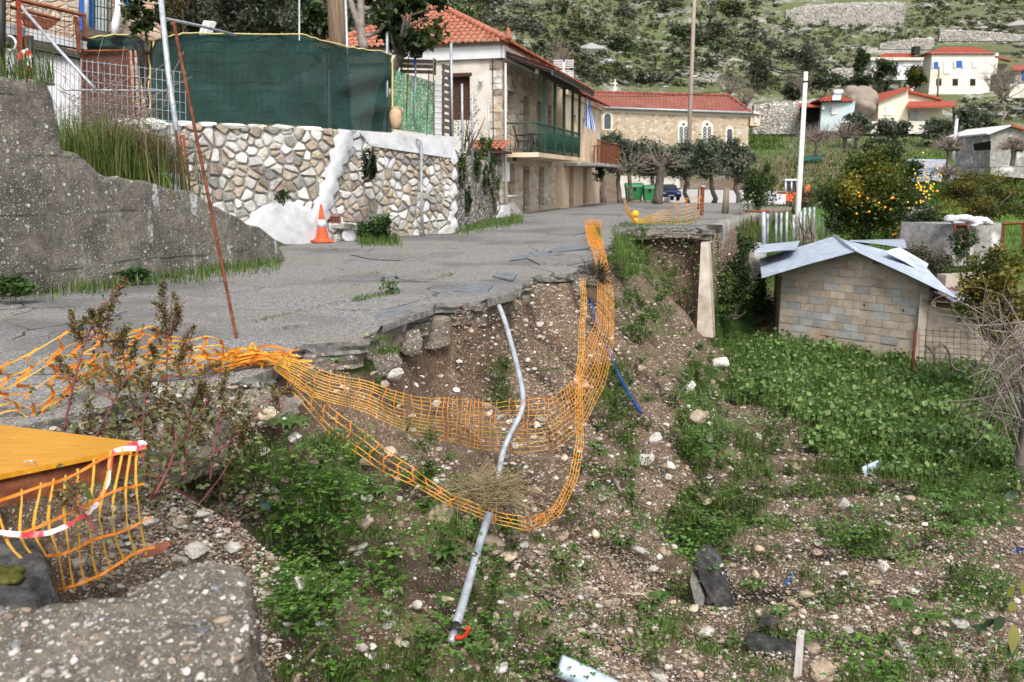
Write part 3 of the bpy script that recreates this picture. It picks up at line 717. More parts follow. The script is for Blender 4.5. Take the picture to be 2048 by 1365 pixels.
# ---- old concrete wall along the road
WA = [(-9.5, 7.05), (-5.62, 9.25), (-3.62, 13.85)]
def wa(u, v):
    p = onplane(u, v, WA[1], WA[2]) if u > -5 else onplane(u, v, WA[0], WA[1]); return dist_along(WA, p), p.z
topA = [(0, 2.5)] + [wa(u, v) for u, v in [(5, 148), (60, 155), (98, 166), (104, 200), (121, 296), (127, 306), (160, 310), (178, 326), (200, 346), (240, 351), (300, 368), (350, 378), (392, 386), (420, 403), (470, 436), (520, 456), (550, 476), (566, 505), (572, 524)]]
def wallA_material():
    t = NT('pebbly_concrete_wall'); co = t.n('NewGeometry').outputs['Position']
    c = t.ramp(t.noise(co, 1.7, 6, .65), [(.28, (.06, .054, .047)), (.46, (.16, .142, .118)), (.60, (.24, .215, .175)), (.72, (.33, .305, .265))])
    c = t.mix(t.ramp(t.noise(co, 9, 5, .7), [(.35, .6), (.6, 0.0)]), c, (.045, .042, .04))
    hgt = t.noise(co, 30, 6, .7)
    nz = t.noise(co, 1.4, 4)
    for sc, dn in ((14, .82), (30, .62), (55, .5), (100, .42)):
        v = t.voro(co, sc); s = t.n('SeparateColor'); t.l(v.outputs['Color'], s.inputs[0])
        m = t.math('MULTIPLY', t.ramp(v.outputs['Distance'], [(.24, 1.0), (.36, 0.0)]), t.ramp(s.outputs[0], [(dn, 0.0), (dn + .05, 1.0)]))
        m = t.math('MULTIPLY', m, t.ramp(nz, [(.34, .12), (.55, 1.0)]))
        c = t.mix(m, c, t.mix(s.outputs[1], (.34, .32, .29), (.62, .61, .58))); hgt = t.mix(m, hgt, (1, 1, 1))
    mp = t.n('Mapping'); mp.inputs['Scale'].default_value = (2.6, 2.6, .5); t.l(co, mp.inputs[0])
    st = t.ramp(t.noise(mp.outputs[0], 1.3, 5, .6), [(.6, 0.0), (.66, 1.0)])
    m2 = t.math('MULTIPLY', st, t.ramp(t.noise(co, 16, 5, .75), [(.44, 0.0), (.52, .9)]))
    xyz = t.n('SeparateXYZ'); t.l(co, xyz.inputs[0])
    m2 = t.math('MULTIPLY', m2, t.ramp(t.math('MULTIPLY', t.math('SUBTRACT', xyz.outputs[1], 9.5), .25), [(.1, 0.0), (.35, 1.0)]))
    c = t.mix(m2, c, (.58, .60, .61))
    zz = t.math('ADD', t.math('MULTIPLY', xyz.outputs[2], 1.55), t.math('MULTIPLY', t.noise(co, .9, 4), .22)); fr_ = t.math('ABSOLUTE', t.math('SUBTRACT', t.math('FRACT', zz), .5))
    ln = t.math('MULTIPLY', t.ramp(fr_, [(.012, 1.0), (.03, 0.0)]), t.ramp(t.noise(co, 1.5, 3), [(.45, 0.0), (.55, 1.0)])); ln = t.math('MULTIPLY', ln, .55); c = t.mix(ln, c, (.03, .027, .024)); hgt = t.mix(ln, hgt, (0, 0, 0))
    t.l(c, t.b.inputs['Base Color']); t.b.inputs['Roughness'].default_value = .92; t.b.inputs['Specular IOR Level'].default_value = .15
    t.bump(hgt, 1.0, .025); return t.m
mWallA = wallA_material()
t = thing('concrete_wall', 'dark pebbly concrete retaining wall stepping down along the left road edge', 'wall', (-5.6, 9.3, 0))
obj('wall_body', wallgrid(MB(), WA, topA, -.1, .38, .06, 34, .035, 2.5, .03), mWallA, t)
# ---- rubble stone wall beyond the driveway
SW = [(-7.35, 15.95), (-4.05, 18.3), (-1.42, 21.15)]
cumS = [0, math.dist(SW[0], SW[1]), math.dist(SW[0], SW[1]) + math.dist(SW[1], SW[2])]
swt = [(0, 2.36), (cumS[1] + .9, 2.36), (cumS[2], 1.98)]
t = thing('stone_wall', 'pale rubble stone garden wall with a white painted streak below green netting', 'wall', (-4.05, 18.3, 0))
obj('mortar_bed', wallgrid(MB(), SW, swt, -.15, .4, .12, 16, .03, 4, .015), mMortar, t)
def swf(s, z, o):
    k = 0 if s < cumS[1] else 1; A, B = np.array(SW[k]), np.array(SW[k + 1]); dv = (B - A) / np.linalg.norm(B - A)
    n = np.array((dv[1], -dv[0])); n = n if n @ A < 0 else -n
    p = A + dv * (s - cumS[k]) + n * o; return (p[0], p[1], z)
rg = random.Random(5); pts = []
z = .0; 
while z < 2.3:
    x = rg.uniform(0, .3)
    while x < cumS[2]:
        k = sm(x, cumS[1] + .4, cumS[1] + 1.8); sz = .235 * (1 - k) + .18 * k
        if rg.random() < .80: pts.append((x + rg.uniform(-.36, .36) * sz, z + rg.uniform(-.38, .38) * sz * .8 + .1))
        x += sz * rg.uniform(.75, 1.5)
    z += .145
cells = voronoi(cumS[2], 2.36, pts, .034)
WHITEZ = [[(500, 425), (560, 402), (610, 412), (640, 420), (665, 330), (695, 262), (724, 264), (706, 330), (668, 430), (650, 482), (560, 486), (480, 470)], [(735, 255), (800, 280), (912, 300), (912, 262), (735, 250)], [(795, 365), (805, 360), (806, 395), (797, 398)], [(850, 360), (862, 360), (860, 395), (852, 392)], [(760, 320), (785, 318), (785, 340), (762, 338)], [(900, 300), (912, 300), (912, 460), (905, 460)]]
def inwhite(P):
    u, v = proj(np.array(P)); return any(inpoly(np.array([u]), np.array([v]), z)[0] for z in WHITEZ)
big, small = [], MB()
for i, poly in cells:
    c = poly.mean(0); a = .5 * abs(np.dot(poly[:, 0], np.roll(poly[:, 1], 1)) - np.dot(poly[:, 1], np.roll(poly[:, 0], 1)))
    tz = np.interp(c[0], [q[0] for q in swt], [q[1] for q in swt])
    if c[1] > tz - .06 or a < .004: continue
    wz = inwhite(swf(c[0], c[1], 0))
    big.append((a, poly, wz))
big.sort(key=lambda q: -q[0])
mStoneC = [mStone, mat('buff_limestone', [(.23, .175, .125), (.36, .295, .225), (.46, .40, .33)], 6, bump=1, bscale=26, bdist=.035, rnd=.4, spots=[LIME]), mat('white_limestone', [(.44, .42, .38), (.60, .58, .54), (.70, .68, .65)], 6, bump=.8, bscale=20, bdist=.02, rnd=.25)]
for k, (a, poly, wz) in enumerate(big):
    m_ = stone_mb(poly, swf, rg, .03 if wz else .06)
    if k < 299: obj('stone', m_, mWhite if wz else rg.choices(mStoneC, (5, 3, 3))[0], t)
    else:
        for V, (Fq, _) in zip(m_.V, [(f, 0) for f in range(1)]): pass
        for Fq, _mi in m_.F: pass
        V = np.concatenate(m_.V); small.V.append(V); small.C.append(np.ones((len(V), 3)))
        for Fq, _mi in m_.F: small.F.append((Fq + small.n, 0))
        small.n += len(V)
if small.n: obj('small_stone', small, mStoneC[1], t, kind='stuff')
# cap stones along the top on the left and the white painted band on the right
x = .1
while x < cumS[1] - .3:
    w = rg.uniform(.28, .7); b = MB(); h = rg.uniform(.1, .17)
    V, Fc = rockv(2, rg.randrange(999), .85, .08, 1.4); p = np.array(swf(x + w / 2, 2.33 + h / 2 - .05, -.12)); A = math.atan2(SW[1][1] - SW[0][1], SW[1][0] - SW[0][0])
    q = V * np.array([w / 2, .22, h / 2]) * 1.1; c, s = math.cos(A), math.sin(A)
    b.add(np.stack([q[:, 0] * c - q[:, 1] * s, q[:, 0] * s + q[:, 1] * c, q[:, 2]], 1) + p, Fc); obj('cap_stone', b, mStoneC[2], t); x += w + .02
def wpatch(pix, A, B, off, th, name='whitewash_patch', mt=None, par=None, sub=5, seed=0):
    """lumpy limewash skin on a wall, from two edges in picture points"""
    L, Rr = pix; n = len(L); b = MB(); G = []
    for r in range(n):
        for k in range(sub + 1):
            f = k / sub; u = L[r][0] * (1 - f) + Rr[r][0] * f; v = L[r][1] * (1 - f) + Rr[r][1] * f
            j = (.0 if 0 < k < sub else 5) * math.sin(r * 2.1 + k * 1.7 + seed); bul = th * math.sin(math.pi * f) ** .5
            G.append(onplane(u + j, v, A, B, off + bul + .02 * math.sin(r * 1.3 + k * 2.2)))
    m = sub + 1
    b.add(G, [(r * m + k, r * m + k + 1, (r + 1) * m + k + 1, (r + 1) * m + k) for r in range(n - 1) for k in range(sub)])
    return obj(name, b, mt or mWhite, par, smooth=True)
def densify(L, k): 
    L = np.array(L, float); t_ = np.linspace(0, len(L) - 1, k); return list(zip(np.interp(t_, range(len(L)), L[:, 0]), np.interp(t_, range(len(L)), L[:, 1])))
wpatch((densify([(676, 258), (664, 300), (650, 350), (632, 400), (615, 440), (602, 488)], 24), densify([(712, 262), (698, 310), (682, 350), (668, 400), (655, 440), (652, 488)], 24)), SW[0], SW[1], .03, .09, par=t)
wpatch((densify([(535, 408), (505, 425), (480, 455), (470, 488)], 14), densify([(580, 402), (615, 415), (640, 440), (648, 490)], 14)), SW[0], SW[1], .05, .12, par=t, sub=12, seed=2)
wpatch((densify([(722, 262), (730, 285), (738, 292)], 6), densify([(912, 274), (911, 300), (910, 318)], 6)), SW[1], SW[2], .06, .03, par=t, sub=16, seed=4)
wpatch((densify([(904, 300), (906, 380), (904, 462)], 16), densify([(913, 300), (912, 380), (913, 464)], 16)), SW[1], SW[2], .05, .04, par=t, sub=2, seed=1)
# ---- second wall, further along, overgrown
t = thing('stone_wall', 'older ivy-grown rubble wall between the white painted wall end and the house', 'wall', (-1, 26, 0))
L2 = [(-1.40, 21.35), (-.45, 31.3)]
obj('rubble_face', wallgrid(MB(), L2, [(0, 2.0), (10, 1.75)], -.15, .4, .12, 22, .07, 4, .05), rubble('old_rubble', [(.30, .24, .20), (.44, .38, .33), (.36, .33, .31), (.54, .50, .46)], (.09, .085, .075), 5, .08, 1, (1, 1, 1.3)), t)
# ---- drain pipe up the stone wall
t = thing('drain_pipe', 'grey galvanised pipe standing up the stone wall', 'pipe', tuple(onplane(845, 478, SW[1], SW[2], .2)))
b = MB(); tube(b, [onplane(845, 480, SW[1], SW[2], .22), onplane(843, 380, SW[1], SW[2], .22), onplane(842, 284, SW[1], SW[2], .22), onplane(838, 278, SW[1], SW[2], .22), onplane(834, 280, SW[1], SW[2], .15)], .036, 10); obj('pipe', b, mGalv, t)
b = MB()
for v in (300, 400, 465): p = onplane(843, v, SW[1], SW[2], .2); b = MB(); lathe(b, p, [(.044, 0), (.044, .03)], 10); obj('pipe_clip', b, mGalv, t)
# ---- green shade netting on its fence
GF = [(-8.9, 14.3), (-7.2, 16.35), (-4.15, 18.55), (-2.85, 19.95)]
def gplane(u, v):
    if u < 305: return onplane(u, v, GF[0], GF[1])
    p = onplane(u, v, GF[1], GF[2])
    if p.x > GF[2][0]: p = onplane(u, v, GF[2], GF[3])
    return p
def netcloth():
    t = NT('green_shade_netting'); co = t.n('NewGeometry').outputs['Position']
    c = t.ramp(t.noise(co, 2.2, 5), [(.35, (.004, .030, .028)), (.6, (.008, .048, .044)), (.75, (.014, .066, .06))])
    t.l(c, t.b.inputs['Base Color']); t.b.inputs['Roughness'].default_value = .75
    w = t.n('TexWave', i_Scale=45.0); w.bands_direction = 'Z'; t.l(co, w.inputs[0]); w2 = t.n('TexWave', i_Scale=20.0); w2.bands_direction = 'X'; t.l(co, w2.inputs[0])
    t.bump(t.math('ADD', w.outputs[1], w2.outputs[1]), .6, .01)
    tp = t.n('BsdfTransparent'); mx = t.n('MixShader')
    mx.inputs[0].default_value = .95
    t.l(tp.outputs[0], mx.inputs[1]); t.l(t.b.outputs[0], mx.inputs[2]); t.l(mx.outputs[0], t.out.inputs[0]); return t.m
mCloth = netcloth()
t = thing('shade_net_fence', 'long dark green shade netting fence on top of the rubble wall', 'fence', (-5.5, 17.4, 2.3))
top = [(172, 79), (205, 75), (240, 71), (270, 74), (298, 84), (330, 76), (368, 69), (440, 69), (520, 70), (602, 70), (640, 82), (690, 95), (730, 101), (760, 104), (783, 112)]
bot = [(172, 102), (205, 103), (240, 101), (270, 103), (298, 240), (330, 248), (368, 249), (440, 251), (520, 249), (602, 251), (640, 255), (690, 260), (730, 262), (760, 264), (783, 268)]
Tp, Bp = densify(top, 90), densify(bot, 90); G = []; NV = 20
for i in range(90):
    for k in range(NV + 1):
        f = k / NV; u = Tp[i][0] * (1 - f) + Bp[i][0] * f; v = Tp[i][1] * (1 - f) + Bp[i][1] * f; p = gplane(u, v)
        fold = .035 * math.sin(u * .06 + 3 * math.sin(f * 4)) + .05 * float(fbm(np.array([[u * .02, f * 3, 1.]]), 3)[0])
        if u > 650: fold += .11 * math.sin(f * 15 + (u - 650) * .035) * min(1, (u - 650) / 60) * math.sin(math.pi * f)
        if u < 298: fold += .08 * math.sin(u * .12 + f)
        G.append(p + Vector((.55, -.8, 0)) * fold)
m = NV + 1
obj('netting', MB().add(G, [(i * m + k, i * m + k + 1, (i + 1) * m + k + 1, (i + 1) * m + k) for i in range(89) for k in range(NV)]), mCloth, t, smooth=True)
b = MB()
tube(b, [gplane(u, v) + Vector((.02, -.05, .01 + .01 * math.sin(u))) for u, v in densify(top, 60)], .016, 5); tube(b, [gplane(783, v) + Vector((.03, -.05, .02 * math.sin(v * .2))) for v in range(112, 270, 8)], .022, 5)
obj('hem', b, mat('yellow_edge_band', [(.45, .38, .14), (.6, .53, .25)], 8, bump=.2), t)
b = MB()
for u in (299, 306): ribbon(b, [gplane(u + 2 * math.sin(v * .1), v) + Vector((.03, -.08, 0)) for v in range(84, 108 if u == 306 else 245, 4)], .03)
obj('tie_strip', b, mat('yellow_ribbon', [(.5, .4, .12), (.62, .52, .22)], 6, bump=0), t)
for u, v0, v1 in ((367, 20, 252), (465, 66, 285), (600, -5, 262), (655, 70, 262), (776, 66, 262)):
    b = MB(); tube(b, [gplane(u, v0) + Vector((-.03, .06, 0)), gplane(u, v1) + Vector((-.03, .06, -.1))], .018 if u != 776 else .03, 7); obj('post', b, mGalv if u in (600, 776) else mIron, t)
b = MB()
for i in range(2, 88, 1):
    u = Tp[i][0]
    if u > 300: tube(b, [gplane(u, Tp[i][1] + 3) + Vector((.02, -.03, 0)), gplane(u, Bp[i][1]) + Vector((.02, -.03, 0))], .0045, 3)
for f in np.linspace(.08, .95, 9): tube(b, [gplane(Tp[i][0], Tp[i][1] * (1 - f) + Bp[i][1] * f) + Vector((.02, -.03, 0)) for i in range(24, 78, 2)], .0045, 3)
obj('fence_wire', b, mGreenP, t, kind='stuff')
# see-through things behind the netting
tag(obj('limewashed_shed_wall', prism(MB(), [onplane(u, v, (-6.7, 17.9), (-3.9, 19.8)) for u, v in [(380, 172), (560, 172), (655, 122), (655, 172), (600, 172), (560, 180), (450, 172), (390, 190)]], (0, .05, 0)), mWhite), 'pale strip of shed wall glimpsed through the green netting', 'wall')
b = MB(); V, Fc = rockv(3, 5, .2, .1); b.add(V * np.array((.42, .2, .38)) + np.array(onplane(565, 215, (-6.7, 17.6), (-3.9, 19.5))), Fc)
tag(obj('round_bale', b, mWhite, smooth=True), 'rounded pale sack leaning behind the green netting', 'sack')
# ---- gate and wire panel
t = thing('metal_gate', 'brown rusty sheet metal gate left of the green netting', 'gate', (-8, 15.2, 2))
GA = ((-9.0, 14.2), (-7.2, 16.3))
gp = lambda u, v, o=0: onplane(u, v, *GA, o)
obj('sheet_panel', prism(MB(), [gp(166, 108), gp(252, 106), gp(262, 235), gp(305, 320), gp(166, 300)], (-.02, .03, 0)), mat('brown_gate_paint', [(.055, .022, .017), (.095, .042, .034), (.13, .065, .05)], 2.5, bump=.2, spots=[((.3, .22, .15), 5, .64, .7, 'n')]), t)
def bar(mb, p, q, w, n=4): return tube(mb, [p, q], w, n)
b = MB(); bar(b, gp(164, 104, .03), gp(256, 102, .03), .03); bar(b, gp(256, 102, .03), gp(266, 290, .03), .03); bar(b, gp(164, 104, .03), gp(164, 290, .03), .025); obj('frame', b, mRust, t)
for u in (266, 276, 290): b = MB(); bar(b, gp(u, 100, .03), gp(u + 8, 285, .03), .022); obj('upright', b, mBrown, t)
b = MB()
for v in (155, 215): b = MB(); bar(b, gp(264, v, .04), gp(298, v + 3, .04), .018); obj('cross_bar', b, mBrown, t)
t = thing('wire_mesh_fence', 'grey welded wire mesh panel standing behind the tall grass', 'fence panel', (-7, 13.8, 1.5))
WP = ((-8.3, 13.0), (-5.6, 14.9)); wp = lambda u, v: onplane(u, v, *WP)
b = MB()
for k in range(19):
    u = 162 + k * 11.6; s = (u - 162) / 210
    tube(b, [wp(u, 118 + 26 * s), wp(u + 1, 282 - 12 * math.sin(s * 3))], .0055, 4)
for k in range(8): 
    v = 122 + k * 20; tube(b, [wp(162, v), wp(267, v + 12), wp(372, v + 24)], .005, 4)
obj('mesh_wire', b, mGalv, t, kind='stuff')
b = MB(); bar(b, wp(128, 180), wp(342, 182), .016, 6); obj('rail', b, mGalv, t)
tag(obj('fence_pole', tube(MB(), [at(319, -30, 14.4), at(337, 150, 14.1), at(372, 392, 13.4)], .045, 8), mGalv), 'tall leaning grey pole in front of the green netting', 'pole')
tag(obj('stay_pole', tube(MB(), [at(322, 36, 14.3), at(400, 52, 16), at(470, 70, 17)], .026, 7), mGalv), 'thin grey rail running from the leaning pole above the netting', 'pole')
tag(obj('brace_pole', tube(MB(), [at(46, 18, 14.6), at(120, 102, 14.2), at(190, 178, 13.8)], .026, 7), mGalv), 'pale diagonal brace pole across the rusty railing', 'pole')
b = MB(); tube(b, [at(352, 262, 13.6), at(366, 400, 13.2)], .02, 7); tag(obj('support_rod', b, mRust), 'rusty brown rod beside the leaning grey pole', 'rod')
for k, (a, q, lb) in enumerate([((360, 272), (374, 392), 'left bright red rod of the bundle at the wall top'), ((367, 270), (381, 392), 'right bright red rod of the bundle at the wall top')]):
    tag(obj('painted_rod', tube(MB(), [at(*a, 13.3), at(*q, 13.1)], .016, 7), mRed), lb, 'rod', 'red rods at the wall top')
tag(obj('marble_slab', prism(MB(), [at(u, v, 13.8) for u, v in [(282, 280), (318, 292), (342, 302), (338, 345), (360, 352), (358, 400), (322, 395), (305, 330)]], (.02, .06, 0)), mat('grey_marble', [(.36, .38, .39), (.55, .57, .57), (.62, .64, .64)], 2, bump=.2)), 'pale grey broken slab leaning behind the concrete wall', 'slab')
tag(obj('iron_rod', tube(MB(), [at(278, 255, 13.6), at(322, 340, 13.3), at(330, 400, 13.2)], .012, 6), mRust), 'thin dark rod in front of the broken marble slab', 'rod')
tag(obj('plank_end', prism(MB(), [at(u, v, 17.6) for u, v in [(397, 68), (407, 41), (413, 43), (402, 70)]], (.1, .06, 0)), mLightW), 'left white plank end above the netting', 'plank', 'white planks above the netting')
tag(obj('plank_end', prism(MB(), [at(u, v, 17.6) for u, v in [(405, 70), (415, 42), (421, 44), (411, 70)]], (.1, .06, 0)), mLightW), 'right white plank end above the netting', 'plank', 'white planks above the netting')
# ---- rebar by the net
def rebar(p, q, r):
    b = MB(); n = 90; P = [Vector(p).lerp(Vector(q), k / n) for k in range(n + 1)]
    return tube(b, P, [r * (1 + .13 * (k % 2)) for k in range(n + 1)], 7)
pb = onz(478, 702, -.1); pt_ = at(347, 42, pb.y + .25)
tag(obj('rebar_stake', rebar(pb, pt_, .013), mRust), 'tall rusty ribbed steel bar leaning at the near road edge', 'steel bar')
# ---- house with the blue door, top left
t = thing('stone_house', 'brown stone house with blue door frame behind the rusty railing', 'house', (-10, 18, 2))
HB = ((-16, 16.0), (-7.6, 19.9)); hb = lambda u, v, o=0.: onplane(u, v, *HB, o)
obj('wall', prism(MB(), [hb(-900, -500), hb(322, -500), hb(322, 300), hb(-900, 300)], (-.3, .6, 0)), mRub4, t)
f = obj('door', prism(MB(), [hb(158, -80, .03), hb(205, -80, .03), hb(205, 68, .03), hb(158, 62, .03)], (-.02, .04, 0)), mDark, t)
for u in (164, 184): 
    b = MB(); prism(b, [hb(u - 5, -80, .10), hb(u + 5, -80, .10), hb(u + 5, 64, .10), hb(u - 5, 62, .10)], (-.03, .06, 0)); obj('door_frame', b, mBlue, f)
b = MB(); prism(b, [hb(191, -80, .07), hb(213, -80, .07), hb(213, 70, .07), hb(191, 66, .07)], (-.02, .04, 0)); obj('door_leaf', b, mLightW, t)
g_ = MB()
for u in range(188, 224, 7): bar(g_, hb(u, -80, .2), hb(u, 70, .2), .012)
for v in range(-60, 70, 24): bar(g_, hb(188, v, .2), hb(224, v + 6, .2), .012)
obj('door_grille', g_, mGreenP, t)
obj('window_frame', prism(MB(), [hb(252, -60, .04), hb(258, -60, .04), hb(258, 12, .04), hb(252, 10, .04)], (0, .03, 0)), mBlue, t)
obj('terrace_slab', prism(MB(), [hb(168, 52, 1.2), hb(215, 66, 1.2), hb(215, 76, 1.2), hb(168, 72, 1.2)], (-.6, 1.0, 0)), mWoodD, t)
tag(obj('stove_pipe', tube(MB(), [hb(240, -40, .3), hb(237, 20, .3), hb(231, 50, .3), hb(230, 72, .3)], [.075, .075, .085, .08], 10), mat('sooty_white_pipe', [(.55, .55, .57), (.68, .68, .7)], 3, bump=.1, spots=[((.22, .09, .03), 2.2, .56, .68, 'n')])), 'white rust-stained stove pipe on the brown stone house', 'pipe')
tag(obj('gutter_pipe', tube(MB(), [hb(173, -60, .25), hb(174, 72, .25)], .05, 9), mGalv), 'pale downpipe in front of the blue door frame', 'pipe')
t = thing('terrace', 'white walled terrace with corrugated panel below the rusty railing', 'terrace', (-11, 15.5, 1.5))
TA_ = ((-14, 13.6), (-8.6, 15.6)); ta = lambda u, v, o=0.: onplane(u, v, *TA_, o)
b = MB(); prism(b, [ta(-250, 95), ta(66, 100), ta(166, 122), ta(166, 330), ta(-250, 330)], (-.05, .15, 0)); obj('corrugated_panel', b, mat('white_corrugated', [(.55, .56, .60), (.70, .71, .74)], 1.2, bump=.1), t)
b = MB()
for u in range(66, 166, 9): tube(b, [ta(u, 103 + (u - 66) * .2, .01), ta(u, 300, .01)], .018, 5)
obj('panel_rib', b, mLightW, t, kind='stuff')
obj('beam', prism(MB(), [ta(-100, 26, .1), ta(28, 50, .1), ta(174, 84, .1), ta(174, 100, .1), ta(28, 72, .1), ta(-100, 50, .1)], (-.1, .3, 0)), mWhite, t)
obj('floor_edge', prism(MB(), [ta(-100, 62, .15), ta(30, 70, .15), ta(166, 106, .15), ta(166, 118, .15), ta(30, 90, .15), ta(-100, 82, .15)], (-.2, .5, 0)), mWoodD, t)
t = thing('rusty_railing', 'rusty red railing with wire mesh on the white terrace', 'railing', (-10.5, 15.3, 2.8))
b = MB(); bar(b, ta(-60, -22, .25), ta(172, 32, .25), .035); bar(b, ta(20, 14, .25), ta(120, 40, .25), .03); obj('top_rail', b, mRust, t)
for u, v0, v1, r_ in ((40, -10, 155, .045), (156, 34, 102, .04), (171, 30, 76, .03), (55, 72, 112, .04)): b = MB(); bar(b, ta(u - 4, v0, .25), ta(u + 2, v1, .25), r_); obj('post', b, mRust if u != 40 else mRed, t)
b = MB()
for k in range(26): u = -60 + k * 9.; tube(b, [ta(u, -16 + (u + 60) * .23, .24), ta(u, 70 + (u + 60) * .2, .24)], .005, 3)
for k in range(7): v = -14 + k * 13; tube(b, [ta(-60, v, .24), ta(172, v + 52, .24)], .005, 3)
obj('wire_mesh', b, mIron, t, kind='stuff')
tag(obj('awning', prism(MB(), [ta(40, 26, -.2), ta(118, 44, -.2), ta(96, 60, -.2), ta(56, 62, -.2)], (-.3, .5, .1)), mRust), 'rust red sheet awning under the top rail of the terrace', 'awning')
b = MB(); an = np.linspace(0, 2 * math.pi, 19); c0 = ta(18, 87, .4); tube(b, [c0 + Vector((.12 * math.cos(a), 0, .12 * math.sin(a))) for a in an], .022, 6, cap=False)
tag(obj('white_hoop', b, mLightW), 'white ring hanging at the left end of the rusty railing', 'hoop')
tag(obj('dark_post', tube(MB(), [ta(3, -40, .5), ta(3, 170, .5)], .06, 6), mIron), 'dark post at the left border beside the white ring', 'post')
tag(obj('wire_post', tube(MB(), [ta(61, 72, .45), ta(61, 160, .45)], .05, 6), mIron), 'short dark post in front of the white corrugated panel', 'post')
mTape = None
def tape_material():
    t = NT('barrier_tape'); a = t.n('Attribute', attribute_name='Col'); t.l(a.outputs['Color'], t.b.inputs['Base Color']); t.b.inputs['Roughness'].default_value = .4; return t.m
mTape = tape_material()
def tape(name, pts, w, lb, period=6, nrm=(0, -1, .3), tw=.5):
    b = MB(); P = np.array([tuple(p) for p in pts]); k = len(P); ribbon(b, P, w, nrm, None, 0, tw)
    c = np.array([(.80, .78, .78) if (i // period) % 2 else (.72, .05, .07) for i in range(k)]); b.C = [np.concatenate([c, c])]
    return tag(obj(name, b, mTape), lb, 'barrier tape')
def smoothpts(P, n):
    P = np.array([tuple(p) for p in P], float); t_ = np.linspace(0, len(P) - 1, n); out = []
    for q in t_:
        i = min(int(q), len(P) - 2); f = q - i; p0, p1, p2, p3 = P[max(i - 1, 0)], P[i], P[i + 1], P[min(i + 2, len(P) - 1)]
        out.append(.5 * ((2 * p1) + (p2 - p0) * f + (2 * p0 - 5 * p1 + 4 * p2 - p3) * f ** 2 + (3 * p1 - p0 - 3 * p2 + p3) * f ** 3))
    return np.array(out)
tape('barrier_tape', smoothpts([ta(36, 120, .6), ta(50, 102, .6), ta(58, 108, .6), ta(58, 132, .6), ta(46, 148, .6), ta(60, 158, .6)], 40), .09, 'red and white tape tied to the red post above the concrete wall')
# ---- things on the right end of the stone wall top
QA = ((-2.9, 20.1), (-1.45, 21.55)); qa = lambda u, v, o=0.: onplane(u, v, *QA, o)
p = onplane(792, 258, SW[1], SW[2], -.15)
t = thing('clay_jar', 'brown clay jar with two handles standing on the white wall top', 'jar', tuple(p))
mClay = mat('fired_clay', [(.34, .20, .11), (.48, .32, .20), (.56, .42, .30)], 6, bump=.3)
b = MB(); lathe(b, p, [(.07, 0), (.10, .02), (.135, .15), (.15, .26), (.145, .34), (.11, .42), (.095, .45), (.12, .49), (.10, .49), (.08, .45)], 20); obj('body', b, mClay, t, smooth=True)
for s in (-1, 1):
    b = MB(); tube(b, [p + Vector((s * .10, -.02, .46)), p + Vector((s * .165, -.02, .45)), p + Vector((s * .17, -.02, .39)), p + Vector((s * .14, -.02, .34))], .016, 6); obj('handle', b, mClay, t)
t = thing('mesh_fence', 'light green plastic mesh fence between the clay jar and the pallet', 'fence', (-2.3, 20.6, 2.2))
G = []
for i in range(40):
    for k in range(11):
        u = 780 + i * 2.25; v0 = 138 + .30 * (u - 780); v1 = 258 + .14 * (u - 780); v = v0 + (v1 - v0) * k / 10
        G.append(qa(u, v, .06 * math.sin(u * .3 + k) * .4 + .03 * math.sin(u * .9)))
def meshnet():
    t = NT('green_plastic_mesh'); co = t.n('NewGeometry').outputs['Position']
    c = t.ramp(t.noise(co, 5, 5), [(.3, (.012, .10, .045)), (.6, (.03, .19, .085)), (.8, (.09, .28, .15))]); t.l(c, t.b.inputs['Base Color'])
    tp = t.n('BsdfTransparent'); mx = t.n('MixShader'); t.l(t.ramp(t.noise(co, 40, 2), [(.40, 0.0), (.44, 1.0)]), mx.inputs[0])
    t.l(tp.outputs[0], mx.inputs[1]); t.l(t.b.outputs[0], mx.inputs[2]); t.l(mx.outputs[0], t.out.inputs[0]); return t.m
obj('netting', MB().add(G, [(i * 11 + k, i * 11 + k + 1, (i + 1) * 11 + k + 1, (i + 1) * 11 + k) for i in range(39) for k in range(10)]), meshnet(), t, smooth=True)
for u, v0, v1, mt in ((817, 112, 256, mRust), (831, 128, 262, mGalv), (858, 140, 272, mRust), (867, 116, 275, mBarkP)): b = MB(); bar(b, qa(u, v0), qa(u - (5 if u in (817, 858) else 0), v1), .014 if mt != mGalv else .025, 6); obj('post', b, mt, t)
p = qa(832, 122)
t = thing('helmet', 'dark blue open face helmet stuck on top of the fence post', 'helmet', tuple(p))
V, Fc = ICO[3]; keep = [f for f in Fc if not (V[f].mean(0)[2] < -.25 or (V[f].mean(0)[1] < -.45 and V[f].mean(0)[2] < .1))]
mHelm = mat('navy_gloss', [(.01, .012, .03), (.018, .022, .05)], 3, bump=0, rough=.2, spec=.6)
obj('shell', MB().add(V * np.array((.155, .19, .16)) + np.array(p) + np.array((0, 0, .12)), keep), mHelm, t, smooth=True)
keep2 = [f[::-1] for f in keep]; obj('lining', MB().add(V * np.array((.14, .17, .145)) + np.array(p) + np.array((0, 0, .12)), keep2), mLightW, t)
b = MB(); box(b, p + Vector((-.03, -.17, .18)), (.06, 0, 0), (0, .01, 0), (0, 0, .02)); obj('badge', b, mLightW, t)
b = MB(); ribbon(b, [p + Vector((-.01, -.12, .04)), p + Vector((.0, -.14, -.03)), p + Vector((-.03, -.13, -.10))], .06); obj('strap', b, mBlue, t)
t = thing('white_board', 'narrow white board behind a rusty wire grid beside the pallet', 'board', tuple(qa(877, 275)))
obj('board', prism(MB(), [qa(869, 162, .06), qa(880, 163, .06), qa(884, 172, .06), qa(884, 278, .06), qa(869, 274, .06)], (-.02, .03, 0)), mLightW, t)
b = MB()
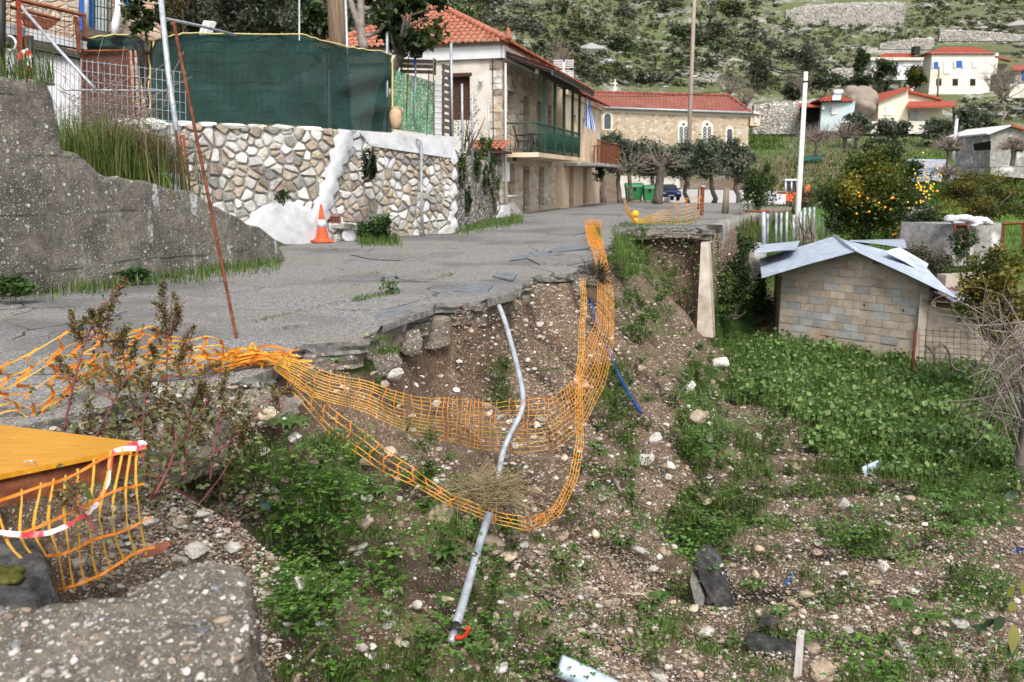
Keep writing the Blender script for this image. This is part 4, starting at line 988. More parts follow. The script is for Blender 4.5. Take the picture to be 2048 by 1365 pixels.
for v in range(170, 276, 11): tube(b, [qa(868, v, .09), qa(885, v + 1, .09)], .005, 4)
for u in (869, 884): tube(b, [qa(u, 160, .09), qa(u, 278, .09)], .006, 4)
obj('wire_grid', b, mRust, t)
def pallet(lb, u0, u1, v0, v1, dv, n, off, sl):
    t = thing('wood_pallet', lb, 'pallet', tuple(qa((u0 + u1) / 2, v1, off)))
    for k in range(n):
        v = v0 + (v1 - v0) * k / n; obj('slat', prism(MB(), [qa(u0, v, off), qa(u1, v + sl, off), qa(u1, v + sl + dv, off), qa(u0, v + dv, off)], (-.01, .025, 0)), mWoodD, t)
    for u in (u0 + 2, u1 - 3): obj('upright', prism(MB(), [qa(u, v0, off - .03), qa(u + 3, v0, off - .03), qa(u + 3, v1, off - .03), qa(u, v1, off - .03)], (-.02, .06, 0)), mWoodD, t)
pallet('dark wooden pallet stood upright between white board and grey post', 884, 903, 128, 284, 9, 11, .03, 5)
pallet('low grey pallet lying behind the green mesh fence', 800, 872, 118, 150, 7, 3, -.6, 2)
tag(obj('metal_post', tube(MB(), [qa(902, 86, .1), qa(905, 290, .1)], .032, 8), mGalv), 'tall grey steel post at the right end of the stone wall', 'post')
tag(obj('metal_post', tube(MB(), [qa(775, 64, -.1), qa(775, 112, -.1)], .035, 8), mGalv), 'grey post with rusty top behind the netting corner', 'post')
pp = np.array([(-1.3, 21.7), (-.9, 26.0)])
for k, (u, v0, v1, Y) in enumerate([(924, 168, 300, 22.5), (944, 190, 305, 24), (977, 200, 305, 26.5)]):
    tag(obj('garden_post', tube(MB(), [at(u, v0, Y), at(u + 1, v1 + 20, Y)], .03, 7), mGalv), ['grey garden post in front of the brown window', 'grey garden post right of the brown window', 'grey garden post with dry vines near the house corner'][k], 'post')
# ---- utility poles
t = thing('utility_pole', 'thick wooden utility pole behind the green netting', 'utility pole', (*at(675, 60, 20)[:2], 2.0))
p = at(675, 60, 20); b = MB(); tube(b, [(p.x, p.y, 1.9), (p.x, p.y, 6), (p.x + .02, p.y, 12)], [.215, .2, .17], 12); obj('pole', b, mat('pole_wood', [(.13, .085, .055), (.22, .155, .105), (.30, .22, .16)], 5, bump=.6, stretch=(6, 6, .5)), t)
b = MB(); tube(b, [(p.x + .23, p.y - .1, 1.9), (p.x + .22, p.y - .1, 5.2)], .03, 7); obj('conduit', b, mGalv, t)
# ---- traffic cone and rubble beside it
c0 = onz(645, 484, .03)
t = thing('traffic_cone', 'orange traffic cone with white band standing by the whitewashed wall', 'traffic cone', tuple(c0))
mConeO = mat('cone_orange', [(.52, .085, .03), (.66, .12, .045)], 4, bump=.1, rough=.55)
cone = lambda z: .145 - .125 * z / .76
b = MB(); lathe(b, c0, [(cone(.05), .05), (cone(.30), .30), (cone(.38) - .004, .38), (cone(.46), .46), (.022, .77), (.012, .78)], 20); obj('body', b, mConeO, t)
b = MB(); lathe(b, c0, [(cone(.30) + .004, .30), (cone(.46) + .004, .46)], 20); obj('band', b, mLightW, t, smooth=True)
b = MB(); cbox(b, c0, .40, .40, .035, .5); lathe(b, c0 + Vector((0, 0, .035)), [(.19, 0), (.17, .03), (.15, .035)], 16); obj('base', b, mConeO, t)
for k, (u, v, w, d_, h, z0, m_, lb, nm, cat) in enumerate([
        (655, 486, .45, .4, .05, .0, mStone, 'flat pale stone lying under the traffic cone', 'stone_slab', 'stone'), (698, 484, .34, .3, .27, 0, mWhite, 'whitewashed square block right of the traffic cone', 'stone_block', 'block'), (668, 482, .25, .3, .25, 0, mMortar, 'grey block just behind the traffic cone', 'stone_block', 'block'),
        (690, 484, .72, .35, .13, .27, mStoneC[2], 'long flat stone laid across the two blocks', 'stone_slab', 'stone'), (705, 486, .48, .25, .12, .40, mStoneC[1], 'tan stone topping the pile beside the cone', 'loose_stone', 'stone')]):
    p = onz(u, v, 0); V, Fc = rockv(2, 60 + k, .85, .08); b = MB(); b.add(V * np.array([w / 2, d_ / 2, h / 2]) * 1.12 + np.array((p.x, p.y + .15, z0 + h / 2)), Fc); tag(obj(nm, b, m_), lb, cat)
p = onz(668, 484); b = MB(); box(b, (p.x - .13, p.y + .05, .41), (.26, 0, 0), (0, .14, 0), (0, 0, .14))
t = thing('hollow_brick', 'red hollow clay brick on the pile behind the cone', 'brick', (p.x, p.y, .41)); obj('body', b, mTerraD, t)
b = MB()
for i in range(4):
    for j in range(2): box(b, (p.x - .115 + i * .06, p.y + .046, .43 + j * .055), (.045, 0, 0), (0, .006, 0), (0, 0, .04))
obj('hole', b, mDark, t)
# ------------------------------------------------------------------ tiled roofs
def tileface(mb, e0, e1, top, per=.22, row=.36, amp=.045, sub=6, mi=0, thick=.05):
    """barrel tiles on a planar face: eave e0->e1, outline 'top' continues from e1 back to e0"""
    e0, e1 = Vector(e0), Vector(e1); top = [Vector(p) for p in top]
    ex = (e1 - e0); L = ex.length; ex /= L; n = ex.cross(top[len(top) // 2] - e0).normalized()
    if n.z < 0: n = -n
    ey = n.cross(ex).normalized()
    if (top[0] - e0).dot(ey) < 0: ey = -ey
    poly = [(0, 0), (L, 0)] + [((p - e0).dot(ex), (p - e0).dot(ey)) for p in top]
    nc = max(1, round(L / per)); per = L / nc; V, F = [], []
    def hgt(s):
        ys = []
        for (a, b), (c, d) in zip(poly, poly[1:] + poly[:1]):
            if (a - s) * (c - s) < 0 and not (b == 0 and d == 0): ys.append(b + (d - b) * (s - a) / (c - a))
        return max(ys) if ys else 0
    S = [i * per / sub for i in range(nc * sub + 1)]
    hs = [hgt(min(max(s, 1e-4), L - 1e-4)) for s in S]; hm = max(hs); nr = max(1, int(hm / row) + 1)
    o = amp
    for r in range(nr):
        b0 = len(V); j = R.uniform(-.008, .008)
        for k, q in enumerate((r * row - .03 * (r > 0), (r + 1) * row)):
            for s, h in zip(S, hs):
                ph = 2 * math.pi * s / per; z = amp * (abs(math.cos(ph / 2)) ** .8 * 2 - 1) + (.035 if k == 0 else .0) + j * math.sin(s * 31)
                V.append(e0 + ex * s + ey * min(q, h) + n * z)
        m = len(S)
        for i in range(m - 1):
            if r * row < max(hs[i], hs[i + 1]): F.append((b0 + i, b0 + i + 1, b0 + m + i + 1, b0 + m + i))
    mb.sm = True
    return mb.add([tuple(v) for v in V], F, None, mi)
def ridge_tiles(mb, p, q, r=.11, step=.35):
    p, q = Vector(p), Vector(q); d = q - p; k = max(1, int(d.length / step))
    for i in range(k): tube(mb, [p + d * (i / k), p + d * ((i + 1.12) / k)], [r * 1.12, r * .92], 8)
    return mb
# ------------------------------------------------------------------ the house with the veranda
C0 = Vector((-.36, 31.7, 0)); DL = Vector((.2696, .963, 0)); DO = Vector((.963, -.2696, 0)); UP = Vector((0, 0, 1))
hp = lambda k, o=0., z=0.: C0 + DL * k + DO * o + UP * z
def hwall(u, v, o=0.): return onplane(u, v, (C0.x, C0.y), (C0.x + DL.x * 10, C0.y + DL.y * 10), o)
house = thing('stone_house', 'two storey stone and plaster house with tiled hip roof and green veranda', 'house', tuple(C0))
ZE = 6.15; KL = 9.0
OPEN_UP = [(.75, 1.75), (3.0, 3.9), (5.2, 6.1), (7.1, 7.9)]
b = MB()
def wall_holes(mb, kA, kB, z0, z1, holes, o, th, fn, mi=0):
    """wall strip between kA and kB with openings [(k0,k1,z0,z1)], built of blocks round them"""
    ks = sorted({kA, kB, *[h[0] for h in holes], *[h[1] for h in holes]})
    for a, c in zip(ks[:-1], ks[1:]):
        zs = z0
        for h in sorted([h for h in holes if h[0] <= a + 1e-6 and h[1] >= c - 1e-6], key=lambda h: h[2]):
            if h[2] > zs + 1e-4: box(mb, fn(a, o, zs), fn(c, o, zs) - fn(a, o, zs), fn(a, o - th, zs) - fn(a, o, zs), (0, 0, h[2] - zs), None, mi)
            zs = h[3]
        if z1 > zs + 1e-4: box(mb, fn(a, o, zs), fn(c, o, zs) - fn(a, o, zs), fn(a, o - th, zs) - fn(a, o, zs), (0, 0, z1 - zs), None, mi)
up_h = [(a, c, 2.32, 4.55) for a, c in OPEN_UP]; lo_h = [(.85, 1.75, .75, 1.9), (3.0, 4.0, .05, 1.85), (5.6, 6.6, .05, 1.85)]
wall_holes(b, 0, KL, -.1, ZE, up_h + lo_h, 0, .5, hp)
obj('side_wall', b, mRub1, house)
b = MB(); g = lambda s, o=0., z=0.: C0 - DO * s - DL * o + UP * z      # gable side, s to the left, o towards the camera
wall_holes(b, .02, 7, -.1, ZE, [(1.2, 2.05, 3.45, 5.0)], .02, .45, lambda s, o, z: g(s, o, z))
obj('end_wall', b, mPlaster, house)
z = 0; i = 0; rq = random.Random(3)
while z < 5.5:
    h = rq.uniform(.16, .30); w = rq.uniform(.18, .28) if i % 2 else rq.uniform(.32, .46)
    b = MB(); box(b, g(-.015, .03, z), -DO * w + UP * rq.uniform(-.02, .02), -DL * rq.uniform(.015, .03), (0, 0, h)); obj('quoin', b, mStoneC[1], house); z += h + .02; i += 1
b = MB(); box(b, g(-.06, .16, 5.55), g(7, .16, 5.55) - g(-.06, .16, 5.55), -DO * 0 + DL * .3, (0, 0, .42)); box(b, hp(-.16, .14, 5.55), DL * (KL + .2), -DO * .14, (0, 0, .42)); obj('eave_band', b, mFascia, house)
f = obj('window', MB().add(*(lambda q: (q.V[0], BOXF))(box(MB(), g(2.04, -.25, 3.46), DO * .83, DL * .06, (0, 0, 1.53)))), mBrown, house)
b = MB()
for s in (1.22, 1.6, 1.98): box(b, g(s, -.19, 3.46), -DO * .06, DL * .05, (0, 0, 1.52))
obj('shutter_stile', b, mBrown, f)
obj('lintel', box(MB(), g(1.12, .05, 5.0), -DO * 1.05, DL * .1, (0, 0, .1)), mBrown, house)
for (a, c, z0, z1) in up_h + lo_h:
    d = obj('door' if (z0 < .1 or z0 == 2.32) else 'window', box(MB(), hp(a, -.34, z0), DL * (c - a), -DO * .06, (0, 0, z1 - z0)), mBrown, house)
    b = MB()
    for q in (a, (a + c) / 2 - .03, c - .07): box(b, hp(q, -.30, z0), DL * .07, -DO * .05, (0, 0, z1 - z0))
    obj('frame', b, mWoodD, d, kind='stuff')
obj('sill', box(MB(), hp(.75, .09, .68), DL * 1.1, -DO * .2, (0, 0, .06)), mFascia, house)
# roof
ov = .35; W7 = 7
eA = hp(-ov - .05, ov, ZE - .08); eB = hp(KL, ov, ZE - .08); eC = C0 - DO * (W7 + ov) - DL * (ov + .05) + UP * (ZE - .08); eD = eC + DL * (KL + .4)
ap = C0 - DO * 3.5 + DL * 3.3 + UP * 8.05; ap2 = ap + DL * (KL - 5)
rf = MB(); tileface(rf, eC, eA, [ap], .24, .38); r1 = obj('roof', rf, mTerra, house)
rf = MB(); tileface(rf, eA, eB, [ap2 + DL * .5, ap], .24, .38); obj('roof', rf, mTerra, house)
rf = MB(); prism(rf, [eD, eC, ap, ap2], (0, 0, -.05)); obj('roof', rf, mTerra, house)
rr = MB(); ridge_tiles(rr, eA + UP * .05, ap + UP * .05, .12); obj('hip_ridge', rr, mTerra, r1, kind='stuff'); 
rr = MB(); ridge_tiles(rr, eC + UP * .05, ap + UP * .05, .12); obj('hip_ridge', rr, mTerra, r1, kind='stuff')
rr = MB(); lathe(rr, eA, [(.10, .05), (.13, .1), (.10, .2), (.05, .42), (.02, .46)], 8); obj('corner_finial', rr, mTerra, r1)
# veranda roof
vA = hp(.02, 1.9, 5.12); vB = hp(8.1, 1.9, 5.12); wA_ = hp(.02, .02, 5.78); wB_ = hp(8.1, .02, 5.78)
rf = MB(); tileface(rf, vA, vB, [wB_, wA_], .22, .36); vr = obj('veranda_roof', rf, mTerra, house)
b = MB()
for k in range(19): box(b, hp(.1 + k * .43, .05, 5.62), DL * .08, hp(0, 1.8, 5.0) - hp(0, .05, 5.62), (0, 0, .09))
obj('rafter', b, mWoodD, house, kind='stuff')
b = MB(); box(b, hp(.02, 1.80, 4.93), DL * 8.1, DO * .06, (0, 0, .14)); box(b, hp(.02, 1.22, 4.98), DL * 8.1, DO * .1, (0, 0, .16)); obj('eave_beam', b, mWoodD, house, kind='stuff')
b = MB(); prism(b, [vA + UP * -.04, vB + UP * -.04, wB_ + UP * -.04, wA_ + UP * -.04], (0, 0, -.03)); obj('soffit_board', b, mWoodD, house)
POSTK = [1.3, 3.1, 4.8, 6.5, 8.0]
for k in POSTK: obj('veranda_post', box(MB(), hp(k - .06, 1.19, 2.3), DL * .12, DO * .1, (0, 0, 2.7)), mGreenP, house)
bal = obj('balcony_slab', box(MB(), hp(.15, .0, 2.12), DL * 8.05, DO * 1.32, (0, 0, .16)), mOchre, house)
b = MB(); rp = [hp(.2, .05, 3.32), hp(.2, 1.27, 3.32), hp(8.1, 1.27, 3.32)]
tube(b, rp, .03, 6); rail = obj('railing', b, mGreenP, house)
b = MB()
for k in range(8): tube(b, [hp(.2, .1 + k * .16, 2.28), hp(.2, .1 + k * .16, 3.32)], .010, 4)
for k in range(52): tube(b, [hp(.25 + k * .15, 1.27, 2.28), hp(.25 + k * .15, 1.27, 3.32)], .011, 4)
tube(b, [hp(.2, .05, 2.4), hp(.2, 1.27, 2.4), hp(8.1, 1.27, 2.4)], .015, 5)
obj('baluster', b, mGreenP, rail, kind='stuff')
b = MB(); prism(b, [hp(1.35, 1.24, 2.45), hp(3.0, 1.24, 2.45), hp(3.0, 1.24, 3.12), hp(1.35, 1.24, 3.12)], DO * .01); prism(b, [hp(3.15, 1.24, 2.45), hp(8.05, 1.24, 2.45), hp(8.05, 1.24, 3.14), hp(3.15, 1.24, 3.14)], DO * .01)
obj('railing_screen', b, mGreenP, rail, kind='stuff')
obj('meter_box', box(MB(), hp(.12, .0, 1.25), DL * .5, DO * .12, (0, 0, .7)), mLightW, house)
b = MB(); tube(b, [hp(.12, .10, 5.4), hp(.12, .10, .2)], .04, 7); obj('downpipe', b, mLightW, house)
b = MB(); tube(b, [g(.32, .08, 5.5), g(.30, .08, 2.0), g(.3, .08, 1.0)], .018, 5); obj('cable', b, mIron, house)
b = MB(); box(b, hp(.35, .3, 1.98), DL * .2, DO * .12, (0, 0, .13)); obj('floodlight', b, mIron, house)
b = MB(); lathe(b, g(.75, .2, 4.75), [(.02, -.05), (.09, 0), (.09, .1), (.03, .15)], 10); obj('wall_lamp', b, mFascia, house)
# porch canopy and the steps
cn = thing('porch_canopy', 'small red tiled canopy on the corner wall below the balcony', 'canopy', tuple(g(.9, .3, 2.5)))
b = MB(); tileface(b, g(1.0, 1.15, 2.35), g(-.45, 1.15, 2.35), [g(-.35, .06, 2.72), g(1.0, .06, 2.72)], .2, .3, .04); obj('tiles', b, mTerra, cn)
b = MB(); box(b, g(1.0, 1.1, 2.22), DO * 1.4, DL * 1.0, (0, 0, .08)); obj('board', b, mBrown, cn)
for k, (z, w) in enumerate([(.0, 1.35), (.2, .9)]):
    tag(obj('stone_step', box(MB(), C0 - DO * 1.1 - DL * (w + .35) + UP * z, DO * 1.5, DL * w, (0, 0, .2)), mLightW), ['lower whitewashed step at the house corner', 'upper whitewashed step at the house corner'][k], 'step', 'steps at the house corner')
for k in range(3): tag(obj('loose_board', box(MB(), hp(.35 + k * .12, .5 + k * .05, .0), DL * .05, DO * -.35 + UP * .45, DL * .1), mLightW), ['nearest short pale board leaning by the house steps', 'middle short pale board leaning by the house steps', 'farthest short pale board leaning by the house steps'][k], 'board', 'boards by the steps')
# balcony chairs and table
def iron_chair(o, a):
    t = thing('patio_chair', 'dark metal patio chair on the balcony behind the railing', 'chair', tuple(o))
    c, s = math.cos(a), math.sin(a); q = lambda x, y, z: o + Vector((x * c - y * s, x * s + y * c, z))
    b = MB(); prism(b, [q(-.25, -.24, .42), q(.25, -.24, .42), q(.25, .24, .42), q(-.25, .24, .42)], (0, 0, .03)); obj('seat', b, mIron, t)
    b = MB(); prism(b, [q(-.23, .24, .45), q(.23, .24, .45), q(.24, .40, 1.0), q(-.24, .40, 1.0)], (0, .02, .01)); obj('backrest', b, mIron, t)
    for x in (-.25, .25):
        for y, y2 in ((-.24, -.3), (.24, .32)): b = MB(); tube(b, [q(x, y2, 0), q(x, y, .43)], .018, 5); obj('leg', b, mIron, t)
        b = MB(); tube(b, [q(x, .28, .65), q(x, -.2, .66), q(x, -.22, .44)], .018, 5); obj('armrest', b, mIron, t)
iron_chair(hp(1.0, .55, 2.28), 1.4)
o = hp(1.75, .8, 2.28); t = thing('patio_table', 'small dark metal table beside the balcony chair', 'table', tuple(o))
b = MB(); lathe(b, o, [(.33, .70), (.34, .72), (.34, .74)], 16); obj('table_top', b, mIron, t)
for a in (0.4, 2.0, 3.6, 5.2): b = MB(); tube(b, [o + Vector((.3 * math.cos(a), .3 * math.sin(a), 0)), o + Vector((.08 * math.cos(a), .08 * math.sin(a), .4)), o + Vector((.25 * math.cos(a), .25 * math.sin(a), .71))], .02, 5); obj('leg', b, mIron, t)
# flag
o = hp(8.3, 1.35, 3.3); t = thing('flag', 'blue and white striped flag hanging at the far end of the green balcony', 'flag', tuple(o))
b = MB(); tube(b, [o, o + Vector((.1, -.1, 1.6))], .02, 6); obj('flagpole', b, mLightW, t)
def stripes():
    t = NT('striped_flag'); a = t.n('Attribute', attribute_name='Col'); t.l(a.outputs['Color'], t.b.inputs['Base Color']); t.b.inputs['Roughness'].default_value = .7; return t.m
fl = MB(); nA, nB = 18, 12
for i in range(nA):          # i: along stripes (down), k: across
    for k in range(nB - 1):
        P4 = []
        for (a, c) in ((i, k), (i + 1, k), (i + 1, k + 1), (i, k + 1)):
            s, w = a / nA, c / (nB - 1); P4.append(o + Vector((.10 + w * .5 * (.35 + s * .65), -.1 - .06 * math.sin(w * 7 + s * 2), 1.55 - s * 1.3 - w * .2 + .1)))
        st = min(8, int(k / (nB - 1) * 9)); cant = i < 6 and k < 6
        cross = cant and (k in (2, 3) or i in (2, 3))
        colr = (.75, .76, .78) if (cross or (not cant and st % 2)) else (.03, .12, .45)
        fl.add([tuple(p) for p in P4], [(0, 1, 2, 3)], colr)
obj('cloth', fl, stripes(), t)
# antenna on the roof: two pairs of slatted panels
o = at(1127, 158, 39); t = thing('antenna', 'white four panel aerial on a mast above the veranda roof', 'aerial', tuple(o))
b = MB(); tube(b, [o + UP * -1.2, o + UP * .7], .05, 6); obj('mast', b, mLightW, t)
for dx in (-1, 1):
    for dz in (.18, .62):
        b = MB(); c = o + Vector((dx * .24, 0, dz)); 
        for k in range(5): box(b, c + Vector((-.19, 0, -.16 + k * .075)), (.38, 0, 0), (0, .03, 0), (0, 0, .035))
        for k in (-.19, .17): box(b, c + Vector((k, .03, -.16)), (.03, 0, 0), (0, .02, 0), (0, 0, .34))
        obj('panel', b, mLightW, t, kind='stuff')
# ---- second house of the row
h2 = thing('plaster_house', 'faded ochre plaster house with rusty balcony at the end of the row', 'house', tuple(hp(KL + .1)))
b = MB(); wall_holes(b, KL + .06, 19, -.3, 5.35, [(11.2, 12.0, 2.5, 4.4), (13.6, 14.4, 2.3, 4.4), (16.2, 16.9, 2.9, 4.3), (10.5, 11.5, 0, 2), (14, 15, 0, 2)], .3, .4, hp); obj('wall', b, mOchre, h2)
b = MB(); box(b, hp(19, .3, -.3), -DO * 6, DL * -.3, (0, 0, 5.6)); obj('end_wall', b, mOchre, h2)
b = MB(); box(b, hp(KL + .1, .28, 5.15), DL * 10.1, DO * .2, (0, 0, .2)); obj('cornice', b, mOchre, h2)
for a, c, z0, z1 in [(11.2, 12.0, 2.5, 4.4), (16.2, 16.9, 2.9, 4.3), (10.5, 11.5, 0, 2), (14, 15, 0, 2)]: obj('window', box(MB(), hp(a, .1, z0), DL * (c - a), -DO * .06, (0, 0, z1 - z0)), mBrown, h2)
obj('door', box(MB(), hp(13.6, .12, 2.3), DL * .8, -DO * .06, (0, 0, 2.1)), mat('turquoise_door', [(.12, .33, .36), (.16, .4, .42)], 3, bump=.05), h2)
rf = MB(); tileface(rf, hp(KL, .75, 5.36), hp(19.4, .75, 5.36), [hp(19.0, -3, 6.9), hp(KL, -3, 6.9)], .24, .4); obj('roof', rf, mTerraD, h2)
obj('balcony_slab', box(MB(), hp(9.1, .3, 1.95), DL * 7.2, DO * 1.6, (0, 0, .14)), mMortar, h2)
b = MB(); tube(b, [hp(9.2, 1.85, 3.1), hp(16.2, 1.85, 3.1), hp(16.2, .35, 3.1)], .035, 6); rl = obj('railing', b, mRust, h2)
b = MB()
for k in range(24): box(b, hp(9.25 + k * .29, 1.84, 2.1), DL * .12, DO * .015, (0, 0, .95))
for k in range(8): box(b, hp(16.2, .4 + k * .18, 2.1), DO * .09, DL * .015, (0, 0, .95))
obj('railing_slat', b, mRust, rl, kind='stuff')
# ------------------------------------------------------------------ church
def chw(u, v, Y0=98., Y1=104.):
    return onplane(u, v, CH0, CH1)
CH0 = (at(1180, 300, 100).x, 100.); CH1 = (at(1500, 300, 98).x, 98.)
ch = thing('church', 'long stone church with red tiled roof and arched windows below the hill', 'church', (CH0[0], CH0[1], 3))
CB = Vector((.13, 7.0, 0))
def arch(u, v0, v1, w, o=.02, n=8):
    pts = [chw(u - w, v1), chw(u + w, v1)]
    for k in range(n + 1): a = math.pi * k / n; pts.append(chw(u + w * math.cos(a), v0 + w - w * math.sin(a)))
    return [p + Vector((0, -o, 0)) for p in pts]
b = MB(); prism(b, [chw(1168, 222), chw(1497, 230), chw(1496, 345), chw(1168, 345)], CB); obj('wall', b, mRub2, ch)
b = MB(); prism(b, [chw(1168, 216) + Vector((0, -.03, 0)), chw(1499, 228) + Vector((0, -.03, 0)), chw(1499, 234) + Vector((0, -.03, 0)), chw(1168, 223) + Vector((0, -.03, 0))], (0, .3, 0)); obj('cornice', b, mBeige, ch)
for u, v0, v1, w in ((1215, 228, 258, 6.5), (1459, 258, 286, 5)):
    f = obj('window_surround', prism(MB(), arch(u, v0 - 5, v1 + 3, w + 3.5, .06), (0, .1, 0)), mBeige, ch); obj('pane', prism(MB(), arch(u, v0, v1, w, .09), (0, .02, 0)), mGlass, f)
for u in (1367, 1414):
    f = obj('window_surround', prism(MB(), arch(u, 242, 292, 11.5, .06), (0, .1, 0)), mBeige, ch)
    for du in (-4.6, 4.6):
        obj('pane', prism(MB(), arch(u + du, 254, 290, 3.4, .10), (0, .02, 0)), mGlass, f)
        b = MB()
        for k in range(6):
            for s in (-1, 1): tube(b, [chw(u + du - 3.4 * s, 256 + k * 6) + Vector((0, -.13, 0)), chw(u + du + 3.4 * s, 262 + k * 6) + Vector((0, -.13, 0))], .02, 3)
        obj('lattice', b, mLightW, f, kind='stuff')
    obj('pane', prism(MB(), [chw(u + 2.5 * math.cos(a), 249 + 2.5 * math.sin(a)) + Vector((0, -.10, 0)) for a in np.linspace(0, 6.28, 11)[:-1]], (0, .02, 0)), mBrown, f)
eL, eR = chw(1165, 214) + Vector((0, -.5, 0)), chw(1502, 226) + Vector((0, -.5, 0)); rL = chw(1135, 182) + CB * .55; rR = chw(1458, 190) + CB * .55
rL = at(1120, 183, 104.5); rR = at(1458, 191, 102.5)
rf = MB(); tileface(rf, eL, eR, [rR, rL], .42, .8, .07, 4); r_ = obj('roof', rf, mTerraD, ch)
eb = eR + CB * 1.15; rf = MB(); prism(rf, [eR, eb, rR], (-.05, 0, -.05)); obj('roof', rf, mTerraD, ch)
b = MB(); ridge_tiles(b, rL, rR, .16, .8); ridge_tiles(b, eR, rR, .16, .8); obj('ridge_tile', b, mTerraD, r_, kind='stuff')
b = MB(); tube(b, [eL + UP * -.05, eR + UP * -.05], .12, 6); obj('gutter', b, mGalv, ch)
o = at(1230, 182, 104); b = MB(); box(b, o + Vector((-.2, 0, -.3)), (.4, 0, 0), (0, .3, 0), (0, 0, .7)); box(b, o + Vector((-.08, 0, .4)), (.16, 0, 0), (0, .1, 0), (0, 0, .9)); box(b, o + Vector((-.3, 0, .75)), (.22, 0, 0), (0, .1, 0), (0, 0, .16)); box(b, o + Vector((.08, 0, .75)), (.22, 0, 0), (0, .1, 0), (0, 0, .16)); obj('cross', b, mBeige, ch)
# ------------------------------------------------------------------ houses on the hillside
def pbox(mb, u0, u1, v0, v1, Y, dep, skew=0., col=None):
    """block whose front face fills a picture rectangle at distance Y"""
    a, b_, c, d = at(u0, v0, Y), at(u1, v0, Y + skew), at(u1, v1, Y + skew), at(u0, v1, Y)
    zt = (a.z + b_.z) / 2; zb = (c.z + d.z) / 2; O = Vector((d.x, Y, zb)); ex = Vector((c.x - d.x, skew, 0))
    ey = Vector((-ex.y, ex.x, 0)).normalized() * dep
    if ey.y < 0: ey = -ey
    return box(mb, O, ex, ey, (0, 0, zt - zb), col)
def rect(u0, u1, v0, v1, Y, o=.12, skew=0, th=.06):
    return prism(MB(), [at(u0, v0, Y - o), at(u1, v0, Y - o + skew), at(u1, v1, Y - o + skew), at(u0, v1, Y - o)], (0, th, 0))
def gable(u, v, Y): return at(u, v, Y)
mRoofFar = mat('far_red_roof', [(.27, .055, .035), (.36, .085, .05)], 1.5, bump=.4, bscale=8)
def hiproof(mb, u0, u1, ur0, ur1, ve, vr, Y, dep):
    A, B = at(u0, ve, Y - .4), at(u1, ve, Y - .4); dv = Vector((0, dep + .8, 0)); C_, D = B + dv, A + dv
    zr = zat(vr, Y + dep / 2); r0 = Vector((at(ur0, vr, Y + dep / 2).x, Y + dep / 2, zr)); r1 = Vector((at(ur1, vr, Y + dep / 2).x, Y + dep / 2, zr))
    V = [A, B, C_, D, r0, r1]; tileface(mb, A, B, [r1, r0], .5, .9, .06, 4)
    return mb.add([tuple(p) for p in V], [(1, 2, 5), (2, 3, 4, 5), (3, 0, 4), (0, 3, 2, 1)])
# upper cream house
Y = 150; t = thing('village_house', 'large cream two storey house with red hip roof high on the right', 'house', tuple(at(1925, 185, Y)))
obj('wall', pbox(MB(), 1857, 1989, 106, 190, Y, 8), mBeige, t); obj('roof', hiproof(MB(), 1853, 1993, 1884, 1953, 108, 95, Y, 9), mRoofFar, t)
for u0, u1, v0, v1, sh in ((1868, 1876, 124, 137, 1), (1913, 1924, 122, 135, 2), (1945, 1955, 123, 136, 0)):
    w = obj('window', rect(u0, u1, v0, v1, Y), mLightW if sh == 0 else mBlue, t)
    if sh: 
        obj('shutter', rect(u0 - (3 if sh == 1 else 5), u0 - .5, v0, v1 + .5, Y, .2), mLightW, w); obj('shutter', rect(u1 + .5, u1 + 5, v0, v1 + .5, Y, .2), mLightW, w)
obj('door', rect(1888, 1901, 123, 148, Y), mLightW, t)
for u in (1873, 1906, 1941): obj('lower_window', rect(u, u + 10, 158, 171, Y), mDark, t)
obj('side_porch', pbox(MB(), 1992, 2013, 128, 150, Y + 2, 4), mWood, t); obj('porch_roof', prism(MB(), [at(1990, 112, Y), at(2022, 118, Y), at(2018, 122, Y + 5), at(1990, 114, Y + 5)], (0, 0, -.3)), mRoofFar, t)
Y = 148; t = thing('village_house', 'low white house with short red roof left of the large cream house', 'house', tuple(at(1790, 150, Y)))
obj('wall', pbox(MB(), 1740, 1842, 121, 160, Y, 7), mLightW, t); obj('roof_slab', pbox(MB(), 1736, 1848, 115, 121, Y - .6, 8), mPlaster, t); obj('roof', hiproof(MB(), 1757, 1835, 1770, 1828, 116, 107, Y, 7), mRoofFar, t)
for u0, u1, v0, v1 in ((1793, 1797, 126, 133), (1806, 1826, 123, 132), (1775, 1790, 124, 146)): obj('window', rect(u0, u1, v0, v1, Y), mGlass if u0 == 1793 else mFascia, t)
b = MB(); lathe(b, at(1831, 106, Y), [(.7, -.3), (.7, .9), (.5, 1.0)], 12); obj('water_tank', b, mIron, t)
tag(obj('ruined_gate_wall', pbox(MB(), 1812, 1828, 160, 185, 140, 2), mBeige), 'small cream pillar below the fruiting tree left of the cream house', 'pillar')
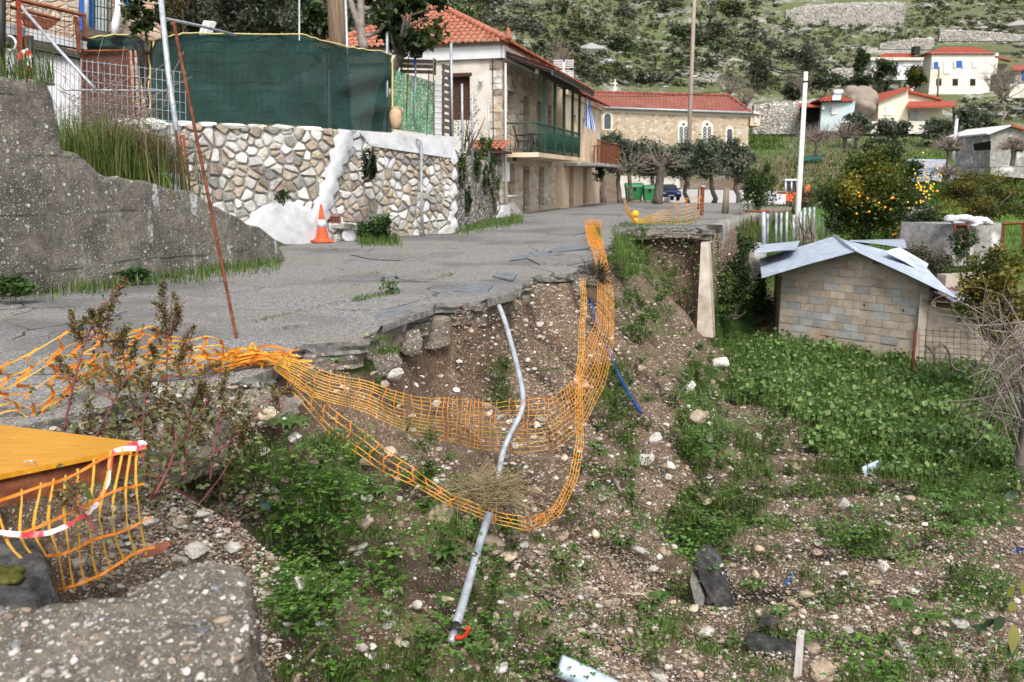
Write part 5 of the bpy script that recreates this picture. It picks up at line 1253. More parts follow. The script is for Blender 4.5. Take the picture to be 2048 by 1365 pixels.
# yellow house
Y = 112; t = thing('village_house', 'pale yellow house with crossing gables and wide red porch roof', 'house', tuple(at(1830, 265, Y)))
b = MB(); prism(b, [at(1757, 202, Y), at(1816, 178, Y), at(1816, 178 + 2, Y), at(1814, 300, Y), at(1755, 300, Y)], (0, 8, 0)); obj('wall', b, mYellow, t)
b = MB(); prism(b, [at(1814, 183, Y + 1.5), at(1884, 200, Y + 1.5), at(1882, 300, Y + 1.5), at(1814, 300, Y + 1.5)], (0, 7, 0)); obj('wall', b, mYellow, t)
b = MB(); prism(b, [at(1750, 202, Y - .6), at(1818, 173, Y - .6), at(1820, 178, Y - .6), at(1752, 206, Y - .6)], (0, 9, 0)); obj('roof', b, mRoofFar, t)
b = MB(); prism(b, [at(1818, 180, Y + .9), at(1886, 197, Y + .9), at(1886, 201, Y + .9), at(1818, 185, Y + .9)], (0, 8, 0)); obj('roof', b, mRoofFar, t)
b = MB(); prism(b, [at(1812, 212, Y - 2), at(1912, 211, Y - 2), at(1908, 202, Y + 1.4), at(1818, 203, Y + 1.4)], (0, 0, -.25)); obj('porch_roof', b, mRoofFar, t)
for u in (1907,): b = MB(); tube(b, [at(u, 212, Y - 1.8), at(u + 1, 245, Y - 1.8)], .15, 6); obj('porch_post', b, mIron, t)
obj('window', rect(1771, 1786, 214, 231, Y), mFascia, t); obj('door', rect(1833, 1849, 215, 243, Y + 1.5), mFascia, t); obj('window', rect(1820, 1834, 224, 238, Y + 1.5), mMint, t)
obj('lower_door', rect(1825, 1836, 245, 264, Y), mLightW, t)
obj('terrace_wall', pbox(MB(), 1735, 1908, 243, 268, Y - 2, 4), mPlaster, t)
b = MB(); prism(b, [at(1738, 213, Y), at(1757, 205, Y), at(1757, 209, Y), at(1742, 218, Y)], (0, 5, 0)); obj('side_roof', b, mRoofFar, t)
# mint house
Y = 104; t = thing('village_house', 'small grey blue house with red roof and rooftop water heater', 'house', tuple(at(1670, 255, Y)))
b = MB(); pbox(b, 1640, 1706, 203, 262, Y, 6, -1.0); obj('wall', b, mMint, t); b = MB(); hiproof(b, 1637, 1708, 1655, 1692, 203, 192, Y - .8, 7); obj('roof', b, mRoofFar, t)
obj('window', rect(1663, 1675, 214, 229, Y - .4), mFascia, t); b = MB(); pbox(b, 1644, 1649, 212, 219, Y - .6, .4); obj('air_conditioner', b, mLightW, t)
b = MB(); prism(b, [at(1664, 199, Y - 1.6), at(1681, 199, Y - 1.6), at(1684, 188, Y + .4), at(1667, 188, Y + .4)], (0, 0, -.1)); obj('solar_panel', b, mLBlue, t)
b = MB(); tube(b, [at(1667, 185, Y), at(1685, 185, Y)], .3, 8); obj('water_tank', b, mLightW, t)
obj('lean_to_roof', prism(MB(), [at(1596, 211, Y), at(1640, 212, Y), at(1640, 206, Y + 3), at(1602, 206, Y + 3)], (0, 0, -.2)), mRoofFar, t)
b = MB(); prism(b, [at(1600, 213, Y + 2.8), at(1640, 213, Y + 2.8), at(1640, 245, Y + 2.8), at(1600, 245, Y + 2.8)], (0, .2, 0)); obj('lean_to_wall', b, mDark, t)
# rock mound behind, outbuildings, terrace walls
b = MB(); V, Fc = rockv(3, 8, .2, .32); b.add(V * np.array((2.2, 2, 2.0)) + np.array(at(1716, 204, 112)), Fc); tag(obj('boulder', b, mat('tan_rock', [(.20, .165, .13), (.30, .25, .21)], 1, bump=.8, bscale=4), smooth=True), 'great rounded tan boulder between grey blue and yellow houses', 'boulder')
def rubblewall(lb, pts, h, Y, th=.8, m_=None):
    b = MB(); P_ = [at(u, v, Y) for u, v in pts]
    top = P_; bot = [p - Vector((0, 0, h)) for p in P_]
    wl_ = [(p.x, p.y) for p in P_]; cum = np.concatenate([[0], np.cumsum([math.dist(a, c) for a, c in zip(wl_[:-1], wl_[1:])])])
    wallgrid(b, wl_, list(zip(cum, [p.z for p in P_])), min(p.z for p in P_) - h, th, .5, 6, .15, 1.2, .12); tag(obj('terrace_wall', b, m_ or mRub3), lb, 'stone wall')
rubblewall('long dry stone terrace wall at the top edge of the hillside', [(1572, 22), (1600, 12), (1700, 5), (1800, 4), (1808, 8), (1813, 2)], 4.2, 210)
rubblewall('pale stone wall left of the grey blue house', [(1508, 210), (1545, 204), (1600, 202), (1640, 196)], 3.5, 108)
rubblewall('low stone terrace wall right of the large cream house', [(1880, 58), (1950, 62), (2060, 70)], 1.2, 178)
rubblewall('stone garden wall below the low white house', [(1656, 138), (1720, 136), (1745, 146)], 2.2, 140)
rubblewall('thin stone terrace line above the low white house', [(1760, 86), (1840, 76), (1870, 74)], 1.2, 172)
Y = 62; t = thing('farm_shed', 'grey block shed with red roof at the right border', 'shed', tuple(at(2020, 300, Y)))
b = MB(); prism(b, [at(1980, 264, Y), at(2024, 251, Y), at(2075, 265, Y), at(2075, 360, Y), at(1980, 350, Y)], (0, 5, 0)); obj('wall', b, mMortar, t)
b = MB(); prism(b, [at(1974, 267, Y - .4), at(2024, 249, Y - .4), at(2024, 252, Y - .4), at(1976, 270, Y - .4)], (0, 6, 0)); obj('roof', b, mFascia, t)
b = MB(); prism(b, [at(2022, 249, Y - .4), at(2085, 266, Y - .4), at(2085, 270, Y - .4), at(2022, 253, Y - .4)], (0, 6, 0)); obj('roof', b, mRoofFar, t)
obj('window', rect(2017, 2027, 275, 285, Y), mGlass, t)
b = MB(); prism(b, [at(1948, 288, Y - 1), at(1982, 282, Y - 1), at(1982, 300, Y), at(1950, 302, Y)], (0, .1, 0)); obj('lean_to', b, mDark, t)
Y = 120; t = thing('village_house', 'stone cottage with blue window cut off by the right border', 'house', tuple(at(2040, 160, Y)))
obj('wall', pbox(MB(), 2027, 2075, 140, 175, Y, 6), mRub3, t); obj('roof', prism(MB(), [at(2022, 138, Y - .5), at(2080, 139, Y - .5), at(2080, 129, Y + 3), at(2032, 130, Y + 3)], (0, 0, -.2)), mRoofFar, t); obj('window', rect(2045, 2052, 145, 160, Y), mBlue, t)
tag(obj('retaining_wall', pbox(MB(), 2018, 2080, 168, 196, 112, 1), mPlaster), 'pale retaining wall under the stone cottage at the right border', 'wall')
Y = 96; t = thing('outbuilding', 'small pale outhouse at the right end of the church', 'shed', tuple(at(1512, 240, Y)))
obj('wall', pbox(MB(), 1500, 1520, 226, 252, Y + 5, 4), mOchre, t); obj('window', rect(1508, 1514, 232, 246, Y + 5), mMint, t)
b = MB(); prism(b, [at(1498, 227, Y + 4.6), at(1510, 221, Y + 4.6), at(1522, 229, Y + 4.6)], (0, 4, 0)); obj('roof', b, mPlaster, t)
# ------------------------------------------------------------------ the shed in the field
def corr(mb, p00, p10, p11, p01, per=.15, amp=.02, nv=2, mi=0):
    p00, p10, p11, p01 = (np.array(tuple(p)) for p in (p00, p10, p11, p01)); L = np.linalg.norm(p10 - p00); n = max(4, int(L / per) * 4)
    nrm = np.cross(p10 - p00, p01 - p00); nrm /= np.linalg.norm(nrm); nrm = nrm if nrm[2] > 0 else -nrm
    V = []
    for j in range(nv + 1):
        for i in range(n + 1):
            s, t_ = i / n, j / nv; p = (p00 * (1 - s) + p10 * s) * (1 - t_) + (p01 * (1 - s) + p11 * s) * t_
            V.append(p + nrm * (amp * math.sin(i * math.pi / 2 + .3) + .02 * math.sin(s * 5 + t_ * 3)))
    m = n + 1; mb.sm = True; return mb.add(V, [(j * m + i, j * m + i + 1, (j + 1) * m + i + 1, (j + 1) * m + i) for j in range(nv) for i in range(n)], None, mi)
SA, SB = at(1556, 682, 22.6), at(1846, 724, 19.8)
SXY = (tuple(SA[:2]), tuple(SB[:2])); sp_ = lambda u, v, o=0.: onplane(u, v, *SXY, o)
shed = thing('block_shed', 'concrete block shed with pale blue tin roof standing in the field', 'shed', (SA.x, SA.y, -3))
ez = Vector((SB.x - SA.x, SB.y - SA.y, 0)); SL = ez.length; ez /= SL; eo = Vector((ez.y, -ez.x, 0)); eo = eo if eo.dot(Vector((SA.x, SA.y, 0))) < 0 else -eo
ZB = -3.15; zl, zr, zt = sp_(1560, 547).z, sp_(1846, 572).z, sp_(1708, 505).z; st = (sp_(1708, 505) - SA).dot(ez)
SD = Vector((1.45, 5.3, 0))
mBlock = mat('concrete_block', [(.27, .22, .165), (.36, .30, .24), (.43, .375, .31)], 3.5, bump=.5, bscale=60, rnd=.16)
mBlock2 = mat('blue_grey_block', [(.23, .228, .22), (.30, .298, .29), (.36, .355, .345)], 3.5, bump=.5, bscale=60, rnd=.15)
mBlockW = mat('grubby_render', [(.24, .20, .165), (.36, .31, .26), (.42, .36, .30)], 2.2, bump=.5, spots=[((.38, .22, .14), 1.1, .55, .7, 'n')])
base0 = Vector((SA.x, SA.y, ZB)); sw = lambda s, z, o=0.: base0 + ez * s + UP * (z - ZB) + eo * o
b = MB(); prism(b, [sw(0, ZB), sw(SL, ZB), sw(SL, zr), sw(st, zt), sw(0, zl)], -eo * .2); obj('mortar', b, mBlockW, shed)
b = MB(); prism(b, [sw(0, ZB), sw(0, ZB) + SD, sw(0, zl) + SD, sw(0, zl)], (.2, 0, 0)); obj('side_wall', b, mBlockW, shed)
b = MB(); prism(b, [sw(SL, ZB), sw(SL, ZB) + SD, sw(SL, zr) + SD, sw(SL, zr)], (-.2, 0, 0)); obj('side_wall', b, mBlockW, shed)
rq = random.Random(8); roofz = lambda s: zl + (zt - zl) * s / st if s < st else zt + (zr - zt) * (s - st) / (SL - st)
r = 0; z = ZB + .52
while z < zt:
    s = -.2 * (r % 2) + .01
    while s < SL - .02:
        a, c = max(s, .015), min(s + .385, SL - .015)
        if c - a > .08 and min(roofz(a), roofz(c)) > z + .19 and r != 7:
            o = rq.uniform(.010, .022); b = MB(); box(b, sw(a, z, -.05), sw(c, z, -.05) - sw(a, z, -.05), eo * (.05 + o), (0, 0, .183)); 
            if rq.random() < .95: obj('block', b, mBlock2 if rq.random() < .38 else mBlock, shed)
        s += .397
    z += .195; r += 1
b = MB(); box(b, sw(.02, ZB + .52 + 7 * .195, -.05), ez * (SL - .04), eo * .07, (0, 0, .17)); obj('tie_beam', b, mBlockW, shed)
for u, v in ((1730, 610), (1808, 621), (1581, 666), (1557, 668)): b = MB(); lathe(b, (0, 0, 0), [(.035, 0), (.035, .01)], 8); q = sp_(u, v, .02); b.V = [x[:, [0, 2, 1]] * np.array((1, 1, 1)) + np.array(q) for x in b.V]; obj('vent_hole', b, mDark, shed)
# roof sheets
A0, A1 = at(1524, 557, 22.0), at(1712, 504, 20.7); A0b, A1b = A0 + SD * 1.02 + Vector((0, 0, .02)), A1 + SD * 1.02
B1 = at(1922, 603, 18.9); B1b = B1 + SD * 1.02
rf = MB(); corr(rf, A0, A0b, A1b, A1); obj('roof_sheet', rf, mTin, shed)
rf = MB(); corr(rf, A1, A1b, B1b + UP * .45, B1); obj('roof_sheet', rf, mTin, shed)
rf = MB(); corr(rf, at(1700, 483, 26), at(1700, 481, 29.2), at(1808, 480, 29), at(1816, 498, 25.6)); obj('roof_sheet', rf, mTin, shed)
rf = MB(); corr(rf, at(1514, 508, 24), at(1516, 490, 28.4), at(1600, 484, 28.6), at(1590, 500, 24.2)); obj('roof_sheet', rf, mTin, shed)
rf = MB(); corr(rf, at(1770, 505, 22.8), at(1800, 494, 25.5), at(1856, 530, 25), at(1848, 547, 22.2)); obj('roof_sheet', rf, mat('pale_tin', [(.5, .55, .62), (.62, .67, .73)], 2, bump=.05, rough=.4, metal=.2), shed)
b = MB(); tube(b, [A1 + UP * .03, A1b + UP * .03], .05, 6); obj('ridge_cap', b, mTin, shed)
for k, q in enumerate((.2, .8)):
    b = MB(); P0, P1 = A0.lerp(A1, q), A1.lerp(B1, q); box(b, P0 - UP * .1 + SD * .05, SD * .9, Vector((.06, 0, 0)), (0, 0, .06)); obj('purlin', b, mWood, shed); b = MB(); box(b, P1 - UP * .1 + SD * .05, SD * .9, Vector((.06, 0, 0)), (0, 0, .06)); obj('purlin', b, mWood, shed)
# lean-to on its right
lt = thing('lean_to', 'low block lean-to with rusty tin roof against the shed', 'lean-to', (SB.x, SB.y, -3))
LB = at(1985, 745, 18.9); lz = (LB - SB); lz.z = 0; LL = lz.length; lz /= LL; lw = lambda s, z, o=0.: Vector((SB.x, SB.y, z)) + lz * s + Vector((lz.y, -lz.x, 0)).normalized() * (o if Vector((lz.y, -lz.x, 0)).dot(SB) < 0 else -o)
lzt = onplane(1850, 612, tuple(SB[:2]), tuple(LB[:2])).z
b = MB(); prism(b, [lw(.02, -3.2), lw(LL, -3.2), lw(LL, lzt - .25), lw(.02, lzt)], (0, .2, 0)); obj('mortar', b, mBlockW, lt)
for r in range(7):
    s = .03 - .2 * (r % 2)
    while s < LL - .1:
        a, c = max(s, .03), min(s + .385, LL - .02); z = -3.05 + r * .2
        if z + .2 < lzt - .1 and c - a > .1: b = MB(); box(b, lw(a, z, -.03), lz * (c - a), lw(a, z, rq.uniform(.004, .012)) - lw(a, z, -.03), (0, 0, .186)); obj('block', b, mBlock, lt)
        s += .397
q0 = lw(-.05, lzt + .18, .25); q1 = at(1992, 622, 18.4); rf = MB(); corr(rf, q0, q1, q1 + SD * .55 + UP * .1, q0 + SD * .55 + UP * .1); obj('roof_sheet', rf, mTinR, lt)
b = MB(); box(b, lw(.3, lzt - .02, .02), lz * 1.2, (0, .3, 0), (0, 0, .1)); obj('beam', b, mWood, lt)
# field post
q = hit1(1822, 758); tag(obj('field_post', tube(MB(), [q - UP * .2, at(1832, 664, q.y)], .032, 7), mRust), 'dark rusty iron post standing in weeds before the shed', 'post')
# ------------------------------------------------------------------ retaining wall, pillar, far posts
RW = [(5.75, 23.4), (7.2, 27.3), (9.6, 33.0), (13, 41)]
t = thing('retaining_wall', 'stained concrete retaining wall running back from the slide', 'wall', (5.2, 22.2, -3))
obj('wall_body', wallgrid(MB(), RW, [(0, .12), (11.8, .10), (20, .0)], -3.4, .45, .15, 26, .03, 1.5, .03), mat('stained_concrete', [(.14, .13, .115), (.25, .235, .21), (.36, .34, .31)], 1.3, bump=.6, stretch=(1.2, 1.2, .35), spots=[((.06, .07, .04), 1.8, .58, .7, 'n')]), t)
q = hit1(1412, 668); tag(obj('concrete_pillar', prism(MB(), [at(1402, 486, 20.9), at(1417, 486, 20.9), at(1426, 676, 20.5), at(1393, 672, 20.5)], (.15, .4, 0)), mat('pale_concrete', [(.26, .22, .17), (.40, .35, .29), (.50, .46, .40)], 2.5, bump=.6)), 'tall pale concrete pillar standing below the end of the retaining wall', 'pillar')
q = onz(1403, 432, .1)
t = thing('iron_post', 'dark rusty iron post holding the orange netting at the wall corner', 'post', tuple(q)); b = MB(); cbox(b, q, .10, .10, .98, .3); obj('post', b, mRust, t); b = MB(); cbox(b, q + UP * .98, .13, .13, .03, .3); obj('cap', b, mLightW, t)
tag(obj('iron_post', tube(MB(), [onz(1396, 420), onz(1396, 420) + UP * .9], .04, 6), mRust), 'thinner rusty post just left of the wall corner post', 'post')
tag(obj('concrete_stub', tube(MB(), [onz(1450, 428) - UP * .1, onz(1451, 428) + UP * 1.0], [.14, .11], 8), mWood), 'short grey stump of a post on the retaining wall', 'post')
# poles beyond
q = onz(1374, 392, -.1); t = thing('utility_pole', 'tall thin wooden utility pole in front of the church', 'utility pole', tuple(q)); b = MB(); tp = at(1391, -60, q.y); tube(b, [q, q.lerp(tp, .5), tp], [.21, .18, .15], 10); obj('pole', b, mat('pale_pole_wood', [(.20, .15, .12), (.29, .24, .20), (.36, .30, .26)], 4, bump=.4, stretch=(5, 5, .4)), t)
q = at(1596, 420, 36); t = thing('utility_pole', 'white concrete utility pole beside the orange tree', 'utility pole', tuple(q)); b = MB(); tp = at(1612, 144, 36); tube(b, [q - UP * 1, q, tp], [.125, .115, .08], 10); obj('pole', b, mat('white_concrete', [(.58, .57, .54), (.68, .67, .65)], 2, bump=.15), t); b = MB(); tube(b, [tp - UP * .35, tp - UP * .42], .10, 6); obj('collar', b, mIron, t)
q = at(1908, 300, 60); t = thing('utility_pole', 'small far white pole among the pollard trees', 'utility pole', tuple(q)); b = MB(); tube(b, [at(1905, 320, 60), at(1914, 238, 60)], [.14, .1], 8); obj('pole', b, mLightW, t)
q = at(1877, 190, 135); t = thing('utility_pole', 'dark far pole standing before the large cream house', 'utility pole', tuple(q)); b = MB(); tube(b, [at(1875, 195, 135), at(1878, 134, 135)], .13, 6); obj('pole', b, mWood, t)
def wire(lb, pts, r=.012): tag(obj('overhead_wire', tube(MB(), smoothpts(pts, 24), r, 4), mIron), lb, 'wire')
wire('black cable sagging from the wooden pole up to the top right', [at(1391, -50, 44), at(1450, 60, 42), at(1520, 125, 39), at(1611, 150, 36)], .02)
wire('cable from the church roof across to the white concrete pole', [at(1165, 192, 95), at(1300, 193, 75), at(1420, 186, 55), at(1611, 152, 36)], .02)
wire('long pale wire from the white far pole off to the right border', [at(1913, 240, 60), at(1980, 243, 60), at(2070, 242, 60)], .018)
wire('pale wire dropping from the far pole toward the orange tree', [at(1912, 240, 60), at(1850, 262, 58), at(1780, 274, 55), at(1690, 268, 52)], .016)
wire('thin pale wire stretched over the grey nets', [at(1800, 336, 46), at(1900, 337, 46), at(2060, 333, 46)], .014)
# plaza: bins, car, low white wall, digger
def bin_(u0, u1, v0, v1, Y, lb):
    o = at((u0 + u1) / 2, v1, Y); w = at(u1, v1, Y).x - at(u0, v1, Y).x; h = zat(v0, Y) - zat(v1, Y); t = thing('waste_container', lb, 'waste container', tuple(o), 'green waste containers by the trees')
    mg = mat('bin_green', [(.02, .13, .045), (.03, .17, .06)], 2, bump=.05, rough=.5)
    b = MB(); V = [(o.x - w * .42, o.y, o.z + .12), (o.x + w * .42, o.y, o.z + .12), (o.x + w * .42, o.y + .8, o.z + .12), (o.x - w * .42, o.y + .8, o.z + .12), (o.x - w * .5, o.y - .1, o.z + h * .78), (o.x + w * .5, o.y - .1, o.z + h * .78), (o.x + w * .5, o.y + .95, o.z + h * .78), (o.x - w * .5, o.y + .95, o.z + h * .78)]
    b.add(V, BOXF); obj('body', b, mg, t)
    b = MB(); n = 7; L = [(o.x - w * .52, o.y + .42 - .55 * math.cos(math.pi * k / n), o.z + h * .78 + h * .22 * math.sin(math.pi * k / n)) for k in range(n + 1)]
    b.add(L + [(x + w * 1.04, y, z) for x, y, z in L], [(k, k + 1, n + 2 + k, n + 1 + k) for k in range(n)] + [tuple(range(n + 1)), tuple(range(n + 1, 2 * n + 2))[::-1]]); obj('lid', b, mg, t)
    b = MB(); lathe(b, (o.x, o.y - .1, o.z + h * .7), [(.1, -.08), (.12, 0), (.1, .08)], 8); obj('opening', b, mIron, t)
    for s in (-.38, .38): b = MB(); tube(b, [(o.x + s * w - .03, o.y + .1, o.z + .08), (o.x + s * w + .03, o.y + .1, o.z + .08)], .08, 8); obj('wheel', b, mIron, t)
bin_(1252, 1286, 366, 404, 58, 'left green waste container under the olive trees'); bin_(1288, 1310, 370, 405, 57, 'right green waste container next to the pollard trunk')
def car(u, v, Y, lb):
    o = at(u, v, Y); t = thing('parked_car', lb, 'car', tuple(o)); mc = mat('car_blue', [(.012, .03, .13), (.02, .045, .18)], 1, bump=0, rough=.25, spec=.6)
    prof = [(-2.2, .35), (-2.25, .62), (-2.1, .78), (-1.15, .92), (-.35, 1.36), (.9, 1.40), (1.6, 1.0), (2.1, .95), (2.2, .6), (2.15, .35)]
    b = MB(); n = len(prof); V = []
    for w, sc in ((-.84, 1), (-.70, .985), (.70, .985), (.84, 1)):
        for y, z in prof: ww = w * (.84 if z > 1.1 else 1); V.append((o.x + ww, o.y + 2.2 + y, o.z + z * (1.0 if abs(w) < .8 else .97)))
    F = [(r * n + i, r * n + (i + 1) % n, (r + 1) * n + (i + 1) % n, (r + 1) * n + i) for r in range(3) for i in range(n)] + [tuple(range(n))[::-1], tuple(3 * n + i for i in range(n))]
    b.add(V, F); obj('body', b, mc, t)
    q = lambda x, y, z: (o.x + x, o.y + 2.2 + y, o.z + z)
    obj('windscreen', MB().add([q(-.66, -1.10, .97), q(.66, -1.10, .97), q(.56, -.42, 1.35), q(-.56, -.42, 1.35)], [(0, 1, 2, 3)]), mGlass, t)
    for s in (-1, 1):
        b = MB(); box(b, q(s * .62 - .14, -2.27, .60), (.28, 0, 0), (0, .05, 0), (0, 0, .13)); obj('headlight', b, mLightW, t)
        b = MB(); box(b, q(s * .10 - .08, -2.28, .60), (.15, 0, 0), (0, .05, 0), (0, 0, .13)); obj('kidney_grille', b, mIron, t)
        b = MB(); box(b, q(s * .95 - .1, -.75, .95), (.2, 0, 0), (0, .1, 0), (0, 0, .12)); obj('mirror', b, mc, t)
        for y in (-1.4, 1.35): b = MB(); tube(b, [q(s * .62, y, .31), q(s * .84, y, .31)], .31, 14); obj('wheel', b, mIron, t)
    b = MB(); box(b, q(-.26, -2.29, .42), (.52, 0, 0), (0, .03, 0), (0, 0, .12)); obj('number_plate', b, mLightW, t)
    b = MB(); box(b, q(-.7, -2.28, .36), (1.4, 0, 0), (0, .06, 0), (0, 0, .05)); obj('bumper_trim', b, mIron, t)
car(1342, 403, 72, 'dark blue car parked facing us between the tree trunk and the pole')
tag(obj('low_wall', prism(MB(), [at(1330, 378, 77), at(1580, 384, 72), at(1580, 412, 72), at(1330, 405, 77)], (0, .4, 0)), mLightW), 'low whitewashed wall behind the car and olive trees', 'wall')
tag(obj('low_wall', prism(MB(), [at(1240, 352, 79), at(1360, 354, 79), at(1360, 402, 79), at(1240, 402, 79)], (0, .4, 0)), mPlaster), 'pale wall glimpsed under the olive trees beneath the church', 'wall')
o = at(1585, 408, 44); t = thing('digger', 'small orange digger with white cab behind the white pole', 'digger', tuple(o)); mOr = mat('digger_orange', [(.55, .10, .03), (.66, .15, .05)], 2, bump=.05)
b = MB(); pbox(b, 1570, 1616, 385, 404, 44, 1.4); obj('body', b, mOr, t)
for u in (1571.5, 1583, 1594): b = MB(); tube(b, [at(u, 386, 44), at(u, 361, 44)], .05, 5); obj('cab_post', b, mLightW, t)
b = MB(); pbox(b, 1570, 1597, 358, 362, 43.9, 1.2); obj('cab_roof', b, mLightW, t); b = MB(); prism(b, [at(1573, 363, 44.05), at(1593, 363, 44.05), at(1593, 384, 44.05), at(1573, 384, 44.05)], (0, .03, 0)); obj('cab_glass', b, mGlass, t)
b = MB(); tube(b, [at(1605, 390, 44), at(1616, 374, 44), at(1612, 392, 43.5)], .12, 6); obj('arm', b, mOr, t)
for u in (1577, 1607): b = MB(); q = at(u, 410, 43.9); tube(b, [q, q + Vector((0, .4, 0))], .2, 10); obj('wheel', b, mIron, t)
tag(obj('white_sacks', pbox(MB(), 1536, 1571, 389, 409, 43, 1), mWhite), 'white lime heap beside the orange digger', 'heap')
# row of pale vine posts behind the shed
for k, (u, v0, v1) in enumerate([(1552, 426, 484), (1562, 426, 486), (1573, 424, 485), (1587, 430, 482), (1601, 424, 478), (1609, 416, 476), (1619, 415, 474), (1628, 415, 470), (1640, 432, 466), (1653, 445, 462), (1535, 428, 480)]):
    tag(obj('vine_post', tube(MB(), [at(u - .8, v1 + 12, 31), at(u + .6, v0, 31)], .05, 7), mGalv), 'pale round post in the row behind the shed', 'post', 'row of pale posts behind the shed')
b = MB(); box(b, at(1521, 424, 30.5), at(1583, 421, 30.5) - at(1521, 424, 30.5), (0, .12, 0), (0, 0, .12)); tag(obj('wooden_rail', b, mWood), 'weathered rail lying across the tops of the pale posts', 'rail')
q = at(1527, 424, 26); b = MB(); tube(b, [at(1527, 490, 26), q], .07, 7); tag(obj('steel_post', b, mGalv), 'grey steel post left of the pale posts above the tin roof', 'post'); 
b = MB(); tube(b, [at(1490, 423, 26), at(1540, 424, 26)], .04, 6); tag(obj('rusty_bar', b, mRust), 'rusty bar on top of the grey steel post', 'bar')
b = MB()
for k in range(26): u = 1595 + k * 1.6; tube(b, [at(u + R.uniform(-6, 6), 484, 29), at(u - 10 + R.uniform(-8, 8), 440 + R.uniform(-15, 15), 29)], .015, 3)
tag(obj('stick_bundle', b, mBarkP, kind=None), 'bundle of dry grey sticks leaning behind the tin roof', 'stick bundle'); 
# ruins and walls on the right
def blockwall(lb, u0, u1, v0, v1, Y, skew=0, dep=.3, m_=None, name='ruined_wall'):
    t = thing(name, lb, 'wall', tuple(at((u0 + u1) / 2, v1, Y))); obj('wall_body', pbox(MB(), u0, u1, v0, v1, Y, dep, skew), m_ or mMortar, t); return t
t = blockwall('low grey ruined wall with a small rusty window on the right', 1903, 1995, 448, 530, 27, 1, 2)
f = obj('window', rect(1911, 1937, 450, 468, 26.9, .1), mDark, t)
b = MB()
for a, c in (((1910, 450), (1910, 470)), ((1936, 450), (1936, 470)), ((1908, 450), (1938, 450))): tube(b, [at(*a, 26.7), at(*c, 26.7)], .03, 5)
obj('window_frame', b, mRust, f)
blockwall('grey block wall behind the lean-to at the right', 1888, 1990, 548, 600, 22, .6, .3, mBlockW)
blockwall('pinkish grey wall under the lemons right of the orange tree', 1795, 1870, 414, 438, 33, 0, .3, mMortar)
blockwall('broken wall below the ivy hedge right of the orange tree', 1790, 1830, 455, 478, 31, 0, .3, mBlockW)
blockwall('dark shadowed concrete wall behind the shed left of the roof', 1430, 1530, 488, 560, 28.5, .5, .4, mMortar)
b = MB()
for k in range(7): V, Fc = rockv(2, 300 + k, .3, .3); b.add(V * np.array((.28, .25, .13)) + np.array(at(1905 + k * 11, 438 + 4 * math.sin(k * 2) + k * 1.2, 27)), Fc)
tag(obj('white_sheeting', b, mWhite, smooth=True), 'crumpled white sheeting on top of the ruined wall', 'sheeting')
t = thing('iron_gate_frame', 'rusty iron frame at the right border behind the citrus', 'frame', tuple(at(2030, 520, 25)))
for a, c in (((2005, 448), (2060, 446)), ((2046, 445), (2048, 520)), ((2008, 448), (2006, 505))): b = MB(); bar(b, at(*a, 25), at(*c, 25), .04); obj('frame_bar', b, mRust, t)
# grey nets spread on the grass
def groundnet(lb, pix, m_, nm='olive_net'):
    u0, v0, u1, v1 = pix; n, k = 16, 8; uu_, vv2 = np.meshgrid(np.linspace(u0, u1, n), np.linspace(v0, v1, k)); sh = (vv2 - v0) / (v1 - v0) * -14
    Pn = hit((uu_ + sh).ravel(), vv2.ravel()); Pn[:, 2] += .32 + .10 * vn(Pn * 1.2)
    q = (np.arange(k - 1)[:, None] * n + np.arange(n - 1)).ravel(); tag(obj(nm, MB().add(Pn, np.stack([q, q + 1, q + n + 1, q + n], 1)), m_, smooth=True), lb, 'ground net')
mGN = mat('grey_ground_net', [(.20, .22, .26), (.30, .32, .37), (.36, .38, .42)], 1.2, bump=.4, bscale=6); mGN2 = mat('dark_green_ground_net', [(.015, .05, .045), (.03, .08, .07)], 1.2, bump=.4, bscale=6)
groundnet('grey net spread on grass right of the orange tree', (1815, 326, 1895, 372), mGN); groundnet('grey net spread on grass between the pollard trees', (1930, 324, 2015, 344), mGN); groundnet('grey net strip under the right pollard trees', (1905, 346, 1990, 368), mGN)
groundnet('dark green net lying below the right pollard tree', (2010, 322, 2060, 350), mGN2); groundnet('dark green net heaped left of the orange tree', (1605, 318, 1652, 330), mGN2)
# ------------------------------------------------------------------ vegetation
def quads(C_, size, rg, asp=2.2, up=.3, col=None, droop=0):
    """leaf-sized diamonds at points"""
    n = len(C_); a = rg.normal(size=(n, 3)); a[:, 2] *= .7; a /= np.linalg.norm(a, axis=1)[:, None]
    nn = rg.normal(size=(n, 3)); nn[:, 2] = np.abs(nn[:, 2]) + up; b = np.cross(a, nn); b /= np.linalg.norm(b, axis=1)[:, None] + 1e-9
    l = (size * rg.uniform(.6, 1.3, n))[:, None]; w = l / asp
    V = np.stack([C_ - a * l * .5, C_ + b * w * .5 - a * l * .05, C_ + a * l * .5, C_ - b * w * .5 - a * l * .05], 1).reshape(-1, 3)
    F = np.arange(4 * n).reshape(-1, 4); return V, F, (None if col is None else np.repeat(col, 4, 0))
def crown_pts(n, rad, rg, clumps=28, cr=.34, hollow=.35):
    d = rg.normal(size=(clumps, 3)); d /= np.linalg.norm(d, axis=1)[:, None]; r = rg.uniform(hollow, .95, clumps) ** .6
    K = d * r[:, None] * rg.uniform(.75, 1.05, (clumps, 1)); idx = rg.integers(0, clumps, n)
    p = K[idx] + rg.normal(size=(n, 3)) * cr * rg.uniform(.5, 1, clumps)[idx][:, None] * .55
    return p * np.array(rad), idx
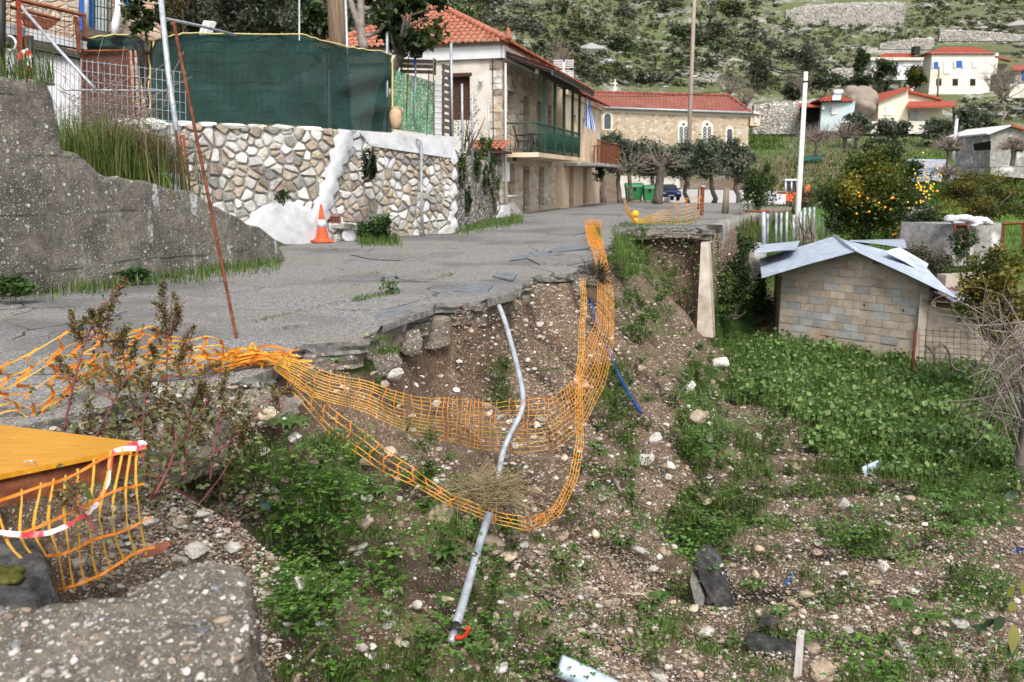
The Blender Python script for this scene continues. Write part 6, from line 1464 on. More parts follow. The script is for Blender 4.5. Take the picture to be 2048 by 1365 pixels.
def leafcols(idx, n, cols, rg, var=.35):
    cols = np.array(cols); k = idx.max() + 1; base = cols[rg.integers(0, len(cols), k)]; t_ = rg.uniform(1 - var, 1 + var, (k, 1))
    return (base * t_)[idx] * rg.uniform(.65, 1.35, (n, 1))
def limbs(mb, base, top, crown, n, r0, rg, m=5, twig=0):
    """tapered trunk with limbs reaching into the crown"""
    base, top = np.array(tuple(base)), np.array(tuple(top)); k = 6
    pts = [base + (top - base) * i / k + np.array((rg.normal() * .05, rg.normal() * .05, 0)) * np.linalg.norm(top - base) * .6 * (0 < i < k) for i in range(k + 1)]
    tube(mb, pts, np.linspace(r0, r0 * .6, k + 1) * np.array([1.25] + [1] * k), 9)
    for i in range(n):
        d = rg.normal(size=3); d[2] = abs(d[2]) * .9; d /= np.linalg.norm(d); e = np.array(tuple(crown[0])) + d * np.array(crown[1]) * rg.uniform(.55, .95); s = pts[-1] if i % 2 else pts[-2]
        mid = (s + e) / 2 + rg.normal(size=3) * .12 * np.linalg.norm(e - s)
        tube(mb, smoothpts([s, mid, e], m), np.linspace(r0 * .45, r0 * .06, m), 5)
        for j in range(twig):
            f = rg.uniform(.4, 1); s2 = mid * (1 - f) + e * f; e2 = s2 + rg.normal(size=3) * np.array(crown[1]) * .35; e2[2] += .1 * crown[1][2]
            tube(mb, [s2, (s2 + e2) / 2 + rg.normal(size=3) * .04, e2], [r0 * .12, r0 * .07, r0 * .03], 4)
def tree(lb, nm, base, c, rad, nleaf, lsize, cols, r0=.12, seed=1, clumps=28, cr=.34, nl=7, group=None, asp=2.2, cat='tree', bark=None, hollow=.35, twig=0):
    rg = np.random.default_rng(seed); base = Vector(base); c = Vector(c); t = thing(nm, lb, cat, tuple(base), group)
    b = MB(); limbs(b, base, c - Vector((0, 0, rad[2] * .45)), (c, rad), nl, r0, rg, twig=twig); obj('trunk', b, bark or mBark, t)
    if nleaf:
        p, idx = crown_pts(nleaf, rad, rg, clumps, cr, hollow); V, F, Cc = quads(p + np.array(c), lsize * 1.55, rg, min(asp, 2.4), .4, leafcols(idx, nleaf, cols, rg)); b = MB(); b.add(V, F, Cc); obj('crown', b, mLeaf, t)
    return t
def gz(p): return Vector((p[0], p[1], H1(p[0], p[1])))
CIT = [(.030, .055, .010), (.045, .075, .013), (.085, .095, .016), (.15, .135, .020), (.035, .06, .012)]
OLV = [(.085, .105, .065), (.12, .14, .095), (.06, .08, .048), (.15, .165, .12)]
DRK = [(.022, .045, .012), (.035, .06, .016), (.055, .085, .02)]
# orange tree behind the shed
Y = 31.; c = at(1740, 388, Y); ot = tree('dense orange tree with a few oranges behind the tin roof', 'orange_tree', gz(at(1745, 500, Y)), c, (1.8, 1.6, 1.9), 21000, .10, [tuple(x * 1.5 for x in q) for q in CIT], .13, 3, 60, .30, hollow=.3)
fr = ICO[1]
def fruit(tr, pix, Y, r, m_, nm):
    me = MB().add(fr[0] * r, fr[1]).mesh(nm, m_, (0, 0, 0), True)
    for u, v in pix: put(nm, me, at(u, v, Y), parent=tr)
fruit(ot, [(1717, 386), (1719, 393), (1735, 397), (1738, 424), (1713, 428), (1783, 397), (1786, 396), (1781, 420), (1758, 406), (1797, 457), (1791, 468), (1786, 470), (1770, 415)], Y - 1.65, .042, mFruit, 'orange')
# lemon tree
lem = tree('sparse lemon tree hung with many yellow lemons right of the orange tree', 'lemon_tree', gz(at(1850, 480, 30)), at(1850, 385, 30), (.8, .8, 1.1), 260, .07, CIT, .05, 8, 14, .4, nl=10, twig=2)
rr_ = random.Random(4); fruit(lem, [(1850 + rr_.gauss(0, 17), 372 + rr_.gauss(0, 26)) for _ in range(52)], 29.6, .034, mLemon, 'lemon')
tree('bushy citrus tree with yellow green leaves at the right border', 'citrus_tree', gz(at(2000, 760, 15.5)), at(2010, 580, 15.5), (.85, .8, 1.05), 5200, .07, [(.10, .105, .014), (.16, .145, .02), (.06, .085, .014), (.20, .17, .025)], .06, 12, 30, .3, nl=9)
tree('second citrus tree with yellow leaves above the ruined wall', 'citrus_tree', gz(at(1985, 470, 30)), at(1975, 395, 30), (1.7, 1.3, .95), 6500, .08, [(.12, .115, .02), (.17, .15, .025), (.07, .09, .02), (.2, .17, .03)], .1, 13, 30, .3)
tree('small citrus shrub over the end of the lean-to roof', 'citrus_tree', gz(at(1945, 700, 17)), at(1985, 650, 17), (.34, .3, .4), 1000, .065, [(.12, .115, .015), (.2, .17, .02), (.06, .085, .014)], .03, 14, 16, .3, nl=5)
# olives and other trees round the plaza
for k, (u, v, ru, rv, Y, vb, lb) in enumerate([(1235, 305, 45, 38, 64, 398, 'olive tree left of the pollard trunks below the church'), (1300, 318, 42, 40, 72, 398, 'olive tree behind the thick pollard trunk'), (1200, 300, 28, 35, 60, 395, 'olive tree behind the rusty balcony'), (1368, 322, 42, 40, 70, 392, 'olive tree around the foot of the wooden pole'), (1420, 315, 45, 42, 66, 392, 'broad olive tree right of the wooden pole'), (1470, 325, 40, 40, 62, 392, 'olive tree right of the plaza nearest the ivy bush')]):
    tree(lb, 'olive_tree', gz(at(u + 8, vb, Y)), at(u, v, Y), (ru * Y / FPX, ru * Y / FPX * .8, rv * Y / FPX), 6500, .17, [tuple(x * 1.25 for x in q) for q in OLV], .2, 30 + k, 40, .36, group=None, asp=3)
def pollard(lb, pts, rads, Y, n, seed, L=.9, nm='pollard_tree', m_=None, tw=.02):
    rg = np.random.default_rng(seed); P_ = [at(u, v, Y) for u, v in pts]; t = thing(nm, lb, 'tree', tuple(P_[0])); b = MB(); tube(b, smoothpts(P_, 9), np.interp(np.linspace(0, 1, 9), np.linspace(0, 1, len(rads)), rads), 9); tp = P_[-1]
    for k in range(5): d = rg.normal(size=3); d[2] = abs(d[2]); d /= np.linalg.norm(d); tube(b, [tp, tp + Vector(d) * L * .5], [rads[-1] * .8, rads[-1] * .5], 6); V, Fc = rockv(1, seed + k, .1, .3); b.add(V * rads[-1] * .9 + np.array(tp + Vector(d) * L * .5), Fc)
    obj('trunk', b, mBark, t); b = MB()
    for k in range(n): d = rg.normal(size=3); d[2] = abs(d[2]) * .8; d /= np.linalg.norm(d); s = tp + Vector(d) * L * .45; e = s + Vector(d) * L * rg.uniform(.3, .8); tube(b, [s, (s + e) / 2 + Vector(rg.normal(size=3)) * .07, e], [tw, tw * .7, tw * .3], 3)
    obj('twig', b, m_ or mBarkP, t, kind='stuff'); return t
mTwP = mat('pinkish_twigs', [(.16, .12, .10), (.25, .19, .16)], 8, bump=.3)
pollard('thick pollard trunk with knobbly head in front of the blue car', [(1316, 410), (1318, 375), (1322, 345), (1322, 335)], [.28, .24, .22, .26], 47, 70, 1, 1.4)
pollard('slim forked pale pollard left of the waste containers', [(1262, 402), (1260, 370), (1258, 345)], [.14, .11, .1], 46, 50, 2, 1.4)
pollard('pollard tree with brown twig ball left of the small white pole', [(1896, 334), (1898, 312), (1898, 300)], [.17, .14, .2], 56, 220, 3, 1.1, m_=mTwP)
pollard('pollard tree at the right border below the farm shed', [(2024, 332), (2027, 312), (2028, 300)], [.17, .14, .2], 56, 220, 4, 1.1, m_=mTwP)
pollard('small dark pollard in front of the grey net', [(1896, 370), (1896, 358), (1896, 350)], [.12, .1, .12], 42, 100, 5, .6, m_=mTwP)
pollard('pollard with brown twigs beside the foot of the white pole', [(1632, 312), (1634, 295), (1634, 285)], [.15, .12, .16], 60, 200, 6, 1.3, m_=mTwP)
pollard('grey pollard left of the orange tree top', [(1692, 305), (1690, 285), (1690, 275)], [.17, .14, .18], 62, 180, 7, 1.3, m_=mTwP)
for k, (u, v, ru, rv, Y, cols, lb) in enumerate([(1755, 205, 0, 0, 0, 0, 0)][:0] + [
        (1713, 250, 32, 22, 95, OLV, 'grey olive bush in front of the grey blue house'), (1790, 258, 40, 24, 98, OLV, 'olive bush before the left half of the yellow house'), (1880, 262, 36, 24, 96, OLV, 'olive bush before the porch of the yellow house'), (1940, 245, 40, 28, 92, OLV, 'olive tree right of the yellow house porch'),
        (1765, 150, 28, 30, 128, DRK + OLV, 'dark tree in front of the low white house'), (1832, 155, 26, 22, 132, CIT, 'fruiting citrus tree left of the large cream house'), (1616, 115, 28, 32, 150, OLV, 'round olive tree on the slope above the white pole'), (1520, 140, 24, 26, 140, OLV, 'round olive bush beside the cable on the hillside'),
        (1650, 160, 40, 20, 118, DRK + OLV, 'dark bushes on the bank above the grey blue house'), (1710, 165, 35, 18, 120, DRK, 'dark shrub above the tan boulder'), (1590, 180, 25, 18, 118, DRK + OLV, 'dark shrub left of the grey blue house'), (1545, 95, 24, 20, 180, OLV, 'dull green shrub by the thin terrace above the olives'), (1990, 265, 30, 18, 80, DRK, 'dark bush behind the farm shed'), (1722, 122, 16, 22, 140, DRK, 'slim dark tree left of the low white house')]):
    c = at(u, v, Y); tree(lb, 'olive_tree' if cols is OLV else 'leafy_tree', gz(at(u, v + rv, Y)), c, (ru * Y / FPX, ru * Y / FPX, rv * Y / FPX), 1700, .32, cols, .2, 60 + k, 24, .36, nl=4, asp=2)
# bare trees
for k, (u, v, ru, rv, Y, lb) in enumerate([(2010, 165, 55, 40, 105, 'bare grey tree in front of the large cream house'), (1460, 170, 45, 38, 118, 'bare pale shrub tree at the right end of the church roof'), (1490, 195, 30, 28, 106, 'leafless bush beside the church gable'), (1600, 165, 30, 25, 112, 'leafless bush on the bank above the white pole'), (1120, 110, 30, 30, 70, 'bare brown tree behind the house roof')]):
    c = at(u, v, Y); tree(lb, 'bare_tree', gz(at(u, v + rv, Y)), c, (ru * Y / FPX, ru * Y / FPX, rv * Y / FPX), 0, .3, OLV, .16, 90 + k, nl=26, twig=6, bark=mBarkP)
# trees behind the netting, top left
bk = tree('dark glossy leaved tree with pale forked trunk left of the hip roof', 'evergreen_tree', (at(722, 120, 20.5).x, 20.5, 2.0), at(815, 40, 20.5), (.95, .7, .85), 2600, .13, DRK, .15, 20, 26, .3, nl=6)
b = MB()
for pts, r0 in ([(728, 100), (720, 60), (700, 0), (692, -40)], .10), ([(728, 100), (722, 50), (722, -40)], .12), ([(722, 75), (755, 65), (775, 40), (790, 0), (800, -30)], .05), ([(765, 55), (762, 25), (748, 0)], .03), ([(765, 30), (775, 10), (785, -20)], .025): P_ = [at(u, v, 20.3) for u, v in pts]; tube(b, smoothpts(P_, 8), np.linspace(r0, r0 * .6, 8), 7)
obj('limb', b, mat('pale_bark', [(.13, .11, .10), (.24, .21, .19), (.34, .31, .28)], 9, bump=.7), bk, kind='stuff')
tree('grey green olive bush rising behind the shade netting', 'olive_tree', (at(520, 90, 25).x, 25, 2), at(510, 25, 25), (1.35, .9, 1.05), 6500, .10, OLV, .12, 21, 40, .3, asp=3.4)
tree('brownish scrub behind the leaning grey pole', 'leafy_tree', (at(385, 90, 27).x, 27, 2), at(385, 25, 27), (.95, .7, 1.0), 3000, .10, [(.13, .11, .04), (.09, .09, .045), (.16, .12, .05), (.06, .08, .03)], .1, 22, 30, .34)
tree('small leafy tree growing against the brown stone house', 'leafy_tree', tuple(at(296, 110, 16.6)), at(285, 20, 16.6), (.42, .4, .45), 420, .12, DRK + [(.08, .10, .03)], .035, 23, 14, .3, nl=7)
for k, (u, v, Y, ru, rv) in enumerate([(640, 50, 46, 60, 45), (560, 10, 70, 80, 40)]): tree(['dark green bush on the hill behind the thick pole', 'dark wood edge at the top behind the netting'][k], 'leafy_tree', gz(at(u, v + rv, Y)), at(u, v, Y), (ru * Y / FPX, ru * Y / FPX * .7, rv * Y / FPX), 2500, .22, DRK + [(.08, .085, .05)], .2, 110 + k, 30, .34)
# ---- hillside shrubs
BUILT = [(1150, 1510, 175, 310), (1500, 1660, 190, 262), (1640, 1725, 178, 270), (1735, 1925, 168, 275), (1735, 1850, 100, 170), (1850, 2025, 90, 195), (2015, 2100, 125, 200), (1560, 1825, -10, 32), (1970, 2100, 240, 330)]
def shrubmesh(seed, cols, n, ls, nm, asp=1.8):
    rg = np.random.default_rng(seed); p, idx = crown_pts(n, (1, 1, .72), rg, 13, .42, .3); p[:, 2] += .45; p[:, 2] = np.maximum(p[:, 2], 0)
    V, F, Cc = quads(p, ls, rg, asp, .5, leafcols(idx, n, cols, rg, .3)); b = MB(); b.add(V, F, Cc); return b
SH = [([(.06, .085, .03), (.075, .10, .038), (.095, .115, .05)], 'dark green rounded shrub growing on the rocky hillside'), ([(.08, .095, .05), (.105, .12, .07), (.065, .08, .042)], 'olive green shrub growing on the rocky hillside'), ([(.13, .135, .105), (.165, .16, .135), (.11, .115, .09)], 'grey shrub growing on the rocky hillside'), ([(.13, .13, .025), (.17, .14, .03), (.08, .10, .02)], 'yellow green shrub growing on the rocky hillside')]
mLeafHr = mat('shrub_leaves', [(.7, .7, .7), (1, 1, 1)], 2, bump=0, attr=True, transl=.12, rough=.8, rnd=.3)
shm = [[shrubmesh(200 + i * 7 + j, SH[i][0], 420, .24, 'shrub').mesh('shrub', mLeafHr) for j in range(4)] for i in range(4)]
rg = np.random.default_rng(77); N = 2300
u = rg.uniform(-30, 2080, N); v = rg.uniform(-25, 300, N); P_ = hit(u, v)
ok = (P_[:, 1] > 70) & (P_[:, 1] < 560)
for a in BUILT: ok &= ~((u > a[0] - 6) & (u < a[1] + 6) & (v > a[2] - 6) & (v < a[3] + 4))
cl = n2(P_[:, 0], P_[:, 1], .03, 4, 6.); ok &= (cl > -.25 + .35 * rg.random(N) - .1) ; ok &= ~((u > 1500) & (v > 190) & (rg.random(N) < .8))
P_, u, v = P_[ok], u[ok], v[ok]; n = len(P_)
sz = np.exp(rg.normal(.55, .38, n)) * np.interp(P_[:, 1], [80, 200, 400], [.65, .95, 1.6]) * np.where(u > 1520, .62, 1.0)
order = np.argsort(-sz / P_[:, 1]); kinds = rg.choice(4, n, p=[.42, .36, .19, .03])
for k in order[:285]:
    i = kinds[k]; s = sz[k]; put('hill_shrub', shm[i][rg.integers(4)], P_[k] - np.array((0, 0, .15 * s)), (0, 0, rg.uniform(0, 6.28)), (s * rg.uniform(.9, 1.4), s * rg.uniform(.9, 1.3), s * rg.uniform(.75, 1.05)), label=SH[i][1], cat='shrub', group='shrubs scattered over the hillside')
for nm, lb, q in (('yellow_shrub', 'bright yellow flowering shrub above the left end of the church roof', (1215, 150)), ('yellow_shrub', 'yellow flowering shrub by the wooden pole on the hillside', (1385, 85)), ('yellow_shrub', 'pale green rounded shrub just behind the white aerial', (1142, 128)), ('yellow_shrub', 'small yellow shrub near the top of the hillside right of the pole', (1455, 20)), ('yellow_shrub', 'narrow yellow shrub right of the other by the church roof', (1228, 143))):
    p = hit1(*q); s = p.y * .012; put(nm, shm[3][1], p, (0, 0, p.x), (s * (1 if 'narrow' not in lb else .5), s, s * .8), label=lb, cat='shrub')
rest = order[285:]
scrub = MB()
for i in range(4):
    kk = rest[kinds[rest] == i]
    if len(kk): b = shrubmesh(300 + i, SH[i][0], 60, .42, 'x'); V, F, Cc = replicate(b.V[0], b.F[0][0], P_[kk], np.stack([sz[kk]] * 3, 1) * .8, rg.uniform(0, 6.28, len(kk))); scrub.add(V, F, np.tile(b.C[0], (len(kk), 1)) * np.repeat(rg.uniform(.7, 1.3, (len(kk), 1)), len(b.V[0]), 0))
# low heath between the shrubs
N = 20000; u = rg.uniform(-30, 2080, N); v = rg.uniform(-25, 262, N); P2 = hit(u, v); ok = (P2[:, 1] > 80)
for a in BUILT: ok &= ~((u > a[0]) & (u < a[1]) & (v > a[2]) & (v < a[3]))
hm = n2(P2[:, 0], P2[:, 1], .06, 4, 3.); ok &= hm > -.2; P2 = P2[ok]; n = len(P2)
hb_ = shrubmesh(400, [(.7, .7, .7), (1, 1, 1)], 26, .6, 'x'); cset = np.array([(.085, .095, .05), (.12, .12, .08), (.065, .08, .038), (.16, .14, .105), (.12, .14, .05)])
s = np.exp(rg.normal(-.95, .4, n)) * np.interp(P2[:, 1], [80, 200, 400], [.6, 1.0, 1.9]); V, F, _ = replicate(hb_.V[0], hb_.F[0][0], P2, np.stack([s * 1.2, s * 1.2, s * .7], 1), rg.uniform(0, 6.28, n))
scrub.add(V, F, np.tile(hb_.C[0], (n, 1)) * np.repeat(cset[rg.integers(0, 5, n)] * rg.uniform(.7, 1.3, (n, 1)), len(hb_.V[0]), 0))
obj('hillside_scrub', scrub, mLeafH, None, 'low scrub covering the hillside between the shrubs', 'scrub', kind='stuff')
N = 3600; u = rg.uniform(-30, 2080, N); v = rg.uniform(-25, 250, N); P3 = hit(u, v); ok = (P3[:, 1] > 90)
for a in BUILT: ok &= ~((u > a[0]) & (u < a[1]) & (v > a[2]) & (v < a[3]))
rm = n2(P3[:, 0], P3[:, 1], .05, 4, 12.); ok &= rm > .02; P3 = P3[ok]; n = len(P3); b = MB(); s = np.exp(rg.normal(-.8, .5, n)) * np.interp(P3[:, 1], [80, 200, 400], [.5, .95, 1.7])
for k in range(4):
    V, F = rockv(0 if k else 1, 500 + k, .5, .3); m = np.arange(n) % 4 == k; q, FF, Cc = replicate(V, F, P3[m], np.stack([s[m] * 1.5, s[m] * 1.2, s[m] * .6], 1), rg.uniform(0, 6.28, m.sum()), None, np.tile([[.36, .35, .33]], (m.sum(), 1)) * rg.uniform(.45, 1.25, (m.sum(), 1))); b.add(q, FF, Cc)
obj('hillside_rocks', b, mPeb, None, 'grey limestone outcrops strewn over the hillside', 'rocks', kind='stuff')
# ---- grass on the terraces behind
def blades(P_, h, w, cols, rg, lean=.5):
    n = len(P_); a = rg.uniform(0, 6.283, n); d = np.stack([np.cos(a), np.sin(a), np.zeros(n)], 1); s = np.stack([-np.sin(a), np.cos(a), np.zeros(n)], 1); hh = (h * rg.uniform(.5, 1.4, n))[:, None]; ww = (w * rg.uniform(.7, 1.3, n))[:, None]; le = (lean * rg.uniform(.1, 1.2, n))[:, None]; z = np.array((0, 0, 1.))
    b0 = P_ - s * ww / 2; b1 = P_ + s * ww / 2; m = P_ + z * hh * .6 + d * hh * le * .25; tip = P_ + z * hh * (1 - .3 * le ** 2) + d * hh * le * .8
    V = np.stack([b0, b1, m + s * ww * .4, m - s * ww * .4, tip], 1).reshape(-1, 3); k = np.arange(n) * 5; F4 = np.stack([k, k + 1, k + 2, k + 3], 1); F3 = np.stack([k + 3, k + 2, k + 4], 1)
    c = np.array(cols)[rg.integers(0, len(cols), n)] * rg.uniform(.6, 1.4, (n, 1)); return V, F4, F3, np.repeat(c, 5, 0)
def addblades(mb, *a, **k): V, F4, F3, Cc = blades(*a, **k); n0 = mb.n; mb.add(V, F4, Cc); mb.F.append((F3 + n0, 0))
GR = [(.085, .165, .028), (.12, .21, .035), (.06, .125, .022), (.17, .21, .06)]
b = MB(); N = 16000; u = rg.uniform(1500, 2080, N); v = rg.uniform(235, 420, N); Pg = hit(u, v); Pg = Pg[(Pg[:, 1] > 30) & (Pg[:, 1] < 110)]; addblades(b, Pg, .30, .09, GR, rg)
u = rg.uniform(1500, 1560, 1500); v = rg.uniform(235, 300, 1500); Pg = hit(u, v); addblades(b, Pg, .4, .12, GR, rg)
N = 9000; u = rg.uniform(1480, 2080, N); v = rg.uniform(400, 560, N); Pg = hit(u, v); Pg = Pg[(Pg[:, 1] > 22) & (Pg[:, 1] < 45)]; addblades(b, Pg, .35, .03, GR + [(.14, .12, .06)], rg)
obj('terrace_grass', b, mLeaf, None, 'green grass on the terraces behind the orange tree', 'grass', kind='stuff')
# ---- ivy, hedges, shrubs in the middle distance
def bush(lb, u, v, ru, rv, Y, n, ls, cols, seed, nm='shrub', dy=.8, cat='shrub', asp=1.6, m_=None, clumps=24, base=None):
    rg = np.random.default_rng(seed); c = at(u, v, Y); r = (ru * Y / FPX, ru * Y / FPX * dy, rv * Y / FPX); p, idx = crown_pts(n, r, rg, clumps, .36, .25); P_ = p + np.array(c); g = H(P_[:, 0], P_[:, 1]); P_[:, 2] = np.maximum(P_[:, 2], g - .02)
    V, F, Cc = quads(P_, ls, rg, asp, .5, leafcols(idx, n, cols, rg)); b = MB(); b.add(V, F, Cc); t = thing(nm, lb, cat, tuple(gz(c) if base is None else base)); obj('foliage', b, m_ or mLeaf, t)
    b = MB()
    for k in range(6): e = np.array(c) + rg.normal(size=3) * np.array(r) * .5; s = np.array((c.x + rg.normal() * r[0] * .2, c.y, c.z - r[2])); tube(b, [s, (s + e) / 2 + rg.normal(size=3) * .05, e], [.025, .018, .008], 4)
    obj('stem', b, mBark, t, kind='stuff'); return t
IVY = [(.045, .095, .022), (.075, .14, .03), (.03, .065, .016)]
bush('leafy green bush with ivy at the end of the retaining wall', 1518, 375, 34, 50, 33, 3600, .10, [(.05, .09, .02), (.08, .13, .03), (.03, .06, .015)], 1)
bush('dry pinkish bramble behind the white pole foot', 1615, 395, 40, 22, 37, 900, .10, [(.17, .11, .10), (.12, .09, .08), (.08, .09, .05)], 2)
bush('dark ivy hanging over the retaining wall', 1475, 492, 45, 25, 26.5, 1800, .10, IVY, 3, 'ivy_plant', .5, 'ivy'); bush('ivy and brambles below the retaining wall left of the shed', 1460, 575, 50, 65, 22.5, 3800, .09, [(.05, .10, .02), (.09, .14, .03), (.03, .06, .014)], 4, 'ivy_plant', .6, 'ivy')
bush('dark undergrowth in the corner left of the shed', 1525, 590, 30, 60, 25.5, 1800, .09, IVY, 5); bush('ivy hedge covering the wall right of the orange tree', 1850, 445, 55, 30, 29, 2600, .10, [(.045, .075, .022), (.07, .10, .03), (.03, .055, .018)], 6, 'ivy_plant', .5, 'ivy')
bush('brown dry bramble behind the tin roof right side', 1870, 520, 55, 42, 25.5, 2200, .09, [(.13, .10, .075), (.10, .09, .055), (.18, .14, .10), (.06, .08, .03)], 7); bush('green climber on the ruined wall below its window', 1925, 490, 28, 34, 26, 1300, .09, IVY + [(.12, .10, .03)], 8, 'ivy_plant', .5, 'ivy')
bush('dark bush between the pale posts and orange tree', 1672, 430, 30, 38, 30.5, 1700, .09, DRK, 9)
bush('dark climbing shrub on the stone wall face', 738, 325, 20, 38, 18.4, 1500, .06, [(.012, .025, .01), (.02, .035, .014), (.03, .05, .02)], 10, 'wall_shrub', .5); bush('green mallow mound at the foot of the stone wall', 750, 462, 42, 34, 18.0, 2600, .065, IVY + [(.06, .12, .025)], 11, 'mallow_plant', .6, 'plant', 1.2); bush('small fern tuft low on the white plaster', 562, 392, 14, 14, 16.7, 400, .06, IVY, 12, 'wall_fern', .4, 'fern')
for k, (u, v, ru, rv, Y) in enumerate([(925, 340, 10, 36, 21.9), (955, 330, 9, 34, 24.4), (990, 385, 12, 45, 28.0), (972, 360, 9, 30, 26.0), (935, 400, 9, 30, 22.8), (985, 330, 8, 20, 27.8)]):
    bush(['topmost left ivy strand on the old wall by the white edge', 'tall yellow green ivy strand mid old wall', 'long ivy strand at the house end of the old wall', 'ivy strand between mid wall and the house', 'low ivy patch by the white wall edge', 'small ivy patch near the wall top by the house'][k], u, v, ru, rv, Y, 600, .07, IVY + [(.07, .12, .02)], 20 + k, 'ivy_plant', .3, 'ivy')
bush('dry vine tangle before the brown window', 935, 240, 40, 60, 24, 700, .05, [(.10, .085, .075), (.15, .12, .10), (.05, .07, .03)], 31); bush('spiky green plant below the porch canopy', 970, 290, 16, 18, 25, 350, .16, [(.07, .14, .02), (.10, .18, .03)], 32, 'spiky_plant', .6, 'plant', 5)
bush('small green shrub showing past the rusty balcony', 1200, 345, 14, 18, 45, 700, .12, IVY, 33)
# fallen-looking bare shrub at the right border
rg = np.random.default_rng(5); o = gz(at(2040, 900, 11.5)); t = thing('bare_shrub', 'large leafless grey shrub arching in from the right border', 'shrub', tuple(o)); b = MB(); b2 = MB()
tube(b, smoothpts([o, at(2055, 850, 11.3), at(2050, 780, 11.2), at(2060, 700, 11.2)], 8), np.linspace(.10, .05, 8), 7)
for k in range(46):
    s = np.array(at(2050 + rg.normal() * 12, rg.uniform(640, 900), 11.3 + rg.normal() * .3)); e = np.array(at(rg.uniform(1860, 2040) if k % 3 else rg.uniform(1960, 2090), rg.uniform(580, 900), 11.3 + rg.normal() * .8)); m = (s + e) / 2 + np.array((0, 0, rg.uniform(-.1, .35))); Q = smoothpts([s, m, e], 9); tube(b, Q, np.linspace(.014, .003, 9), 4)
    for j in range(5): i = rg.integers(2, 8); e2 = Q[i] + rg.normal(size=3) * .25; tube(b2, [Q[i], (Q[i] + e2) / 2 + rg.normal(size=3) * .03, e2], [.005, .004, .002], 3)
obj('branch', b, mat('grey_branch', [(.12, .10, .09), (.24, .21, .19)], 10, bump=.4), t, kind='stuff'); obj('twig', b2, mBarkP, t, kind='stuff')
b = MB()
for pts in ([(1872, 720), (1868, 700), (1885, 690), (1898, 705), (1905, 735), (1930, 745)], [(1850, 690), (1865, 705), (1872, 730)]): tube(b, smoothpts([at(u, v, 14.5) for u, v in pts], 14), .022, 5)
tag(obj('dead_vine', b, mBark), 'dark looping dead vine before the lean-to wall', 'vine')
b = MB()
for k in range(12): tube(b, [at(1838 + k * 14, 655 + k, 18.3), at(1838 + k * 14, 735 + k, 18.3)], .006, 3)
for k in range(7): tube(b, [at(1838, 660 + k * 11, 18.3), at(1992, 670 + k * 11, 18.3)], .006, 3)
tag(obj('wire_fence', b, mIron), 'square wire fence standing before the lean-to', 'wire fence')
# ------------------------------------------------------------------ orange barrier netting
def net(nm, lb, inner, outer, nl, cell, wl, wb, off, seed, swap=0, fixY=None, ncol=None, wob=.02, foldamp=0, ragged=0):
    """netting between two edges given by picture points; strands along it, bands across"""
    rg = np.random.default_rng(seed); K = 60
    I, O = np.array(densify(inner, K)), np.array(densify(outer, K))
    if fixY is None:
        M = hit((I[:, 0] + O[:, 0]) / 2, (I[:, 1] + O[:, 1]) / 2); Y = M[:, 1]
        Yi, Yo = hit(I[:, 0], I[:, 1])[:, 1], hit(O[:, 0], O[:, 1])[:, 1]
        lim = np.minimum(np.minimum(Yi, Yo), Y)
        Y = np.array([np.min(lim[max(0, i - 3):i + 4]) for i in range(K)]); Y = np.convolve(np.pad(Y, 4, 'edge'), np.ones(9) / 9, 'valid') - off
    else: Y = np.interp(np.linspace(0, 1, K), np.linspace(0, 1, len(fixY)), fixY)
    A = np.array([at(u, v, y) for (u, v), y in zip(I, Y)]); B = np.array([at(u, v, y) for (u, v), y in zip(O, Y)])
    cum = np.concatenate([[0], np.cumsum(np.linalg.norm(np.diff((A + B) / 2, axis=0), axis=1))]); Lg = cum[-1]
    def P(s, t_):
        a = np.stack([np.interp(s, cum, A[:, k]) for k in range(3)], -1); b = np.stack([np.interp(s, cum, B[:, k]) for k in range(3)], -1)
        w = b - a; t_ = np.asarray(t_)[..., None] if np.ndim(t_) else t_
        p = a + w * t_; bul = np.sin(np.pi * t_) * (.25 * np.linalg.norm(w, axis=-1)[..., None]); tt = np.broadcast_to(t_, p.shape[:-1] + (1,))
        d = np.array((-.0, -1, .15)); p = p + d * bul * .5 + d * foldamp * np.sin(tt * 19 + np.asarray(s)[..., None] * 2.3)
        return p + wob * fbm(p * 4 + seed, 2)[..., None] * np.array((.6, .4, .9))
    t = thing(nm, lb, 'barrier netting', tuple((A + B)[K // 2] / 2)); bs, bb = MB(), MB()
    ts = np.linspace(0, 1, nl) + rg.normal(size=nl) * .012; ns = max(20, int(Lg / cell) * 3); s = np.linspace(0, Lg, ns)
    for q in ts: ribbon(bs, P(s, np.clip(q + .02 * np.sin(s * 3 + q * 9), 0, 1)), wl, None, None, 0, .6)
    nb = int(Lg / cell); qq = np.linspace(-.03, 1.03, 2 * nl + 3)
    for k in range(nb + 1):
        if ragged and rg.random() < ragged: continue
        sk = np.clip(k * cell + .25 * cell * np.sin(qq * 7 + k) * .6, 0, Lg); ribbon(bb, P(sk, qq), wb * (1 + .5 * np.abs(np.cos(np.linspace(0, math.pi * (nl - 1), len(qq))))), None, None, 0, .5)
    obj('long_strand', bs, mNetO if swap else mNetY, t, kind='stuff'); obj('cross_band', bb, mNetY if swap else mNetO, t, kind='stuff'); return t
inner = [(556, 712), (640, 735), (740, 768), (850, 797), (950, 803), (1040, 802), (1100, 800), (1145, 765), (1168, 700), (1192, 640), (1196, 570), (1190, 520), (1175, 480), (1170, 452)]
outer = [(548, 738), (610, 790), (740, 832), (850, 872), (950, 895), (1040, 908), (1110, 900), (1170, 850), (1210, 770), (1228, 680), (1228, 600), (1216, 530), (1206, 490), (1188, 452)]
net('barrier_netting', 'main orange barrier netting sagging across the slide from bar to verge', inner, outer, 11, .10, .0056, .005, .25, 1, ragged=.08)
